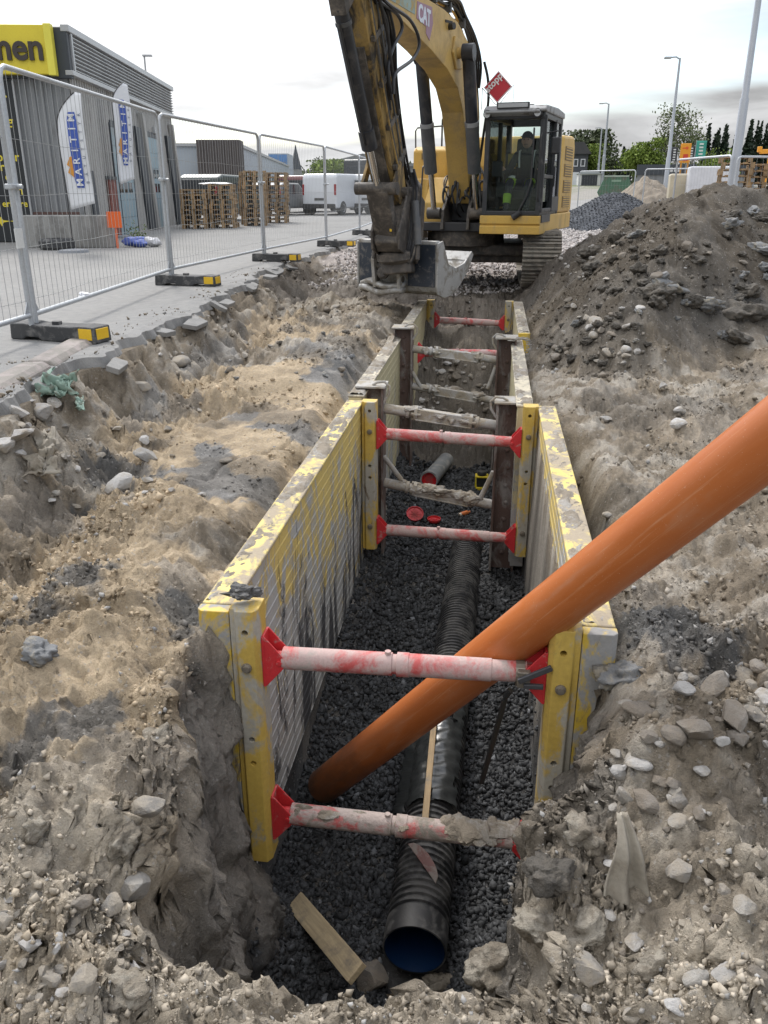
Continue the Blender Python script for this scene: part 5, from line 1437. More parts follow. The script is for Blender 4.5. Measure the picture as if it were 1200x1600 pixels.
skinned('trousers', lp, [(0,1),(1,2),(2,3),(3,4),(4,5),(0,6),(6,7),(7,8),(8,9),(9,10)], M['navy_cloth'], per)
for q0, q1, r_ in (((0.90, 0.50, 1.26), (0.88, 0.70, 1.27), 0.083), ((1.19, 0.52, 1.26), (1.20, 0.74, 1.26), 0.083), ((0.88, 0.82, 1.10), (0.88, 0.86, 0.96), 0.066)):
    b = MB(); b.lathe([(0, r_*0.9), (0.02, r_), ((W(*q1)-W(*q0)).length, r_*0.92)], W(*q0), W(*q1)-W(*q0), 14, caps=False); b.build('hi_vis_panel', M['hivis'], per, smooth=True)
hd = MB(); hd.sphere(W(1.05, 0.325, 1.90), 0.105, 14, 10, sc=(0.80, 0.95, 1.12)); 
hd.sphere(W(1.05, 0.425, 1.885), 0.022, 8, 6, sc=(0.8, 1.0, 1.3))
for s in (-1, 1): hd.sphere(W(1.05+s*0.084, 0.315, 1.89), 0.026, 8, 6, sc=(0.4, 0.8, 1.1))
hd.build('face', M['skin'], per, smooth='all')
ey = MB()
for s in (-1, 1): ey.sphere(W(1.05+s*0.034, 0.412, 1.915), 0.011, 8, 6)
ey.bar(W(1.02, 0.418, 1.842), W(1.08, 0.418, 1.842), 0.008, 0.008)
ey.build('features', plain('dark features', (0.06, 0.03, 0.025), 0.5), per, smooth='all')
cp_ = MB(); cp_.sphere(W(1.05, 0.315, 1.95), 0.108, 14, 8, sc=(0.86, 1.0, 0.85)); cp_.box(W(1.05, 0.44, 1.955), (0.15, 0.10, 0.012))
cp_.build('cap', M['navy_cloth'], per, smooth=True)
for s in (-1, 1):
    hb = MB(); c = W(1.05+s*0.30, 0.66, 1.475)
    hb.sphere(c, 0.042, 10, 7, sc=(0.75, 1.0, 0.9))
    for q in range(4): hb.tube([c + Vector((0.018*(q-1.5), 0.025, 0.01)), c + Vector((0.018*(q-1.5), 0.052-0.004*abs(q-1.5), -0.005)), c + Vector((0.017*(q-1.5), 0.048, -0.03))], [0.010, 0.0095, 0.008], 6)
    hb.tube([c + Vector((s*0.026, 0.0, 0.005)), c + Vector((s*0.042, 0.02, -0.005)), c + Vector((s*0.03, 0.045, -0.015))], [0.012, 0.011, 0.009], 6)
    hb.build('hand', M['skin'], per, smooth='all')
for s in (-1, 1):
    t_ = MB(); t_.tube([W(1.05+s*0.11, 0.305, 1.50), W(1.05+s*0.115, 0.325, 1.64), W(1.05+s*0.12, 0.28, 1.745), W(1.05+s*0.12, 0.2, 1.755)], 0.016, 6); t_.build('reflective_band', M['reflex'], per, smooth=True)
t_ = MB(); t_.tube([W(0.84, 0.52, 1.345), W(0.88, 0.56, 1.352), W(0.93, 0.56, 1.345)], 0.03, 6); t_.build('reflective_band', M['reflex'], per, smooth=True)
# --- stop sign on the cab roof
st = thing('stop_sign', 'red diamond sign with white lettering standing on the cab roof', 'sign', ES, PI-EA)
c = W(0.72, 1.12, 2.60)
b = MB(); h = 0.215
b.prism([(0, h), (h, 0), (0, -h), (-h, 0)], c, (1,0,0), (0,0,1), (0, 0.012, 0)); pl2 = b.build('plate', paint('sign red', (0.50, 0.03, 0.045), 0.5, 0.05), st)
b = MB(); hh = h-0.012
for k in range(4):
    a0, a1 = PI/2*k, PI/2*(k+1)
    b.bar(c + Vector((math.cos(a0)*hh, 0.014, math.sin(a0)*hh)), c + Vector((math.cos(a1)*hh, 0.014, math.sin(a1)*hh)), 0.006, 0.014, (0,1,0))
b.build('border', plain('sign white', (0.7, 0.68, 0.66), 0.5), pl2)
# readable from the camera: u runs to image right = -X local, seen on the +Y local face
lettering('stopp', 0.135, plain('sign letters', (0.75, 0.74, 0.72), 0.5), pl2, c + Vector((0.062, 0.016, 0.062)), Vector((-1, 0, 1)), Vector((1, 0, 1)), 0.003, 0.003)
b = MB(); 
b.tube([c + Vector((0.24, 0, 0.0)), c + Vector((0.03, 0, -0.235)), c + Vector((-0.03, 0, -0.235)), c + Vector((-0.24, 0, 0.02)), c + Vector((-0.24, 0, -0.30))], 0.006, 6)
b.tube([c + Vector((0.24, 0, 0.0)), c + Vector((0.24, 0, -0.30))], 0.006, 6)
b.tube([c + Vector((0.0, 0, -0.2)), c + Vector((0.0, 0, -0.32))], 0.012, 6)
b.build('wire_stand', plain('galvanised wire', (0.4, 0.4, 0.4), 0.4, 0.8), st, smooth=True)
# ------------------------------------------------------------------ site fence along the street
M['galv'] = paint('galvanised tube', (0.42, 0.44, 0.46), 0.45, 0.08, (0.30, 0.29, 0.28), 0.12, 9, bump=0.05, metal=0.35, edge=0.3)
M['wire'] = plain('galvanised wire mesh', (0.36, 0.37, 0.37), 0.5, 0.3)
M['rubber'] = paint('black recycled rubber', (0.045, 0.046, 0.048), 0.75, 0.2, (0.15, 0.145, 0.14), 0.25, 9, bump=0.4)
M['reflector'] = plain('yellow reflector', (0.72, 0.45, 0.02), 0.35)
FP = [(-3.50, 2.4), (-3.74, 6.55), (-4.16, 10.80), (-3.98, 14.80), (-3.68, 19.0), (-3.74, 24.2), (-3.95, 28.6)]
def fence_panel(p0, p1, label, zb=0.0, h=2.03, r=0.021, wires=True, group='site fence panels', step=0.105, horiz=(0.32, 0.72, 1.12, 1.52), lean=0.0):
    p0, p1 = Vector((*p0, zb)), Vector((*p1, zb))
    t = thing('site_fence', label, 'fence', p0, 0, group)
    d = (p1-p0); L = d.length; u = d.normalized(); g = 0.045
    nrm = Vector((u.y, -u.x, 0))
    def Q(s, z): return u*s + Vector((0, 0, z)) + nrm*lean*z
    b = MB(); rc = 0.09
    pts = [Q(g, 0.06), Q(g, h-rc), Q(g+rc*0.3, h-rc*0.3), Q(g+rc, h), Q(L-g-rc, h), Q(L-g-rc*0.3, h-rc*0.3), Q(L-g, h-rc), Q(L-g, 0.06)]
    b.tube(pts, r, 10); b.build('frame', M['galv'], t, smooth=True)
    b = MB(); b.tube([Q(g, 0.20), Q(L-g, 0.20)], r, 10); b.build('bottom_rail', M['galv'], t, smooth=True)
    if wires:
        b = MB(); n = int((L-2*g)/step)
        for k in range(1, n):
            s = g + (L-2*g)*k/n
            b.tube([Q(s, 0.20), Q(s, h-0.005)], 0.0021, 4, caps=False)
        for z in horiz:
            P = [Q(g + (L-2*g)*q/8, z + 0.008*math.sin(q*1.7+z*9)) for q in range(9)]
            b.tube(P, 0.0024, 4, caps=False)
        tag(b.build('wire_mesh', M['wire'], t), kind='stuff')
    for s in (g, L-g):
        k = 1 if s < L/2 else -1
        b = MB(); b.prism([(0, 0.20), (0.10*k, 0.20), (0, 0.34)], Q(s, 0)-nrm*0.004, u, (0,0,1), nrm*0.008); b.build('gusset', M['galv'], t)
    return t
names = ['galvanised fence panel at the near left edge with only its bottom rail in view', 'long galvanised fence panel in front of the grey workshop', 'galvanised fence panel in front of the pallet stacks', 'galvanised fence panel in front of the white van', 'galvanised fence panel just left of the excavator stick', 'farthest galvanised fence panel behind the excavator stick']
for k in range(6):
    fence_panel(FP[k], FP[k+1], names[k])
def fence_foot(p, rz, label):
    t = thing('rubber_block', label, 'fence foot', (p[0], p[1], 0.0), rz, 'black rubber fence feet')
    b = MB()
    b.prism([(-0.42, 0.0), (-0.30, 0.0), (-0.26, 0.025), (-0.14, 0.025), (-0.10, 0), (0.10, 0), (0.14, 0.025), (0.26, 0.025), (0.30, 0), (0.42, 0), (0.41, 0.13), (0.28, 0.135), (0.18, 0.125), (-0.18, 0.125), (-0.28, 0.135), (-0.41, 0.13)], (0, -0.11, 0), (1,0,0), (0,0,1), (0, 0.22, 0))
    b.build('body', M['rubber'], t, bevel=0.012)
    for yy in (-0.113, 0.107):
        b = MB(); b.bx(0.27, 0.395, yy, yy+0.006, 0.03, 0.118); b.build('reflector', M['reflector'], t, bevel=0.002)
    b = MB(); b.bx(0.402, 0.419, -0.075, 0.075, 0.03, 0.115); b.build('reflector', M['reflector'], t, bevel=0.002)
    b = MB(); b.cyl((-0.02, 0, 0.12), (-0.02, 0, 0.15), 0.04, n=14); b.build('socket', M['rubber'], t, smooth=True)
    return t
fl_ = ['black rubber fence foot with yellow reflector at the near left kerb', 'black rubber fence foot below the second fence joint', 'black rubber fence foot in front of the pallet stacks', 'black rubber fence foot in front of the white van', 'farthest black rubber fence foot beside the excavator bucket']
for k in range(1, 6): fence_foot((FP[k][0]+0.22, FP[k][1]), R(-12 if k == 1 else -5), fl_[k-1])
for k, (zz_, kk) in enumerate(((1.18, 1), (1.28, 2), (1.28, 3), (1.28, 4))):
    cl = thing('fence_clamp', 'steel clamp joining the posts at fence joint %s' % ('nearest the kerb stones', 'left of the pallet stacks', 'right of the tall pallet stacks', 'right of the white van')[k], 'clamp', (FP[kk][0], FP[kk][1], zz_), 0, 'fence clamps')
    b = MB(); b.box((0, 0, 0), (0.065, 0.16, 0.04)); b.build('jaw', M['galv'], cl, bevel=0.008)
    b = MB(); b.cyl((0.03, 0, 0), (0.075, 0, 0), 0.016, n=8); b.build('bolt', M['galv'], cl)
b = MB(); b.bx(-0.004, 0.004, -0.055, 0.055, -0.075, 0.075)
o = b.build('notice_card', plain('white card', (0.62, 0.63, 0.62), 0.6)); o.location = (FP[1][0]+0.03, FP[1][1]-0.08, 0.80)
tag(o, 'small blank white card tied to the near fence post', 'card')
# crumpled white tie on the bottom rail
o = link('paper_scrap', rock_mesh('paper_scrap', 77, 2, 1.0, 5, 0.3), plain('white paper', (0.7, 0.7, 0.72), 0.7), loc=(-3.88, 7.75, 0.22)); o.scale = (0.05, 0.075, 0.04)
tag(o, 'crumpled white scrap wrapped on the fence bottom rail', 'scrap')

# granite kerb stones where the street edge survives
M['granite'] = paint('pinkish granite', (0.31, 0.27, 0.25), 0.85, 0.1, (0.24, 0.22, 0.195), 0.4, 8, bump=0.5, bscale=80)
for k, (x, y, rz, L) in enumerate(((-3.12, 5.05, 0.10, 0.9), (-3.22, 5.98, 0.12, 0.85))):
    b = MB(); b.prism([(-0.11, -0.10), (0.10, -0.10), (0.11, 0.02), (0.06, 0.055), (-0.09, 0.06), (-0.115, 0.02)], (0, -L/2, 0), (1,0,0), (0,0,1), (0, L, 0))
    o = b.build('kerb_stone', M['granite'], bevel=0.018); o.location = (x, y, -0.035+0.01*k); o.rotation_euler = (0.02, 0.06*(k-1), rz)
    tag(o, 'pinkish granite kerb stone, %s' % ('nearer of the two by the fence foot', 'farther of the two by the fence foot')[k], 'kerb stone', 'granite kerb stones')

# ------------------------------------------------------------------ grey workshop on the left
BZ = R(9.6); BO = (-9.68, 19.97, 0)
ws = thing('workshop_building', 'grey corrugated workshop with louvred fascia and blue garage doors', 'building', BO, BZ)
M['clad_light'] = paint('light grey cladding', (0.36, 0.355, 0.34), 0.55, 0.06, (0.28, 0.275, 0.265), 0.15, 1.5, (1,1,0.4), 0.05, 30)
M['clad_grey'] = paint('mid grey cladding', (0.21, 0.215, 0.22), 0.5, 0.06, (0.17, 0.17, 0.17), 0.2, 1.5, (1,1,0.4), 0.05, 30)
M['fascia_dark'] = paint('dark slate fascia', (0.045, 0.052, 0.062), 0.5, 0.08, bump=0.05)
M['silver'] = paint('silver grey trim', (0.42, 0.425, 0.43), 0.4, 0.05, bump=0.04, metal=0.2)
M['concrete'] = paint('stained concrete', (0.30, 0.295, 0.28), 0.9, 0.12, (0.20, 0.195, 0.185), 0.35, 2.5, (1,1,0.5), 0.4, 50)
M['door_blue'] = paint('faded blue door paint', (0.24, 0.34, 0.39), 0.5, 0.06, (0.30, 0.33, 0.34), 0.2, 2, bump=0.05)
def corrugated(x0, y0, x1, y1, z0, z1, pitch, depth, nrm):
    """upright trapezoid sheeting between two plan points"""
    a, c = Vector((x0, y0)), Vector((x1, y1)); L = (c-a).length; u = (c-a)/L; n = Vector(nrm).normalized()
    pts = []; s = 0
    while s < L:
        for ds, q in ((0, 0), (0.42, 0), (0.5, 1), (0.92, 1)):
            if s + ds*pitch <= L: pts.append(a + u*(s + ds*pitch) + n*depth*q)
        s += pitch
    pts.append(c)
    b = MB()
    for p in pts: b.v += [(p.x, p.y, z0), (p.x, p.y, z1)]
    for i in range(len(pts)-1): b.f.append((2*i, 2*i+2, 2*i+3, 2*i+1)); b.m.append(0)
    return b
b = MB(); b.bx(-13.9, -0.05, 0.05, 11.6, 0, 4.45); b.build('core', M['clad_grey'], ws)
corrugated(-13.9, 0.0, -0.02, 0.0, 0.62, 3.5, 0.19, 0.035, (0,-1)).build('front_wall', M['clad_grey'], ws)
corrugated(0.0, 0.0, 0.0, 11.6, 0.0, 3.6, 0.20, 0.03, (1,0)).build('side_wall', M['clad_light'], ws)
b = MB(); b.bx(-13.9, 0.0, -0.06, 0.05, 0, 0.62); b.build('plinth', M['concrete'], ws)
b = MB(); b.bx(-13.9, -0.12, -0.07, 0.0, 0.62, 0.68); b.build('base_flashing', paint('brown flashing', (0.10, 0.055, 0.045), 0.6), ws)
fa = MB(); fa.bx(-13.9, 0.10, -0.16, 0.04, 3.5, 4.5); fo = fa.build('fascia', M['fascia_dark'], ws, bevel=0.01)
fs = MB(); fs.bx(0.0, 0.06, 0.045, 11.7, 3.6, 4.5); fso = fs.build('side_fascia', M['clad_grey'], ws)
for k in range(9):
    z = 3.70 + k*0.082
    b = MB(); b.prism([(0.06, z-0.03), (0.13, z-0.015), (0.13, z+0.0), (0.06, z+0.028)], (0, 0.16, 0), (1,0,0), (0,0,1), (0, 11.45, 0)); b.build('slat', M['silver'], fso)
for z0, z1, x1 in ((3.56, 3.66, 0.15), (4.42, 4.56, 0.16)):
    b = MB(); b.bx(-0.02, x1, -0.17, 11.75, z0, z1); b.build('trim', M['silver'], ws, bevel=0.01)
b = MB(); b.bx(0.04, 0.14, 0.05, 0.15, 3.66, 4.42); b.build('trim', M['silver'], ws, bevel=0.008)
b = MB(); b.bx(-14, 0.02, -0.1, 11.6, 4.45, 4.52); b.build('roof', M['fascia_dark'], ws)
def garage(y0, y1, zt):
    f = MB(); f.bx(0.028, 0.06, y0-0.06, y0, 0, zt+0.1); f.bx(0.028, 0.06, y1, y1+0.06, 0, zt+0.1); f.bx(0.028, 0.06, y0, y1, zt, zt+0.1)
    d = f.build('garage_door', M['fascia_dark'], ws)
    n = 6
    for k in range(n):
        z0, z1 = zt*k/n+0.004, zt*(k+1)/n-0.004
        b = MB(); b.bx(0.03, 0.052, y0+0.002, y1-0.002, z0, z1); b.build('panel', M['door_blue'], d, bevel=0.006)
    for z0 in (1.10, 1.52):
        for q in range(3):
            a = y0 + (y1-y0)*(0.14 + 0.26*q)
            b = MB(); b.bx(0.045, 0.060, a, a+(y1-y0)*0.2, z0, z0+0.27); b.build('pane', M['window_dark'], d, bevel=0.004)
    b = MB(); b.bx(0.03, 0.055, y0, y1, zt-0.001, zt+0.16); b.build('lintel', M['fascia_dark'], d)
garage(2.95, 4.95, 2.72); garage(6.95, 8.75, 2.72)
for y0, y1 in ((5.45, 6.95), (10.0, 11.6)):
    b = MB(); b.prism([(y0, 2.9), (y0+0.75, 2.9), (y1+0.15, 0.0), (y1-0.65, 0.0)], (0.032, 0, 0), (0,1,0), (0,0,1), (0.10, 0, 0)); b.build('pilaster', M['fascia_dark'], ws, bevel=0.01)
    b = MB(); b.prism([(y0+0.80, 3.3), (y0+1.05, 3.3), (y1+0.50, 0.0), (y1+0.20, 0.0)], (0.032, 0, 0), (0,1,0), (0,0,1), (0.16, 0, 0)); b.build('pilaster', M['clad_light'], ws, bevel=0.01)
b = MB(); b.prism([(0.35, 1.6), (0.75, 1.6), (0.95, 0.0), (0.45, 0.0)], (0.032, 0, 0), (0,1,0), (0,0,1), (0.06, 0, 0)); b.build('pilaster', M['fascia_dark'], ws)
b = MB(); b.bx(0.03, 0.09, 2.05, 2.80, 0, 1.42); rd = b.build('low_door', paint('rust red door', (0.20, 0.055, 0.04), 0.6, 0.1, (0.14, 0.05, 0.04), 0.3, 3), ws, bevel=0.006)
b = MB(); b.bx(0.03, 0.11, 1.98, 2.88, 1.42, 1.50); b.build('lintel', M['fascia_dark'], rd)
b = MB(); b.bx(0.04, 0.12, 8.2, 8.9, 2.86, 3.05); b.build('wall_light', M['silver'], ws, bevel=0.01)
b = MB(); b.cyl((-0.3, 9.6, 4.5), (-0.3, 9.6, 5.25), 0.03, n=8); b.box((-0.2, 9.6, 5.25), (0.30, 0.14, 0.05)); b.build('roof_lamp', M['silver'], ws)
# yellow shop sign and the dark notice board
M['sign_yellow'] = paint('sign yellow', (0.68, 0.55, 0.04), 0.5, 0.05, (0.55, 0.42, 0.03), 0.1, 2, bump=0.02)
sg = thing('shop_sign', 'large yellow shop sign with dark letters on the workshop front', 'sign', BO, BZ)
b = MB(); b.bx(-6.0, -0.20, -0.36, -0.165, 3.55, 4.52); b.build('panel', M['sign_yellow'], sg, bevel=0.02)
b = MB(); b.bx(-0.32, -0.16, -0.40, -0.20, 3.53, 4.54); b.build('end_frame', plain('sign frame yellow', (0.74, 0.66, 0.08), 0.4), sg, bevel=0.01)
lettering('men', 0.74, plain('sign letters dark', (0.045, 0.035, 0.03), 0.5), sg, (-0.36, -0.385, 4.06), (1,0,0), (0,0,1), 0.022, 0.018, 'RIGHT', sx=0.95)
nb = thing('notice_board', 'tall black board with yellow writing on the workshop front', 'sign', BO, BZ)
b = MB(); b.bx(-5.0, -1.25, -0.12, -0.072, 0.02, 3.45); b.build('panel', plain('board black', (0.018, 0.02, 0.022), 0.5), nb, bevel=0.004)
b = MB(); b.bx(-1.25, -1.21, -0.125, -0.07, 0.02, 3.45); b.build('edge_strip', M['silver'], nb)
M['board_txt'] = plain('board letters yellow', (0.72, 0.58, 0.04), 0.5)
for body, z, xr, s in (('der', 3.10, -1.40, 0.30), ('edag', 2.62, -1.34, 0.28), ('00', 2.42, -1.50, 0.26), ('oner', 1.87, -1.32, 0.27), ('roll', 1.66, -1.42, 0.27), ('oll', 1.45, -1.44, 0.27), ('n', 1.15, -1.34, 0.27), ('erklere', 0.86, -1.28, 0.20)):
    lettering(body, s, M['board_txt'], nb, (xr, -0.124, z), (1,0,0), (0,0,1), 0.003, 0.004, 'RIGHT')
for x in (-1.55, -1.95):
    b = MB(); b.prism([(0, 0.10), (0.05, 0.02), (0.22, 0.0), (0.05, -0.03), (0, -0.12), (-0.05, -0.03), (-0.2, 0.0), (-0.05, 0.02)], (x, -0.125, 0.48), (1,0,0), (0,0,1), (0, 0.003, 0)); b.build('ornament', M['board_txt'], nb)

# feather flags
M['flag_white'] = plain('white flag cloth', (0.70, 0.71, 0.73), 0.8)
M['flag_blue'] = plain('flag blue print', (0.06, 0.11, 0.40), 0.8)
M['flag_orange'] = plain('flag orange print', (0.62, 0.28, 0.05), 0.8)
M['flag_grey'] = plain('flag grey print', (0.13, 0.15, 0.22), 0.8)
def bow(x, z): return 0.045*math.sin(z*2.6) + 0.03*math.sin(x*6+z)
def feather(loc, rz, label, sc=1.0, up=0.0):
    t = thing('feather_flag', label, 'flag', loc, rz, 'white feather flags')
    before = set(o.name for o in bpy.data.objects)
    H0, H1 = 0.55, 2.55
    def wl_l(z):  # left outline
        k = (z-H0)/(H1-H0)
        return -0.25 + 0.10*max(0, (0.12-k))*4 if k < 0.12 else (-0.25 if k < 0.70 else -0.25 + 0.40*((k-0.70)/0.30)**2.2)
    def wl_r(z): return 0.27
    b = MB(); n, m_ = 30, 9
    for i in range(n+1):
        z = H0 + (H1-H0)*i/n
        zz0 = 0.17*(1-i/n)**6
        for j in range(m_+1):
            x = wl_l(z) + (wl_r(z)-wl_l(z))*j/m_
            b.v.append((x*sc, bow(x, z), (z - 0.12*(1-j/m_)*(1-i/n)**8 + (0.0 if i < n else -0.03*(j/m_)))*sc))
    for i in range(n):
        for j in range(m_):
            b.f.append((i*(m_+1)+j, i*(m_+1)+j+1, (i+1)*(m_+1)+j+1, (i+1)*(m_+1)+j)); b.m.append(0)
    o = b.build('cloth', M['flag_white'], t, smooth='all')
    so = o.modifiers.new('thick', 'SOLIDIFY'); so.thickness = 0.004
    def decal(nm, poly, mat_, dy):
        q = MB()
        bmx = bmesh.new(); vv = [bmx.verts.new((x*sc, bow(x, z)+dy, z*sc)) for x, z in poly]
        bmx.faces.new(vv); me_ = bpy.data.meshes.new(nm); bmx.to_mesh(me_); bmx.free()
        return link(nm, me_, mat_, t)
    zc0, zc1, xw = 0.84, 2.20, 0.098
    cx = 0.035
    for s in (-1, 1):
        dy = 0.012*s
        for q in range(9):   # blue strip follows the bowed cloth in short lengths
            z0, z1 = zc0 + (zc1-zc0)*q/9, zc0 + (zc1-zc0)*(q+1)/9
            w0 = xw*0.7 if q == 0 else xw; w1 = xw*0.7 if q == 8 else xw
            decal('stripe', [(cx-w0, z0), (cx+w0, z0), (cx+w1, z1), (cx-w1, z1)], M['flag_blue'], dy)
        decal('emblem', [(-0.17, 1.12), (-0.05, 1.02), (-0.035, 1.22), (-0.04, 1.42), (-0.10, 1.40), (-0.17, 1.26), (-0.12, 1.22)], M['flag_orange'], dy)
        word = 'MARITIM'
        for q, chh in enumerate(word):
            z = zc0 + 0.10 + (zc1-zc0-0.2)*q/(len(word)-1)
            lettering(chh, 0.19*sc, M['flag_white'], t, (cx*sc, bow(cx, z) + 0.024*s, z*sc), (0,0,1), (-1,0,0) if s < 0 else (1,0,0), 0.001, 0.003)
        small = 'BÅTUTSTYR'
        for q, chh in enumerate(small):
            z = zc0 + 0.10 + (zc1-zc0-0.15)*q/(len(small)-1)
            lettering(chh, 0.085*sc, M['flag_grey'], t, (0.195*sc, bow(0.195, z) + 0.014*s, z*sc), (0,0,1), (-1,0,0) if s < 0 else (1,0,0), 0.001, 0.0)
    for o in bpy.data.objects:
        if o.name not in before: o.location.z += up
    b = MB(); pts = [(-0.255*sc, 0, -up), (-0.255*sc, bow(-0.25, 0.6), 0.6*sc), (-0.258*sc, bow(-0.25, 1.3), 1.3*sc), (-0.256*sc, bow(-0.25, 1.9), 1.92*sc)]
    for i in range(22, 31): z = H0 + (H1-H0)*i/30; pts.append(((wl_l(z)-0.006)*sc, bow(wl_l(z), z), z*sc))
    b.tube(pts, 0.011, 6); b.build('pole', M['machine_black'], t, smooth=True, loc=(0, 0, up))
    b = MB(); b.lathe([(0, 0.30), (0.05, 0.28), (0.07, 0.06)], (-0.255*sc, 0, 0), (0,0,1), 20); b.build('base', plain('flag base grey', (0.2, 0.21, 0.23), 0.6), t, smooth=True)
    return t
feather((-8.08, 16.5, 0.0), R(6), 'white feather flag with blue lettered strip beside the black board', 0.98, 0.38)
feather((-9.50, 22.2, 0.0), R(66), 'white feather flag turned nearly edge-on before the garage doors', 1.12, 0.82)

# low concrete block wall, orange marker, bags, tyre, weeds in front of the workshop
b = MB(); b.bx(-1.9, 0.0, 0, 0.35, 0, 0.66)
o = b.build('concrete_block', M['concrete'], bevel=0.02); o.location = (-8.15, 17.95, 0); o.rotation_euler = (0, 0, BZ); tag(o, 'low grey concrete block wall in front of the workshop', 'concrete block')
b = MB(); b.bx(-0.15, 0.15, -0.02, 0.02, 0.42, 0.74); b.bx(-0.02, 0.02, 0.021, 0.05, 0.0, 0.7)
o = b.build('marker_board', plain('orange marker', (0.75, 0.13, 0.02), 0.5)); o.location = (-7.98, 17.75, 0); o.rotation_euler = (0, 0, BZ); tag(o, 'square orange marker board at the end of the concrete wall', 'marker board')
M['bag_blue'] = plain('blue sack', (0.06, 0.10, 0.35), 0.6)
for k, (x, y, s) in enumerate(((-7.78, 18.3, 0.22), (-7.45, 18.35, 0.19), (-7.62, 18.15, 0.17))):
    o = link('sack', rock_mesh('sack', 60+k, 3, 0.9, 3, 0.2), M['bag_blue'] if k != 1 else plain('pale sack', (0.5, 0.5, 0.52), 0.7), smooth=True, loc=(x, y, s*0.5)); o.scale = (s*1.1, s, s*0.8)
    tag(o, ('blue sack leaning by the orange marker board', 'pale sack at the right end of the sacks', 'small blue sack in front of the other sacks')[k], 'sack', 'sacks by the workshop')
b = MB(); b.lathe([(0, 0.20), (0, 0.32), (0.05, 0.36), (0.17, 0.36), (0.22, 0.32), (0.22, 0.20), (0, 0.20)], (0,0,0), (0,0,1), 28, caps=False)
o = b.build('tyre', M['rubber'], smooth=True); o.location = (-9.1, 17.3, 0); tag(o, 'black tyre lying at the foot of the concrete wall', 'tyre')
wd = MB(); r_ = random.Random(3)
for k in range(160):
    x, y, z = r_.gauss(0, 0.12), r_.gauss(0, 0.12), abs(r_.gauss(0.12, 0.14)); a = r_.uniform(0, 6.3); s = r_.uniform(0.03, 0.07)
    wd.add([(x, y, z), (x+s*math.cos(a), y+s*math.sin(a), z+s*0.5), (x+s*0.6*math.cos(a+1), y+s*0.6*math.sin(a+1), z+s)], [(0,1,2)])
o = wd.build('weed_foliage', paint('weed green', (0.09, 0.13, 0.03), 0.8)); o.location = (-8.0, 18.9, 0.05); tag(o, 'small green weed growing by the sacks', 'plant')

# ------------------------------------------------------------------ pallets
M['pallet'] = paint('weathered pallet wood', (0.36, 0.235, 0.12), 0.8, 0.25, (0.24, 0.17, 0.10), 0.35, 4, bump=0.2)
pb = MB()
for x in (-0.35, 0.0, 0.35):
    for y in (-0.53, 0.0, 0.53): pb.box((x, y, 0.066), (0.11, 0.14, 0.078))
    pb.box((x, 0, 0.013), (0.11, 1.2, 0.024))
for y in (-0.53, 0.0, 0.53): pb.box((0, y, 0.1165), (0.8, 0.14, 0.021))
for x in (-0.34, -0.17, 0.0, 0.17, 0.34): pb.box((x, 0, 0.138), (0.12, 1.2, 0.021))
pal_me = pb.mesh('pallet'); pal_me.materials.append(M['pallet'])
ORD = ('bottom', 'second', 'third', 'fourth', 'fifth', 'sixth', 'seventh', 'eighth', 'ninth', 'tenth', 'eleventh', 'twelfth', 'thirteenth', 'fourteenth')
def stack(x, y, n, rz, label, group, tol=0.03, z0=0.0, seed=1):
    r_ = random.Random(seed)
    for k in range(n):
        o = bpy.data.objects.new('pallet', pal_me); C.objects.link(o)
        o.location = (x + r_.uniform(-tol, tol), y + r_.uniform(-tol, tol), z0 + k*0.1495); o.rotation_euler = (0, 0, rz + r_.uniform(-0.03, 0.03))
        tag(o, ('topmost wooden pallet in ' if k == n-1 else 'bottom wooden pallet in ' if k == 0 else ORD[k] + ' wooden pallet from the ground in ') + label, 'pallet', group)
stack(-9.75, 28.0, 8, R(12), 'the leftmost low stack by the workshop', 'pallets in the leftmost stack', seed=1)
stack(-9.00, 28.6, 9, R(12), 'the low stack under the white cover', 'pallets in the covered stack', seed=2)
stack(-8.45, 30.6, 12, R(14), 'the tall stack left of the fence joint', 'pallets in the left tall stack', seed=3)
stack(-8.95, 31.8, 12, R(14), 'the tall stack behind the covered one', 'pallets in the rear tall stack', seed=5)
stack(-8.35, 33.4, 12, R(10), 'the tall stack beside the parked cars', 'pallets in the right tall stack', seed=4)
o = link('pallet_cover', rock_mesh('pallet_cover', 31, 3, 0.6, 2, 0.1), plain('white plastic cover', (0.68, 0.69, 0.70), 0.5), smooth=True, loc=(-9.15, 28.6, 1.36)); o.scale = (0.55, 0.7, 0.16); tag(o, 'white plastic cover over the second pallet stack', 'cover')

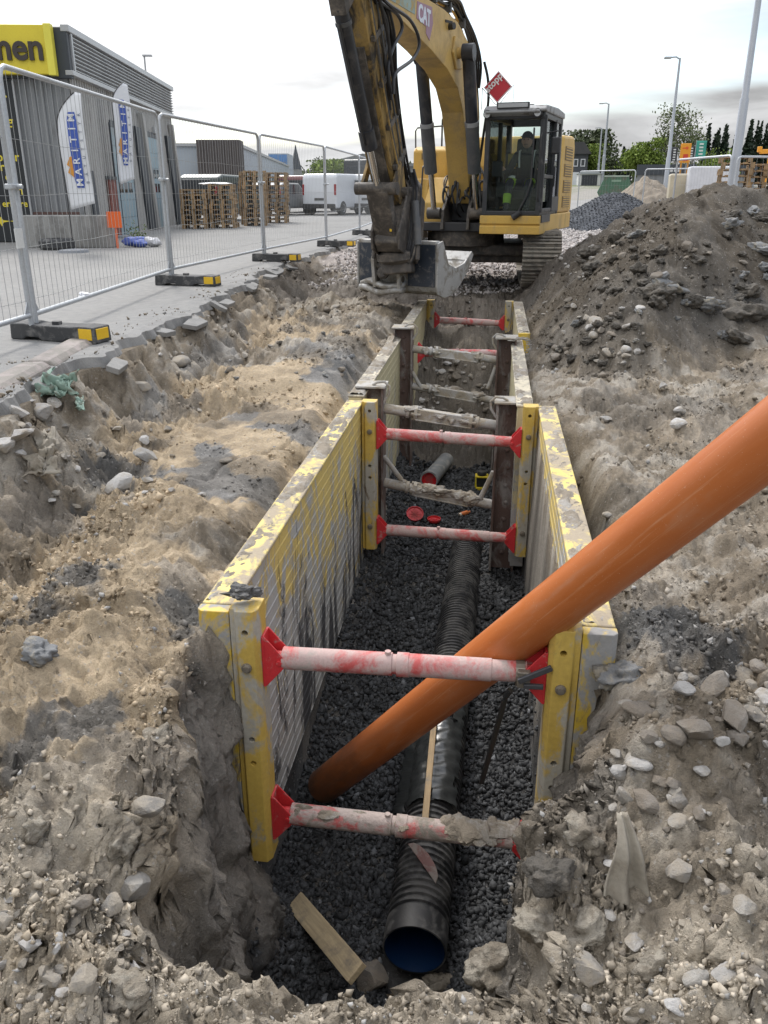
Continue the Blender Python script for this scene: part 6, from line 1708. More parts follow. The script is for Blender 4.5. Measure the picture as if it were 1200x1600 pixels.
# ------------------------------------------------------------------ vehicles
def vehicle(name, label, cat, loc, rz, prof, width, col, windows, rear, wheels, wr, lamps, group='parked vehicles', plate=True):
    """prof: side outline (y forward, z) from the rear bumper round over the roof to the front; y = 0 at the tail"""
    t = thing(name, label, cat, loc, rz, group)
    cm = paint(name + ' paint', col, 0.3, 0.03, bump=0.0, spec=0.6)
    b = MB(); b.prism(prof, (-width/2, 0, 0), (0,1,0), (0,0,1), (width, 0, 0)); bo = b.build('body', cm, t, bevel=0.09, seg=3)
    for s in (-1, 1):
        for poly in windows:
            b = MB(); b.prism(poly, (s*(width/2-0.004), 0, 0), (0,1,0), (0,0,1), (s*0.012, 0, 0)); b.build('side_window', M['window_dark'], t)
        for y in wheels:
            b = MB(); b.lathe([(0, wr*0.6), (0, wr*0.95), (0.04, wr), (0.19, wr), (0.22, wr*0.95), (0.22, wr*0.6)], (s*(width/2+0.012), y, wr), (-s, 0, 0), 22, caps=True)
            w_ = b.build('wheel', M['rubber'], t, smooth=True)
            b = MB(); b.lathe([(0, wr*0.58), (0.02, wr*0.5), (0.03, wr*0.2), (0.03, 0)], (s*(width/2+0.030), y, wr), (-s, 0, 0), 16, caps=False); b.build('rim', M['silver'], w_, smooth=True)
        z0, z1, w0 = lamps
        b = MB(); b.bx(s*(width/2-0.02), s*(width/2-0.02-w0), -0.014, 0.10, z0, z1); b.build('tail_light', plain('tail light red', (0.30, 0.012, 0.015), 0.2), t, bevel=0.01)
    if rear:
        x0, z0, z1 = rear
        b = MB(); b.bx(-x0, x0, -0.012, 0.06, z0, z1); b.build('rear_window', M['window_dark'], t, bevel=0.02)
    b = MB(); b.bx(-width/2+0.06, width/2-0.06, -0.08, 0.08, 0.32, 0.54); b.build('bumper', M['machine_black'], t, bevel=0.03)
    if plate:
        b = MB(); b.bx(-0.26, 0.26, -0.024, -0.005, 0.70, 0.81); b.build('number_plate', plain('plate', (0.09, 0.09, 0.085), 0.4), t)
    return t
VAN = [(0.0, 0.32), (0.0, 1.1), (0.06, 1.80), (0.18, 1.94), (3.0, 1.94), (3.4, 1.86), (4.15, 1.20), (4.85, 1.02), (4.95, 0.8), (4.95, 0.30)]
VW = [[(3.15, 1.70), (3.35, 1.72), (3.95, 1.22), (3.15, 1.20)]]
CAR = [(0.0, 0.35), (0.0, 0.95), (0.25, 1.42), (0.6, 1.52), (2.2, 1.50), (3.0, 1.05), (4.1, 0.88), (4.25, 0.6), (4.25, 0.3)]
CW = [[(0.45, 1.40), (1.4, 1.44), (1.4, 1.0), (0.2, 0.98)], [(1.48, 1.44), (2.15, 1.42), (2.75, 1.02), (1.48, 1.0)]]
def gz_street(y): return -0.0
vehicle('parked_van', 'white van parked with its plain rear doors towards the camera', 'van', (-8.75, 43.5, 0.0), R(-17), VAN, 1.92, (0.66, 0.68, 0.71), VW, None, (0.75, 3.95), 0.34, (0.95, 1.45, 0.10))
vehicle('parked_car', 'grey people carrier parked left of the white van', 'car', (-11.2, 42.0, 0.0), R(-12), CAR, 1.85, (0.13, 0.135, 0.14), CW, (0.62, 1.02, 1.36), (0.75, 3.3), 0.33, (0.85, 1.25, 0.14))
vehicle('parked_van', 'dark red van half hidden between the grey car and the white van', 'van', (-11.3, 48.5, 0.0), R(-12), VAN, 1.9, (0.16, 0.05, 0.05), VW, (0.7, 1.2, 1.7), (0.75, 3.95), 0.34, (0.95, 1.55, 0.16))
vehicle('parked_van', 'white van partly hidden behind the bucket link', 'van', (-6.6, 45.0, 0.0), R(-20), VAN, 1.92, (0.66, 0.68, 0.70), VW, (0.75, 1.2, 1.65), (0.75, 3.95), 0.34, (0.95, 1.45, 0.10))
TRK = [(0.0, 0.55), (0.0, 2.9), (0.1, 3.0), (4.2, 3.0), (4.4, 2.8), (5.2, 2.6), (6.0, 1.6), (6.2, 0.6)]
vehicle('parked_truck', 'tall dark truck parked behind the white vans', 'truck', (-8.6, 56.0, 0.0), R(-16), TRK, 2.3, (0.035, 0.04, 0.045), [[(4.5, 2.5), (5.1, 2.4), (5.7, 1.7), (4.5, 1.7)]], (0.9, 1.9, 2.6), (1.0, 4.9), 0.45, (0.9, 1.2, 0.14))
vehicle('parked_car', 'dark green car behind the leftmost pallet stack', 'car', (-11.5, 33.2, 0.0), R(-10), [(a, z*1.15) for a, z in CAR], 1.8, (0.03, 0.045, 0.04), CW, (0.6, 1.15, 1.55), (0.75, 3.3), 0.34, (0.95, 1.3, 0.14))

# ------------------------------------------------------------------ buildings behind the car park
wh = thing('warehouse_building', 'long pale grey warehouse with a dark brown entrance block', 'building', (-14.6, 46, 0), BZ)
M['clad_pale'] = paint('pale blue grey cladding', (0.36, 0.40, 0.44), 0.55, 0.05, bump=0.03)
M['clad_brown'] = paint('dark brown ribbed cladding', (0.085, 0.072, 0.068), 0.6, 0.08, bump=0.03)
b = MB(); b.bx(-9, 1.0, 0.8, 42, 0, 3.35); b.build('wall', M['clad_pale'], wh)
for k in range(9):
    b = MB(); b.bx(-9, 0.0, 0.74, 0.80, 0.2+k*0.2, 0.36+k*0.2); b.build('cladding_board', M['clad_pale'], wh)
corrugated(-1.0, -0.6, 1.2, -0.6, 0, 3.6, 0.18, 0.05, (0,-1)).build('entrance_front', M['clad_brown'], wh)
corrugated(1.2, -0.6, 1.2, 1.0, 0, 3.6, 0.18, 0.05, (1,0)).build('entrance_side', M['clad_brown'], wh)
b = MB(); b.bx(-1.0, 1.18, -0.58, 1.0, 0, 3.58); b.build('entrance_block', M['clad_brown'], wh)
b = MB(); b.bx(-9.2, 1.1, 0.7, 42.2, 3.35, 3.5); b.build('roof', M['silver'], wh)
for k in range(12):
    y0 = 2.5 + k*3.2
    b = MB(); b.bx(1.0, 1.03, y0, y0+1.7, 1.1, 2.2); w_ = b.build('window', M['window_dark'], wh)
    b = MB(); b.bx(1.0, 1.05, y0+0.80, y0+0.88, 1.1, 2.2); b.build('mullion', M['silver'], w_)
of = thing('office_building', 'blue glazed office block seen above the pallets', 'building', (-24.2, 98, 0), R(8))
b = MB(); b.bx(-1.1, 1.1, 0, 6, 0, 5.0); b.build('wall', M['clad_pale'], of)
for i in range(2):
    for j in range(3):
        b = MB(); b.bx(-1.0+1.02*i, -0.05+1.02*i, -0.05, 0.0, 2.5+0.82*j, 3.25+0.82*j); b.build('pane', paint('blue glass', (0.10, 0.22, 0.45), 0.15, bump=0), of)
for k, (x, y, w_, h_, label) in enumerate(((-18, 120, 14, 4.2, 'far grey roofed shed behind the parked cars'), (-7, 140, 18, 4.6, 'far low pale warehouse behind the black truck'))):
    t = thing('shed_building', label, 'building', (x, y, 0), R(5))
    b = MB(); b.bx(-w_/2, w_/2, 0, 10, 0, h_); b.build('wall', M['clad_grey'] if k == 0 else M['clad_pale'], t)
    b = MB(); b.prism([(-w_/2-0.3, h_), (w_/2+0.3, h_), (0, h_+1.6)], (0, -0.3, 0), (1,0,0), (0,0,1), (0, 10.6, 0)); b.build('roof', M['clad_grey'], t)
ct = thing('church_tower', 'distant dark pointed church spire above the pallets', 'tower', (-34, 150, 0))
b = MB(); b.bx(-0.8, 0.8, -0.8, 0.8, 0, 4.5); b.build('tower', M['clad_grey'], ct)
b = MB(); b.cyl((0,0,4.5), (0,0,8.4), 0.95, 0.03, 8); b.build('spire', M['fascia_dark'], ct)
# ------------------------------------------------------------------ right-hand background
def gz(x, y): return far_z(x, y) if y > YMAX else grid_z(x, y)
# gravel pile: dark chippings
def heap(name, label, cx, cy, rx, ry, h, mat_, colr, seed, rough_, n=70, z0=-0.1):
    xs = np.linspace(-1.15, 1.15, n); X, Y = np.meshgrid(xs, xs)
    d = np.sqrt(X*X + Y*Y) + 0.16*fbm(X*1.8, Y*1.8, seed, 3)
    Z = h*np.clip(1-d, -0.12, 1)**1.0
    Z = np.where(d < 0.14, h*(0.86 + 0.0*d) + (h*0.14)*(1-(d/0.14)**2)*0.35, Z)
    Z = Z + rough_*fbm(X*14, Y*14, seed+3, 4)*np.clip(1.1-d, 0, 1)
    v = np.stack([X*rx, Y*ry, Z], -1).reshape(-1, 3)
    idx = np.arange(n*n).reshape(n, n)
    f = np.stack([idx[:-1,:-1], idx[:-1,1:], idx[1:,1:], idx[1:,:-1]], -1).reshape(-1, 4)
    me = big_mesh(name, v, f); set_col(me, np.clip(np.array(colr)[None]*(1 + 0.6*fbm(X*20, Y*20, seed+8, 3).reshape(-1, 1)), 0.01, 0.8))
    o = link(name, me, mat_, loc=(cx, cy, z0))
    tag(o, label, 'heap')
    return o, X*rx, Y*ry, Z
gp, GX, GY, GZ = heap('gravel_pile', 'pile of dark grey crushed stone behind the excavator cab', 4.15, 32.0, 3.1, 2.7, 1.28, M['pebble'], (0.075, 0.08, 0.09), 7, 0.03)
k = rng.integers(0, GX.size, 22000); zf = GZ.reshape(-1)[k]; kk = zf > 0.0; k = k[kk]
pos = np.stack([GX.reshape(-1)[k], GY.reshape(-1)[k], GZ.reshape(-1)[k]], -1) + rng.uniform(-0.035, 0.035, (len(k), 3))*np.array([1, 1, 0.4])
tn = rng.uniform(0.045, 0.16, (len(k), 1))*np.array([[0.94, 1.0, 1.1]])
o = pebbles('loose_chips', pos, rng.uniform(0.018, 0.042, len(k)), tn, M['pebble'], OCT, seed=3); o.parent = gp; tag(o, kind='stuff')
heap('spoil_heap', 'brown earth heap beyond the gravel pile', 7.3, 45.5, 2.6, 3.0, 1.95, M['soil'], (0.24, 0.205, 0.165), 19, 0.22, 60, 0.02)
heap('spoil_heap', 'low earth heap between the gravel pile and the white wrapped stack', 5.6, 38.5, 3.0, 3.0, 0.75, M['soil'], (0.22, 0.19, 0.155), 29, 0.16, 50, -0.05)

# green container
gc = thing('skip_container', 'green waste skip behind the gravel pile', 'skip', (6.45, 50, gz(6.45, 50)), R(-8))
M['skip_green'] = paint('skip green', (0.06, 0.14, 0.085), 0.5, 0.1, (0.12, 0.13, 0.10), 0.25, 3, bump=0.05)
b = MB(); b.prism([(-0.50, 0.0), (0.50, 0.0), (0.98, 0.85), (0.62, 1.65), (-0.62, 1.65), (-0.98, 0.85)], (0, 0, 0), (1,0,0), (0,0,1), (0, 1.9, 0)); b.build('body', M['skip_green'], gc, bevel=0.03)
b = MB(); b.bx(-0.66, 0.66, -0.03, 1.93, 1.62, 1.70); b.build('rim', paint('skip rim pale', (0.30, 0.36, 0.30), 0.5), gc, bevel=0.01)
b = MB(); b.bx(-0.25, 0.25, -0.012, 0.0, 1.38, 1.48); b.build('label_plate', paint('skip plate', (0.20, 0.30, 0.22), 0.5), gc)
# house and garage at the end of the side road
hs = thing('house', 'dark two storey house beyond the gravel road', 'house', (7.2, 92, gz(7.2, 92)), R(-4))
b = MB(); b.bx(-3.5, 1.7, 0, 7, 0, 2.9); b.build('wall', paint('dark house boards', (0.055, 0.058, 0.066), 0.7), hs)
b = MB(); b.prism([(-3.8, 2.9), (2.0, 2.9), (1.2, 4.0), (-3.0, 4.0)], (0, -0.3, 0), (1,0,0), (0,0,1), (0, 7.6, 0)); b.build('roof', paint('dark tiles', (0.05, 0.048, 0.05), 0.7), hs)
for x in (-0.55, 0.30, 1.0):
    b = MB(); b.bx(x, x+0.45, -0.05, 0.0, 1.75, 2.45); w_ = b.build('window', plain('white frame', (0.62, 0.63, 0.64), 0.5), hs)
    b = MB(); b.bx(x+0.07, x+0.38, -0.06, -0.04, 1.83, 2.37); b.build('pane', M['window_dark'], w_)
b = MB(); b.bx(-0.6, 0.9, -1.2, 0.0, 0, 1.2); b.build('porch', plain('white porch', (0.6, 0.62, 0.63), 0.6), hs)
gr = thing('garage_building', 'small white garage with a wide dark door', 'garage', (8.05, 80, gz(8.05, 80)), R(-3))
b = MB(); b.bx(-1.0, 0.9, 0, 4, 0, 0.95); b.build('wall', plain('white garage wall', (0.6, 0.6, 0.58), 0.7), gr)
b = MB(); b.bx(-0.72, 0.62, -0.03, 0, 0, 0.86); b.build('door', plain('dark garage door', (0.035, 0.038, 0.045), 0.6), gr)
b = MB(); b.prism([(-1.1, 0.95), (1.0, 0.95), (0.4, 1.2), (-0.5, 1.2)], (0, -0.15, 0), (1,0,0), (0,0,1), (0, 4.3, 0)); b.build('roof', plain('grey garage roof', (0.36, 0.38, 0.40), 0.6), gr)

# street lights
M['pole'] = paint('galvanised lamp post', (0.38, 0.40, 0.43), 0.45, 0.05, bump=0.02, metal=0.3)
def lamp_post(x, y, h, r, label, arm=-0.5):
    z = gz(x, y) - 0.05
    t = thing('street_lamp', label, 'street lamp', (x, y, z), 0, 'tall street lamps')
    b = MB(); b.lathe([(0, r*1.25), (h*0.38, r*1.2), (h*0.385, r*0.95), (h, r*0.55)], (0,0,0), (0,0,1), 14); b.build('post', M['pole'], t, smooth=True)
    b = MB(); b.tube([(0, 0, h-0.05), (arm*0.4, 0, h+0.05), (arm, 0, h+0.03)], r*0.4, 8); b.build('arm', M['pole'], t, smooth=True)
    b = MB(); b.box((arm*1.25, 0, h+0.02), (abs(arm)*0.75, 0.26, 0.09)); b.build('lamp_head', M['silver'], t, bevel=0.03)
lamp_post(5.60, 22.3, 8.6, 0.085, 'nearest tall grey lamp post rising out of the picture behind the earth heap', -0.9)
lamp_post(8.35, 46, 7.0, 0.09, 'tall lamp post with a short arm beside the orange totem sign', -0.45)
lamp_post(9.1, 80, 6.5, 0.11, 'lamp post beyond the green skip, the taller of the far pair', -0.5)
lamp_post(10.0, 92, 5.3, 0.10, 'lamp post beyond the green skip, the shorter of the far pair', -0.4)
lamp_post(15.5, 130, 6.0, 0.10, 'thin distant lamp post over the pale green trees', -0.4)

# signs and banners
def at_ground(pxx, y): 
    d = view_ray(pxx, 280); k = y/d.y
    return d.x*k
ts = thing('totem_sign', 'orange totem sign with a red panel on posts', 'sign', (at_ground(1066, 52), 52, gz(at_ground(1066, 52), 52)), R(-10))
zt = at_y(1066, 224, 52).z - ts.location.z
b = MB(); b.bx(-0.28, 0.28, 0, 0.12, zt-1.0, zt); b.build('panel', plain('totem orange', (0.72, 0.30, 0.02), 0.5), ts, bevel=0.02)
b = MB(); b.bx(-0.10, 0.16, -0.012, 0.0, zt-0.90, zt-0.55); b.build('red_panel', plain('totem red', (0.55, 0.05, 0.02), 0.5), ts)
b = MB(); b.cyl((0.06, -0.006, zt-0.24), (0.06, 0.0, zt-0.24), 0.08, n=16); b.bx(-0.18, 0.02, -0.008, 0.0, zt-0.27, zt-0.21); b.build('emblem', plain('totem emblem', (0.62, 0.10, 0.02), 0.5), ts)
for x in (-0.16, 0.2):
    b = MB(); b.bx(x-0.04, x+0.04, 0.02, 0.10, 0, zt-1.0); b.build('leg', plain('totem post %g' % x, (0.55, 0.24, 0.03), 0.5), ts)
def banner(name, label, px0, px1, py0, py1, y, col, cols2, words=None):
    a, c = at_y(px0, py0, y), at_y(px1, py1, y); g = gz(a.x, y)
    t = thing(name, label, 'flag', (a.x, y, g), R(-8), 'advertising flags')
    w_ = abs(c.x-a.x)
    b = MB(); n = 10
    for i in range(n+1):
        z = (c.z-g) + (a.z-c.z)*i/n
        for j in range(6): b.v.append((w_*j/5, 0.05*math.sin(j*1.1+i*0.5), z))
    for i in range(n):
        for j in range(5): b.f.append((i*6+j, i*6+j+1, (i+1)*6+j+1, (i+1)*6+j)); b.m.append(0)
    o = b.build('cloth', plain(name + ' cloth', col, 0.8), t, smooth='all'); s_ = o.modifiers.new('thick', 'SOLIDIFY'); s_.thickness = 0.008
    for q in range(5):
        z = (c.z-g) + (a.z-c.z)*(q+0.6)/5.6
        b = MB(); b.bx(w_*0.30, w_*0.70, -0.075, -0.068, z-0.045*abs(a.z-c.z), z+0.045*abs(a.z-c.z)); b.build('print', plain(name + ' print', cols2, 0.8), t)
    b = MB(); b.cyl((-0.01, 0.03, 0), (-0.01, 0.03, a.z-g+0.05), 0.022, n=8); b.build('pole', M['pole'], t)
banner('advert_flag', 'green advertising flag with white print', 1089, 1101, 220, 249, 58, (0.05, 0.30, 0.24), (0.6, 0.65, 0.62))
banner('advert_flag', 'black and white flag left of the orange totem', 1050, 1057, 230, 252, 60, (0.05, 0.05, 0.055), (0.6, 0.6, 0.6))
banner('advert_flag', 'black and white flag right of the orange totem', 1076, 1084, 228, 250, 60, (0.05, 0.05, 0.055), (0.6, 0.6, 0.6))
st_ = thing('store_building', 'low store with black roof band behind the orange totem', 'building', (13.5, 72, gz(13.5, 72)), R(-8))
b = MB(); b.bx(-2.6, 6, 0, 10, 0, 1.0); b.build('wall', M['clad_grey'], st_)
b = MB(); b.bx(-2.7, 6.1, -0.1, 10, 1.0, 1.75); rf_ = b.build('roof_band', M['fascia_dark'], st_)
for q in range(4):
    b = MB(); b.bx(-0.5+0.28*q, -0.3+0.28*q, -0.13, -0.10, 1.2, 1.5); b.build('sign_mark', plain('white sign mark', (0.6, 0.6, 0.6), 0.5), rf_)

# wrapped goods, crate and pallets behind the earth heap
b = MB(); b.bx(-0.62, 0.62, -0.5, 0.5, 0, 2.02)
o = b.build('wrapped_stack', paint('white wrapping film', (0.60, 0.61, 0.64), 0.35, 0.05, bump=0.15, bscale=8, bdist=0.05), bevel=0.05); o.location = (6.85, 30.5, gz(6.85, 30.5)); o.rotation_euler = (0, 0, R(-6)); tag(o, 'tall stack of goods wrapped in white film behind the heap', 'goods')
b = MB(); b.bx(-0.45, 0.45, -0.4, 0.4, 0, 1.78)
o = b.build('wrapped_stack', paint('cream sacks under film', (0.50, 0.44, 0.32), 0.5, 0.15, bump=0.1), bevel=0.06); o.location = (6.25, 31.4, gz(6.25, 31.4)); o.rotation_euler = (0, 0, R(-6)); tag(o, 'cream coloured stack of goods left of the white wrapped one', 'goods')
for k, (x, y, n) in enumerate(((6.20, 24.6, 14), (7.15, 25.4, 13))):
    stack(x, y, n, R(-12), 'the %s pallet stack behind the right fence' % ('nearer', 'farther')[k], 'pallets in the %s right stack' % ('nearer', 'farther')[k], 0.04, gz(x, y), 20+k)
b = MB(); b.bar((0, 0, 0), (0.75, 0.1, 0.02), 0.12, 0.14); b.bx(-0.08, 0.06, -0.06, 0.06, -0.02, 0.16); b.bx(0.30, 0.36, -0.04, 0.04, -2.2, 0.0)
o = b.build('crane_arm', plain('orange crane paint', (0.70, 0.30, 0.02), 0.5), bevel=0.02); o.location = (at_y(1187, 237, 32).x, 32, at_y(1187, 237, 32).z); tag(o, 'orange machine arm above the pallets at the right edge', 'crane arm')
# right fences
RF = [((4.72, 24.8), (5.42, 21.9), 'pale fence panel standing edge-on left of the near lamp post'), ((5.50, 21.9), (8.6, 22.9), 'fence panel right of the near lamp post before the pallets'), ((5.75, 36.5), (9.0, 35.0), 'far fence panel behind the gravel pile and heap'), ((3.9, 44.0), (6.2, 41.5), 'far fence panel above the green skip')]
for k, (a, c, lab) in enumerate(RF):
    fence_panel(a, c, lab, gz(*a), 2.03, 0.026, True, 'fence panels on the right', 0.16, (0.4, 0.9, 1.4))

# ------------------------------------------------------------------ trees
def leaf_mat(name, c0, c1):
    m, nt, b = material(name); t = NT(nt)
    a = t.n('ShaderNodeVertexColor'); a.layer_name = 'tone'
    t.l(t.mix(a.outputs[0], c0, c1), b.inputs['Base Color']); b.inputs['Roughness'].default_value = 0.7
    b.inputs['Specular IOR Level'].default_value = 0.2
    return m
M['bark'] = paint('bark', (0.10, 0.085, 0.07), 0.9, 0.2, bump=0.4)
M['birch'] = paint('birch bark', (0.34, 0.33, 0.30), 0.8, 0.2, (0.08, 0.07, 0.06), 0.2, 5, bump=0.2)
LEAF = {'dark': leaf_mat('dark leaf', (0.042, 0.056, 0.028), (0.10, 0.122, 0.058)), 'fresh': leaf_mat('fresh leaf', (0.10, 0.15, 0.025), (0.23, 0.30, 0.06)),
        'thin': leaf_mat('thin spring leaf', (0.075, 0.095, 0.04), (0.17, 0.20, 0.09)), 'fir': leaf_mat('fir needle', (0.012, 0.022, 0.014), (0.035, 0.052, 0.030))}
def cards(name, c, n, s, kind, parent, seed):
    g = np.random.default_rng(seed)
    m_ = len(c)
    a = g.normal(size=(m_, 3)); a /= np.linalg.norm(a, axis=1)[:, None]
    b2 = np.cross(a, g.normal(size=(m_, 3))); b2 /= np.linalg.norm(b2, axis=1)[:, None]
    sz_ = s*g.uniform(0.6, 1.3, (m_, 1))
    v = np.stack([c - a*sz_, c + b2*sz_*0.6, c + a*sz_, c - b2*sz_*0.6], 1)
    f = np.arange(m_*4).reshape(m_, 4)
    me = big_mesh(name, v.reshape(-1, 3), f)
    tn_ = np.repeat(g.uniform(0, 1, (m_, 1))**1.3, 4, axis=0)*np.ones((1, 3)); set_col(me, tn_)
    return link(name, me, LEAF[kind], parent)
def tree(x, y, h, w, kind, label, seed, group, n=1900, sparse=0.0, trunk='bark', s=None):
    g = np.random.default_rng(seed); z0 = gz(x, y) - 0.1
    t = thing('tree', label, 'tree', (x, y, z0), 0, group)
    b = MB(); r0 = h*0.022
    b.tube([(0,0,0), (0.02*h, 0, h*0.3), (0.0, 0.01*h, h*0.6), (0.01*h, 0, h*0.95)], [r0*1.2, r0, r0*0.7, r0*0.2], 8)
    tips = []
    for k in range(16):
        a = g.uniform(0, 2*PI); zz0 = h*g.uniform(0.25, 0.85); ln = w*0.5*g.uniform(0.5, 1.0)*(1.15 - zz0/h*0.6)
        e = Vector((math.cos(a)*ln, math.sin(a)*ln, zz0 + ln*g.uniform(0.3, 0.9)))
        b.tube([(0, 0, zz0), e*0.5 + Vector((0, 0, zz0*0.5 + 0.03*h)), e], [r0*0.45, r0*0.3, r0*0.08], 5); tips.append(e)
    b.build('trunk', M[trunk], t, smooth='all')
    cl = []
    for e in tips + [Vector((g.normal()*w*0.12, g.normal()*w*0.12, h*g.uniform(0.45, 1.0))) for _ in range(14)]:
        m_ = n//30; rr = w*g.uniform(0.10, 0.2)
        q = g.normal(size=(m_, 3))*np.array([rr, rr, rr*0.8])*0.75
        cl.append(q + np.array(e[:]))
    c = np.concatenate(cl)
    if sparse: c = c[g.random(len(c)) > sparse]
    c[:, 2] = np.clip(c[:, 2], h*0.12, h*1.03)
    cards('crown', c, 0, s or w*0.045, kind, t, seed+1)
def fir(x, y, h, w, label, seed, group):
    g = np.random.default_rng(seed); z0 = gz(x, y) - 0.1
    t = thing('fir_tree', label, 'tree', (x, y, z0), 0, group)
    b = MB(); b.cyl((0,0,0), (0,0,h*0.97), h*0.016, 0.01, 7); b.build('trunk', M['bark'], t)
    u = g.random(900)**0.6
    zc = h*(1-u); rr = w*0.5*u*(0.6 + 0.4*np.abs(np.sin(zc*9/h*PI + g.normal()*0.3)))*g.random(900)**0.5; a = g.uniform(0, 2*PI, 900)
    c = np.stack([rr*np.cos(a), rr*np.sin(a), zc - rr*0.3], -1); c[:, 2] = np.maximum(c[:, 2], 0.1)
    cards('crown', c, 0, w*0.085, 'fir', t, seed+1)
def bx_(pxx, y): return at_y(pxx, 260, y).x
tree(bx_(922, 105), 105, 5.7, 5.2, 'dark', 'big dark leafy tree above the white garage', 101, 'trees behind the houses', 2600)
tree(bx_(938, 100), 100, 3.9, 2.6, 'dark', 'dark tree directly left of the far lamp posts', 107, 'trees behind the houses', 1500)
tree(bx_(905, 98), 98, 4.8, 2.6, 'dark', 'narrow dark tree rising behind the dark house', 102, 'trees behind the houses', 1500)
tree(bx_(927, 94), 94, 3.9, 2.8, 'fresh', 'fresh green tree in front of the big dark tree', 103, 'trees behind the houses', 1500)
tree(bx_(958, 95), 95, 2.6, 2.6, 'dark', 'low dark bushy tree right of the far lamp posts', 104, 'trees behind the houses', 1500)
tree(bx_(1000, 75), 75, 3.3, 2.9, 'fresh', 'bright green bushy tree behind the brown earth heap', 105, 'trees beyond the heap', 2200)
tree(bx_(1018, 74), 74, 3.6, 2.2, 'fresh', 'bright green tree just left of the lamp post', 106, 'trees beyond the heap', 1800)
tree(bx_(1052, 90), 90, 7.0, 4.2, 'thin', 'tall thin-leaved birch behind the orange totem', 110, 'trees beyond the heap', 2000, 0.25, 'birch', 0.13)
tree(bx_(1036, 92), 92, 5.2, 3.0, 'thin', 'shorter thin-leaved birch left of the tall one', 111, 'trees beyond the heap', 1500, 0.25, 'birch', 0.13)
tree(bx_(1080, 88), 88, 4.9, 2.6, 'thin', 'thin-leaved birch between the totem and the green flag', 112, 'trees beyond the heap', 1400, 0.25, 'birch', 0.12)
tree(bx_(1104, 66), 66, 2.9, 1.5, 'fresh', 'small light green tree right of the green flag', 113, 'trees beyond the heap', 1000)
tree(bx_(1132, 62), 62, 3.0, 1.9, 'fresh', 'small light green tree seen through the right fence', 114, 'trees beyond the heap', 1000)
ORDN = ('first',) + ORD[1:] + ('fifteenth', 'sixteenth', 'seventeenth', 'eighteenth', 'nineteenth')
for k, (p, hh) in enumerate(sorted(((972, 4.6), (978, 4.0), (986, 4.2), (1010, 5.0), (1106, 6.3), (1113, 7.0), (1121, 6.2), (1128, 6.6), (1133, 6.9), (1139, 6.6), (1146, 6.9), (1158, 6.5), (1165, 7.3), (1172, 6.8), (1181, 7.0), (1190, 7.4), (1197, 7.0), (1152, 6.2), (1117, 6.5), (1124, 6.0), (1177, 6.3), (1186, 6.6), (1194, 6.2)))):
    fir(bx_(p, 110), 110 + (k % 3)*2, hh, 2.3 + 0.7*(k % 2), 'dark fir, %s from left in the %s' % (ORDN[k] if p < 1050 else ORDN[k-4], 'short row left of the pale trees' if p < 1050 else 'row behind the right fence'), 200+k*3, 'fir trees left' if p < 1050 else 'fir trees right')
# a wooded ridge far off, too distant to tell trees apart
g = np.random.default_rng(77); n = 9000
xw = g.uniform(-260, 320, n); yw = g.uniform(300, 330, n); hw = 7.5 + 2.5*fbm(xw*0.03, xw*0+1, 9, 4) + 2*g.random(n)
cz_ = far_z(0, 315) + hw*g.random(n)**0.7
wood_o = cards('far_wood', np.stack([xw, yw, cz_], -1), 0, 1.7, 'dark', None, 78)
tag(wood_o, 'distant dark wooded ridge along the horizon', 'wood', kind='stuff')
tree(bx_(497, 110), 110, 5.2, 2.6, 'dark', 'small dark tree above the parked vans', 120, 'trees behind the car park', 1200)
tree(bx_(518, 85), 85, 3.9, 4.4, 'fresh', 'pale green bushy tree behind the white van', 121, 'trees behind the car park', 1500)
tree(bx_(540, 88), 88, 3.6, 3.0, 'fresh', 'pale green tree behind the dark truck', 122, 'trees behind the car park', 1200)
# ------------------------------------------------------------------ loose stones, clods and scraps
ROCKS = [rock_mesh('stone_shape', 300+k, 3, 1.0 if k % 3 else 0.8, 14, 0.05, (0.42, 0.78)) for k in range(10)]
ROUND = [rock_mesh('cobble_shape', 340+k, 3, 1.0, 7, 0.06, (0.6, 0.9)) for k in range(4)]
from mathutils import noise as mnoise
def clod_mesh(name, seed):
    me = rock_mesh(name, seed, 4, 1.0, 6, 0.12, (0.55, 0.9))
    off = Vector((seed*1.7, seed*0.9, 3.1))
    for v in me.vertices:
        p = v.co; n = p.normalized()
        k = 0.34*mnoise.fractal(p*1.6+off, 0.7, 2.1, 3) + 0.16*abs(mnoise.noise(p*4.5+off)) + 0.10*mnoise.noise(p*9+off) + 0.06*mnoise.noise(p*19+off)
        v.co = p + n*k
    return me
CLODS = [clod_mesh('clod_shape', 360+k) for k in range(6)]
for m_ in CLODS: m_.polygons.foreach_set('use_smooth', [True]*len(m_.polygons))
def variant(base, mats):
    out = {}
    for key in mats:
        for i, m_ in enumerate(base):
            c = m_.copy(); c.materials.append(M[key]); out[key, i] = c
    return out
M['clod'] = paint('dry earth clod', (0.225, 0.196, 0.156), 0.95, 0.25, (0.30, 0.272, 0.225), 0.3, 12, bump=1.0, bscale=45, bdist=0.02, spec=0.15)
M['clod_dark'] = paint('dark damp clod', (0.082, 0.073, 0.061), 0.85, 0.25, (0.13, 0.112, 0.09), 0.25, 12, bump=1.0, bscale=45, bdist=0.02)
M['clod_clay'] = paint('blue grey clay clod', (0.16, 0.163, 0.165), 0.7, 0.2, (0.25, 0.225, 0.18), 0.25, 10, bump=0.8, bscale=45, bdist=0.015)
VS = variant(ROCKS, ('stone', 'stone_dark', 'stone_white')); VC = variant(CLODS, ('clod', 'clod_dark', 'clod_clay')); VR = variant(ROUND, ('stone', 'stone_dark', 'stone_white'))
rr = random.Random(21)
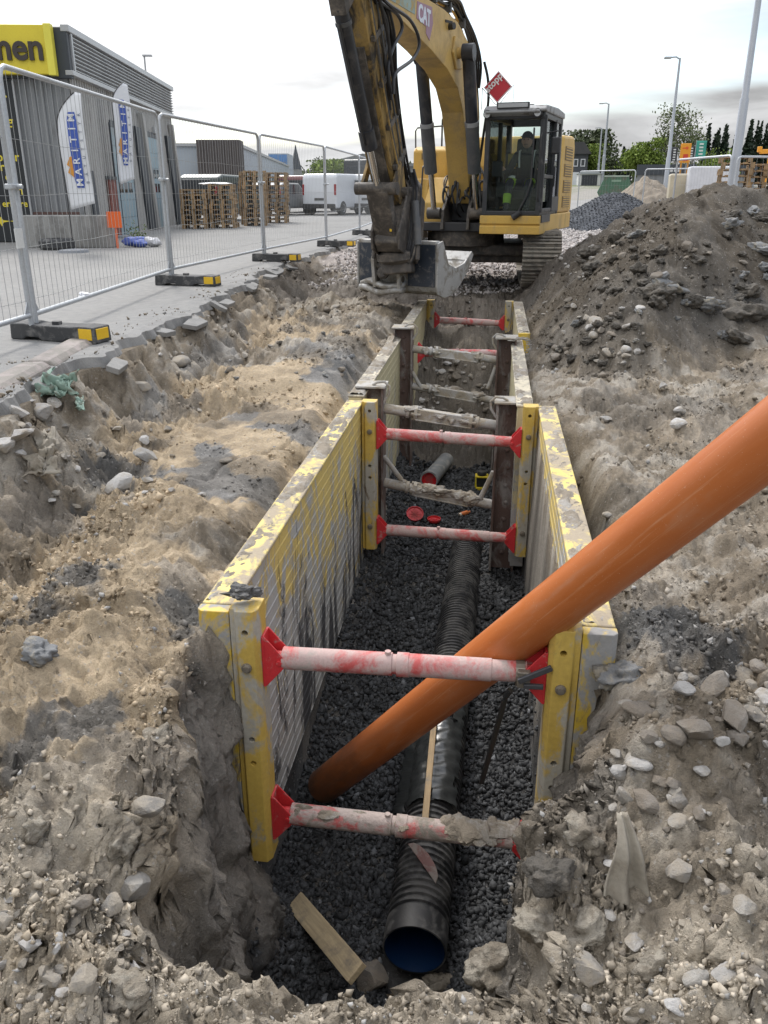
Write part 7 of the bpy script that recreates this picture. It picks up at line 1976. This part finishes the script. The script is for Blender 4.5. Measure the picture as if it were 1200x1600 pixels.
def place(name, mesh_, p, s, label, cat, group, sink=0.28, flat=1.0):
    o = bpy.data.objects.new(name, mesh_); C.objects.link(o)
    o.scale = (s*rr.uniform(0.85, 1.15), s*rr.uniform(0.85, 1.15), s*rr.uniform(0.8, 1.0)*flat)
    o.rotation_euler = (rr.uniform(-0.35, 0.35), rr.uniform(-0.35, 0.35), rr.uniform(0, 6.3))
    o.location = p + Vector((0, 0, s*0.55*flat - s*sink))
    return tag(o, label, cat, group)
def stone_at(pxx, pyy, wpx, key='stone', kind='s', label=None, group=None, sink=0.28, flat=1.0, cat=None):
    """a stone seen at a pixel: stands on the ground there, its size from its width in the picture"""
    h, n, d = on_ground(pxx, pyy)
    if h is None or d > 14: return None
    depth = d
    s = wpx/2*depth/FPX*0.92
    if kind == 's': me = VS[key, rr.randrange(10)]; nm, ct = 'loose_stone', 'stone'
    elif kind == 'r': me = VR[key, rr.randrange(4)]; nm, ct = 'cobble_stone', 'stone'
    else: me = VC[key, rr.randrange(6)]; nm, ct = 'earth_clod', 'clod'
    return place(nm, me, h, s, label, ct, group, sink, flat)
# single stones the photograph shows, each with its own place
NAMED = [
 (226, 1250, 72, 'stone', 's', 'light angular stone on the lip left of the near left post'),
 (212, 1376, 66, 'stone', 's', 'reddish grey block at the left rim of the hole, below the light angular stone'),
 (135, 1528, 52, 'stone', 's', 'grey block lying bottom left beside the rounded clod'),
 (45, 1470, 42, 'stone_white', 's', 'pale stone at the bottom left edge of the picture'),
 (178, 1412, 42, 'stone', 's', 'pointed stone just below the reddish grey block'),
 (130, 1410, 34, 'stone_dark', 's', 'dark stone left of the pointed stone'),
 (35, 672, 48, 'stone_white', 's', 'large pale stone at the left edge below the kerb'),
 (12, 690, 40, 'stone_white', 's', 'pale stone cut by the left edge below the kerb'),
 (62, 640, 40, 'stone_white', 'r', 'pale stone above the large pale stone at the left edge'),
 (30, 642, 36, 'stone_white', 's', 'flat pale stone below the asphalt edge at far left'),
 (228, 706, 42, 'stone_white', 's', 'flat pale stone in the middle of the left slope'),
 (192, 755, 48, 'stone_white', 's', 'pale stone at the edge of the tan clay bench'),
 (160, 708, 20, 'stone', 's', 'small upright stone left of the flat pale one'),
 (225, 600, 26, 'stone', 's', 'long stone standing on the slope below the asphalt edge'),
 (282, 562, 30, 'stone', 'r', 'rounded stone on the slope under the second fence foot'),
 (262, 668, 20, 'stone', 's', 'small pale stone left of the black scraps'),
 (354, 718, 20, 'stone_dark', 's', 'dark stone lying alone on the tan clay'),
 (1090, 1130, 66, 'stone_dark', 's', 'big dark earth-covered stone in the right stone pile'),
 (1066, 1068, 42, 'stone_white', 's', 'pale stone at the top of the right stone pile'),
 (1118, 1062, 58, 'stone_dark', 's', 'dark flat stone right of the pale one in the stone pile'),
 (1158, 1048, 46, 'stone', 'r', 'rounded stone at the upper right of the stone pile'),
 (1192, 1080, 60, 'stone_white', 's', 'large pale stone cut by the right edge of the picture'),
 (1142, 1112, 60, 'stone_dark', 's', 'dark stone in the middle of the right stone pile'),
 (1150, 1145, 50, 'stone_dark', 'r', 'rounded dark stone below the middle of the stone pile'),
 (985, 1100, 36, 'stone', 's', 'pale stone beside the near right post'),
 (1004, 1098, 36, 'stone_dark', 'r', 'dark round stone beside the near right post'),
 (1098, 1200, 26, 'stone_white', 's', 'small white stone below the right stone pile'),
 (1050, 1218, 34, 'stone_dark', 's', 'dark block left of the small white stone'),
 (1030, 1214, 40, 'stone_dark', 's', 'dark stone in the row below the pile'),
 (1008, 1252, 44, 'stone_dark', 's', 'dark leaning stone nearest the right post foot'),
 (1062, 1250, 34, 'stone', 's', 'grey stone right of the dark leaning stone'),
 (968, 1200, 38, 'stone_white', 's', 'pale tall stone beside the right post foot'),
 (960, 1258, 22, 'stone', 's', 'small grey stone under the pale tall stone'),
 (978, 1240, 44, 'stone', 's', 'flat long stone lying right of the post foot'),
 (1064, 1352, 54, 'stone', 's', 'pale broad stone right of the upright cloth'),
 (1135, 1520, 48, 'stone_white', 's', 'light grey block near the bottom right corner'),
 (1056, 1568, 34, 'stone_white', 's', 'pale stone at the bottom edge right of the middle'),
 (994, 1468, 38, 'stone_white', 's', 'bluish white stone in the right foreground'),
 (1054, 1540, 22, 'stone', 's', 'small grey stone above the pale stone at the bottom edge'),
 (1160, 1405, 44, 'stone', 'r', 'rounded tan grey stone at the right edge of the foreground'),
 (1190, 1525, 34, 'stone_dark', 's', 'dark stone at the right edge near the corner'),
 (925, 1510, 60, 'stone', 's', 'half buried pale slab in the right foreground'),
 (950, 802, 24, 'stone', 'r', 'rounded stone right of the plate near the orange pipe'),
 (1062, 640, 18, 'stone_white', 'r', 'upright pale stone on the right floor'),
 (1060, 660, 22, 'stone_white', 'r', 'pale stone below the upright one on the right floor'),
 (948, 652, 18, 'stone_white', 's', 'small white stone on the right floor near the box'),
 (1035, 600, 20, 'stone_white', 's', 'white stone at the foot of the earth heap'),
 (1000, 480, 14, 'stone_white', 'r', 'white stone halfway up the earth heap'),
 (980, 508, 20, 'stone_white', 'r', 'long pale stone low on the earth heap'),
 (978, 545, 20, 'stone_white', 'r', 'egg shaped pale stone at the heap foot'),
 (995, 548, 13, 'stone_white', 'r', 'small pale stone beside the egg shaped one'),
 (580, 1518, 72, 'stone_dark', 's', 'dark muddy boulder on the near rim in front of the pipe end'),
]
for pxx, pyy, w_, key, kind, lab in NAMED: stone_at(pxx, pyy + w_*0.25, w_*1.15, key, 's' if pyy > 1000 else kind, lab)
CL = [(60, 1010, 54, 'clod_clay', 'blue grey clay lump lying on the tan ground at left'),
 (55, 1285, 52, 'clod', 'tan earth clod at the lower left'),
 (52, 1345, 56, 'clod', 'brown clod below the tan clod at the lower left'),
 (200, 1540, 58, 'clod', 'rounded pale clod bottom left beside the grey block'),
 (190, 1305, 60, 'clod', 'crumbling clod below the light angular stone'),
 (245, 1150, 44, 'clod', 'brown clod left of the near left post'),
 (900, 1290, 84, 'clod', 'big crumbling earth lump against the near right post'),
 (860, 1350, 90, 'clod_dark', 'earth lump hanging over the right side of the hole'),
 (840, 1430, 90, 'clod', 'rough earth lump at the right rim of the hole'),
 (905, 1440, 90, 'clod', 'crumbling clod in the right foreground beside the cloth'),
 (1025, 1500, 80, 'clod', 'half buried clod in the right foreground'),
 (770, 1500, 80, 'clod', 'clod on the near rim right of the pipe end'),
 (970, 1045, 80, 'clod_clay', 'grey clay lump behind the near right post'),
 (1165, 480, 60, 'clod_dark', 'dark lump on the right flank of the earth heap'),
 (300, 1040, 36, 'clod_dark', 'black clay lump beside the near left post'),
 (690, 1528, 60, 'clod', 'earth clod on the near rim below the pipe mouth')]
for pxx, pyy, w_, key, lab in CL: stone_at(pxx, pyy + w_*0.2, w_, key, 'c', lab, sink=0.45)
o = link('clay_lump', CLODS[2].copy(), M['mud_dark'], smooth=True, loc=(-0.93, 2.88, -0.345)); o.scale = (0.085, 0.055, 0.05); o.rotation_euler = (0.2, 0.1, 0.3); tag(o, 'black clay lump resting on top of the near left post', 'clod')

# further loose stones by area: alike within each area
def area(poly_px, n, w0, w1, keys, kinds, label, group, seed):
    r2 = random.Random(seed); (x0, y0, x1, y1) = poly_px
    for _ in range(n):
        pxx, pyy = r2.uniform(x0, x1), r2.uniform(y0, y1)
        kk_ = r2.choice(kinds)
        w_ = w0 + (w1-w0)*r2.random()**2.2
        key_ = r2.choice(keys); nm_ = ('small ' if w_ < w0 + (w1-w0)*0.22 else 'large ' if w_ > w0 + (w1-w0)*0.6 else 'medium sized ') + {'stone': 'grey', 'stone_dark': 'dark', 'stone_white': 'pale'}[key_] + (' rounded ' if kk_ == 'r' else ' ')
        lab_ = nm_ + label
        ck_ = ('clod', 'clod_dark', 'clod')[r2.randrange(3)] if pyy > 600 else ('clod_clay' if r2.random() < 0.2 else 'clod_dark')
        if kk_ == 'c': lab_ = nm_.split(' ')[0] + (' dark ' if ck_ == 'clod_dark' else ' blue grey ' if ck_ == 'clod_clay' else ' pale brown ') + label.replace('stone', 'clod') + (', upper part' if y0 < 400 and pyy < (y0+y1)/2 else '')
        stone_at(pxx, pyy, w_, (ck_ if kk_ == 'c' else key_), kk_, lab_, group + (' clods' if kk_ == 'c' else ''), 0.30)
area((0, 1400, 230, 1600), 34, 16, 38, ('stone', 'stone_white', 'stone'), 'ss', 'loose stone in the lower left foreground', 'stones lower left', 1)
area((130, 640, 320, 780), 22, 10, 24, ('stone', 'stone_white', 'stone_dark'), 'ss', 'loose stone on the left slope', 'stones on the left slope', 2)
area((0, 600, 140, 800), 22, 10, 28, ('stone', 'stone_white'), 'ss', 'loose stone below the broken asphalt at left', 'stones below the asphalt', 3)
area((960, 1040, 1200, 1300), 40, 14, 44, ('stone', 'stone_dark', 'stone_dark', 'stone_white'), 'ssr', 'earthy stone in the pile right of the near post', 'stones right of the post', 4)
area((900, 1330, 1200, 1600), 26, 12, 34, ('stone', 'stone', 'stone_white', 'stone_dark'), 'ssr', 'loose stone in the lower right foreground', 'stones lower right', 5)
area((840, 470, 1010, 590), 34, 9, 24, ('stone', 'stone_dark', 'stone_dark', 'stone_white'), 'ssr', 'stone rolled to the left foot of the earth heap', 'stones at the heap foot', 6)
area((900, 320, 1200, 470), 26, 10, 26, ('stone_dark', 'stone_dark', 'stone_dark'), 'sc', 'stone sticking out of the earth heap', 'stones in the earth heap', 7)
area((900, 330, 1200, 540), 70, 12, 46, ('stone_dark', 'stone'), 'ccc', 'stone lying on the face of the earth heap', 'stones on the heap face', 17)
area((860, 480, 960, 580), 24, 12, 30, ('stone_dark', 'stone'), 'ccs', 'stone piled at the heap toe beside the far box', 'stones at the heap toe', 18)
area((650, 560, 775, 645), 60, 9, 26, ('stone', 'stone_dark', 'stone_white'), 'ss', 'broken stone in the rubble at the far end of the trench', 'rubble in the trench', 8)
area((330, 440, 560, 600), 24, 9, 20, ('stone', 'stone_dark'), 'sc', 'stone on the dug slope left of the far boxes', 'stones on the far left slope', 9)
area((120, 480, 430, 570), 22, 8, 22, ('stone', 'stone_dark', 'stone_white'), 'ss', 'broken stone along the torn asphalt edge', 'stones along the asphalt edge', 10)
area((860, 350, 960, 440), 30, 8, 16, ('stone', 'stone_white', 'stone_white'), 'ss', 'broken rock beside the excavator track', 'rocks beside the track', 11)
area((700, 400, 810, 445), 22, 10, 22, ('stone_dark', 'stone_dark'), 'ss', 'boulder under the front of the excavator', 'boulders under the excavator', 12)

# broken asphalt slabs along the street edge
for k in range(11):
    r2 = random.Random(50+k)
    y = 5.2 + 10.5*((k + r2.uniform(-0.4, 0.4))/11.0)
    L = r2.uniform(0.18, 0.55); wd_ = r2.uniform(0.10, 0.24)
    x = float(edge_x(np.array(y))) + r2.uniform(-0.02, 0.12)
    pol = [(-wd_*0.5, -L*0.5*r2.uniform(0.7, 1)), (wd_*r2.uniform(0.1, 0.5), -L*0.5*r2.uniform(0.5, 1)), (wd_*r2.uniform(0.4, 0.7), r2.uniform(-0.2, 0.2)*L), (wd_*r2.uniform(0.1, 0.5), L*0.5*r2.uniform(0.5, 1)), (-wd_*0.5, L*0.5*r2.uniform(0.7, 1))]
    b = MB(); b.prism(pol, (0, 0, -0.02), (1,0,0), (0,1,0), (0, 0, 0.045))
    o = b.build('asphalt_chunk', M['asphalt'], bevel=0.006); o.location = (x, y, -0.065 - 0.25*max(0, x-float(edge_x(np.array(y))))); o.rotation_euler = (r2.uniform(-0.12, 0.12), r2.uniform(0.1, 0.55), r2.uniform(-0.25, 0.25))
    tag(o, 'broken asphalt slab, %s counted from the near kerb along the torn street edge' % ORDN[k], 'asphalt', 'broken asphalt slabs')

# scraps of cloth
def cloth(name, label, pxx, pyy, w_, h_, mat_, seed, up=0.5, amp=0.05, rz=0.0):
    h, n, d = on_ground(pxx, pyy)
    b = MB(); nn = 26
    for i in range(nn):
        for j in range(nn):
            u, v = i/(nn-1)-0.5, j/(nn-1)-0.5
            k = float(fbm(np.array(u*4+seed), np.array(v*4), seed, 4)); k2 = float(fbm(np.array(u*4+7), np.array(v*4+seed), seed+5, 3))
            b.v.append((u*w_ + amp*k2, v*h_*(1-up) + amp*k, (v+0.5)*h_*up + abs(k)*amp*1.6 + 0.01))
    for i in range(nn-1):
        for j in range(nn-1): b.f.append((i*nn+j, (i+1)*nn+j, (i+1)*nn+j+1, i*nn+j+1)); b.m.append(0)
    o = b.build(name, mat_, smooth='all'); o.location = h; o.rotation_euler = (0, 0, rz)
    s_ = o.modifiers.new('thick', 'SOLIDIFY'); s_.thickness = 0.006
    return tag(o, label, 'cloth')
M['felt'] = paint('grey geotextile', (0.30, 0.27, 0.22), 0.95, 0.1, (0.22, 0.19, 0.15), 0.3, 10, bump=0.5)
M['green_rag'] = paint('pale green cloth', (0.26, 0.36, 0.30), 0.85, 0.1, (0.24, 0.24, 0.2), 0.2, 12, bump=0.2)
cloth('green_rag', 'crumpled pale green cloth below the broken asphalt edge', 92, 622, 0.20, 0.24, M['green_rag'], 4, 0.45, 0.09)
cloth('green_rag', 'narrow pale green strip hanging below the crumpled cloth', 125, 640, 0.05, 0.22, M['green_rag'], 9, 0.2, 0.03, 0.5)
cloth('geotextile_scrap', 'torn grey felt lying among pale stones at the left edge', 68, 735, 0.16, 0.42, M['felt'], 12, 0.35, 0.07, 0.5)
h, n_, d_ = on_ground(985, 1405)
b = MB(); nn = 22
for i in range(nn):
    for j in range(nn):
        v = j/(nn-1); u = (i/(nn-1)-0.5)*(1.0 - 0.78*v)
        b.v.append((u*0.15 - 0.02*v, 0.018*math.sin(i*0.55 + v*2.0)*(1-v*0.5) + 0.05*v*v + 0.012*math.sin(v*7), v*0.25 - 0.02 - 0.03*abs(u)*(1-v)))
for i in range(nn-1):
    for j in range(nn-1): b.f.append((i*nn+j, (i+1)*nn+j, (i+1)*nn+j+1, i*nn+j+1)); b.m.append(0)
o = b.build('geotextile_scrap', M['felt'], smooth='all'); o.location = h; o.rotation_euler = (-0.15, 0.1, 0.35)
s_ = o.modifiers.new('thick', 'SOLIDIFY'); s_.thickness = 0.006
tag(o, 'upright tan felt flap sticking out of the right foreground', 'cloth')

# pebbles and crumbs: uncountable, one mass
def scatter(n, seed):
    g = np.random.default_rng(seed)
    y = 0.95*np.exp(g.random(n)*math.log(16/0.95)); x = g.uniform(-1, 1, n)*(0.75*y + 0.6) - 0.1*y
    return x, y
x, y = scatter(190000, 5)
z, i_, j_ = lookup(x, y)
dens = sst(-0.2, 0.3, fbm(x*2.1, y*2.1, 404, 4))*0.9 + 0.12*sst(2.6, 1.8, y) + 0.5*sst(0.7, 1.0, x)*sst(4, 2.6, y)
ok = ((x > edge_x(y) - 0.02) | ((x > edge_x(y) - 0.45) & (rng.random(len(x)) < 0.35))) & (trench_mask(x, y) < 0.25) & (x < 5.5) & (x > XMIN+0.1) & (rng.random(len(x)) < dens*(1-0.6*smoothness[i_, j_])*0.95) & ~((x > -1.13) & (x < 0.52) & (y > 2.75) & (y < 12.8))
x, y, z, i_, j_ = x[ok], y[ok], z[ok], i_[ok], j_[ok]
z = np.where(x < edge_x(y) - 0.04, 0.002, z)
s = (0.0034 + 0.013*rng.random(len(x))**5.0)*(0.72 + 0.15*y)
basec = col[i_, j_]
pt = basec*(0.62 + 0.5*rng.random((len(x), 1)))
pale = rng.random(len(x)) < 0.07
pt[pale] = (0.22 + 0.18*rng.random((pale.sum(), 1)))*np.array([[1.0, 0.97, 0.92]])
tag(pebbles('gravel', np.stack([x, y, z + s*0.05], -1), s, np.clip(pt, 0.02, 0.6), M['pebble'], OCT, 0.40, seed=9), 'pebbles and crumbs strewn over the dug earth', 'gravel', kind='stuff')
# pale crushed rock round the excavator and in the yard behind
n = 26000
y = 14.5 + 20*rng.random(n)**1.3; x = rng.uniform(-3.2, 7, n)
z, i_, j_ = lookup(x, y); ok = (x > edge_x(y)+0.1) & (mound(x, y) < 0.12)
x, y, z = x[ok], y[ok], z[ok]
s = rng.uniform(0.02, 0.055, len(x))*(0.6 + 0.02*y)
tn = rng.uniform(0.26, 0.52, (len(x), 1))*np.array([[1.0, 0.93, 0.89]])
tag(pebbles('crushed_rock', np.stack([x, y, z + s*0.2], -1), s, tn, M['pebble'], OCT, seed=12), 'pale pinkish crushed rock covering the yard behind the trench', 'gravel', kind='stuff')
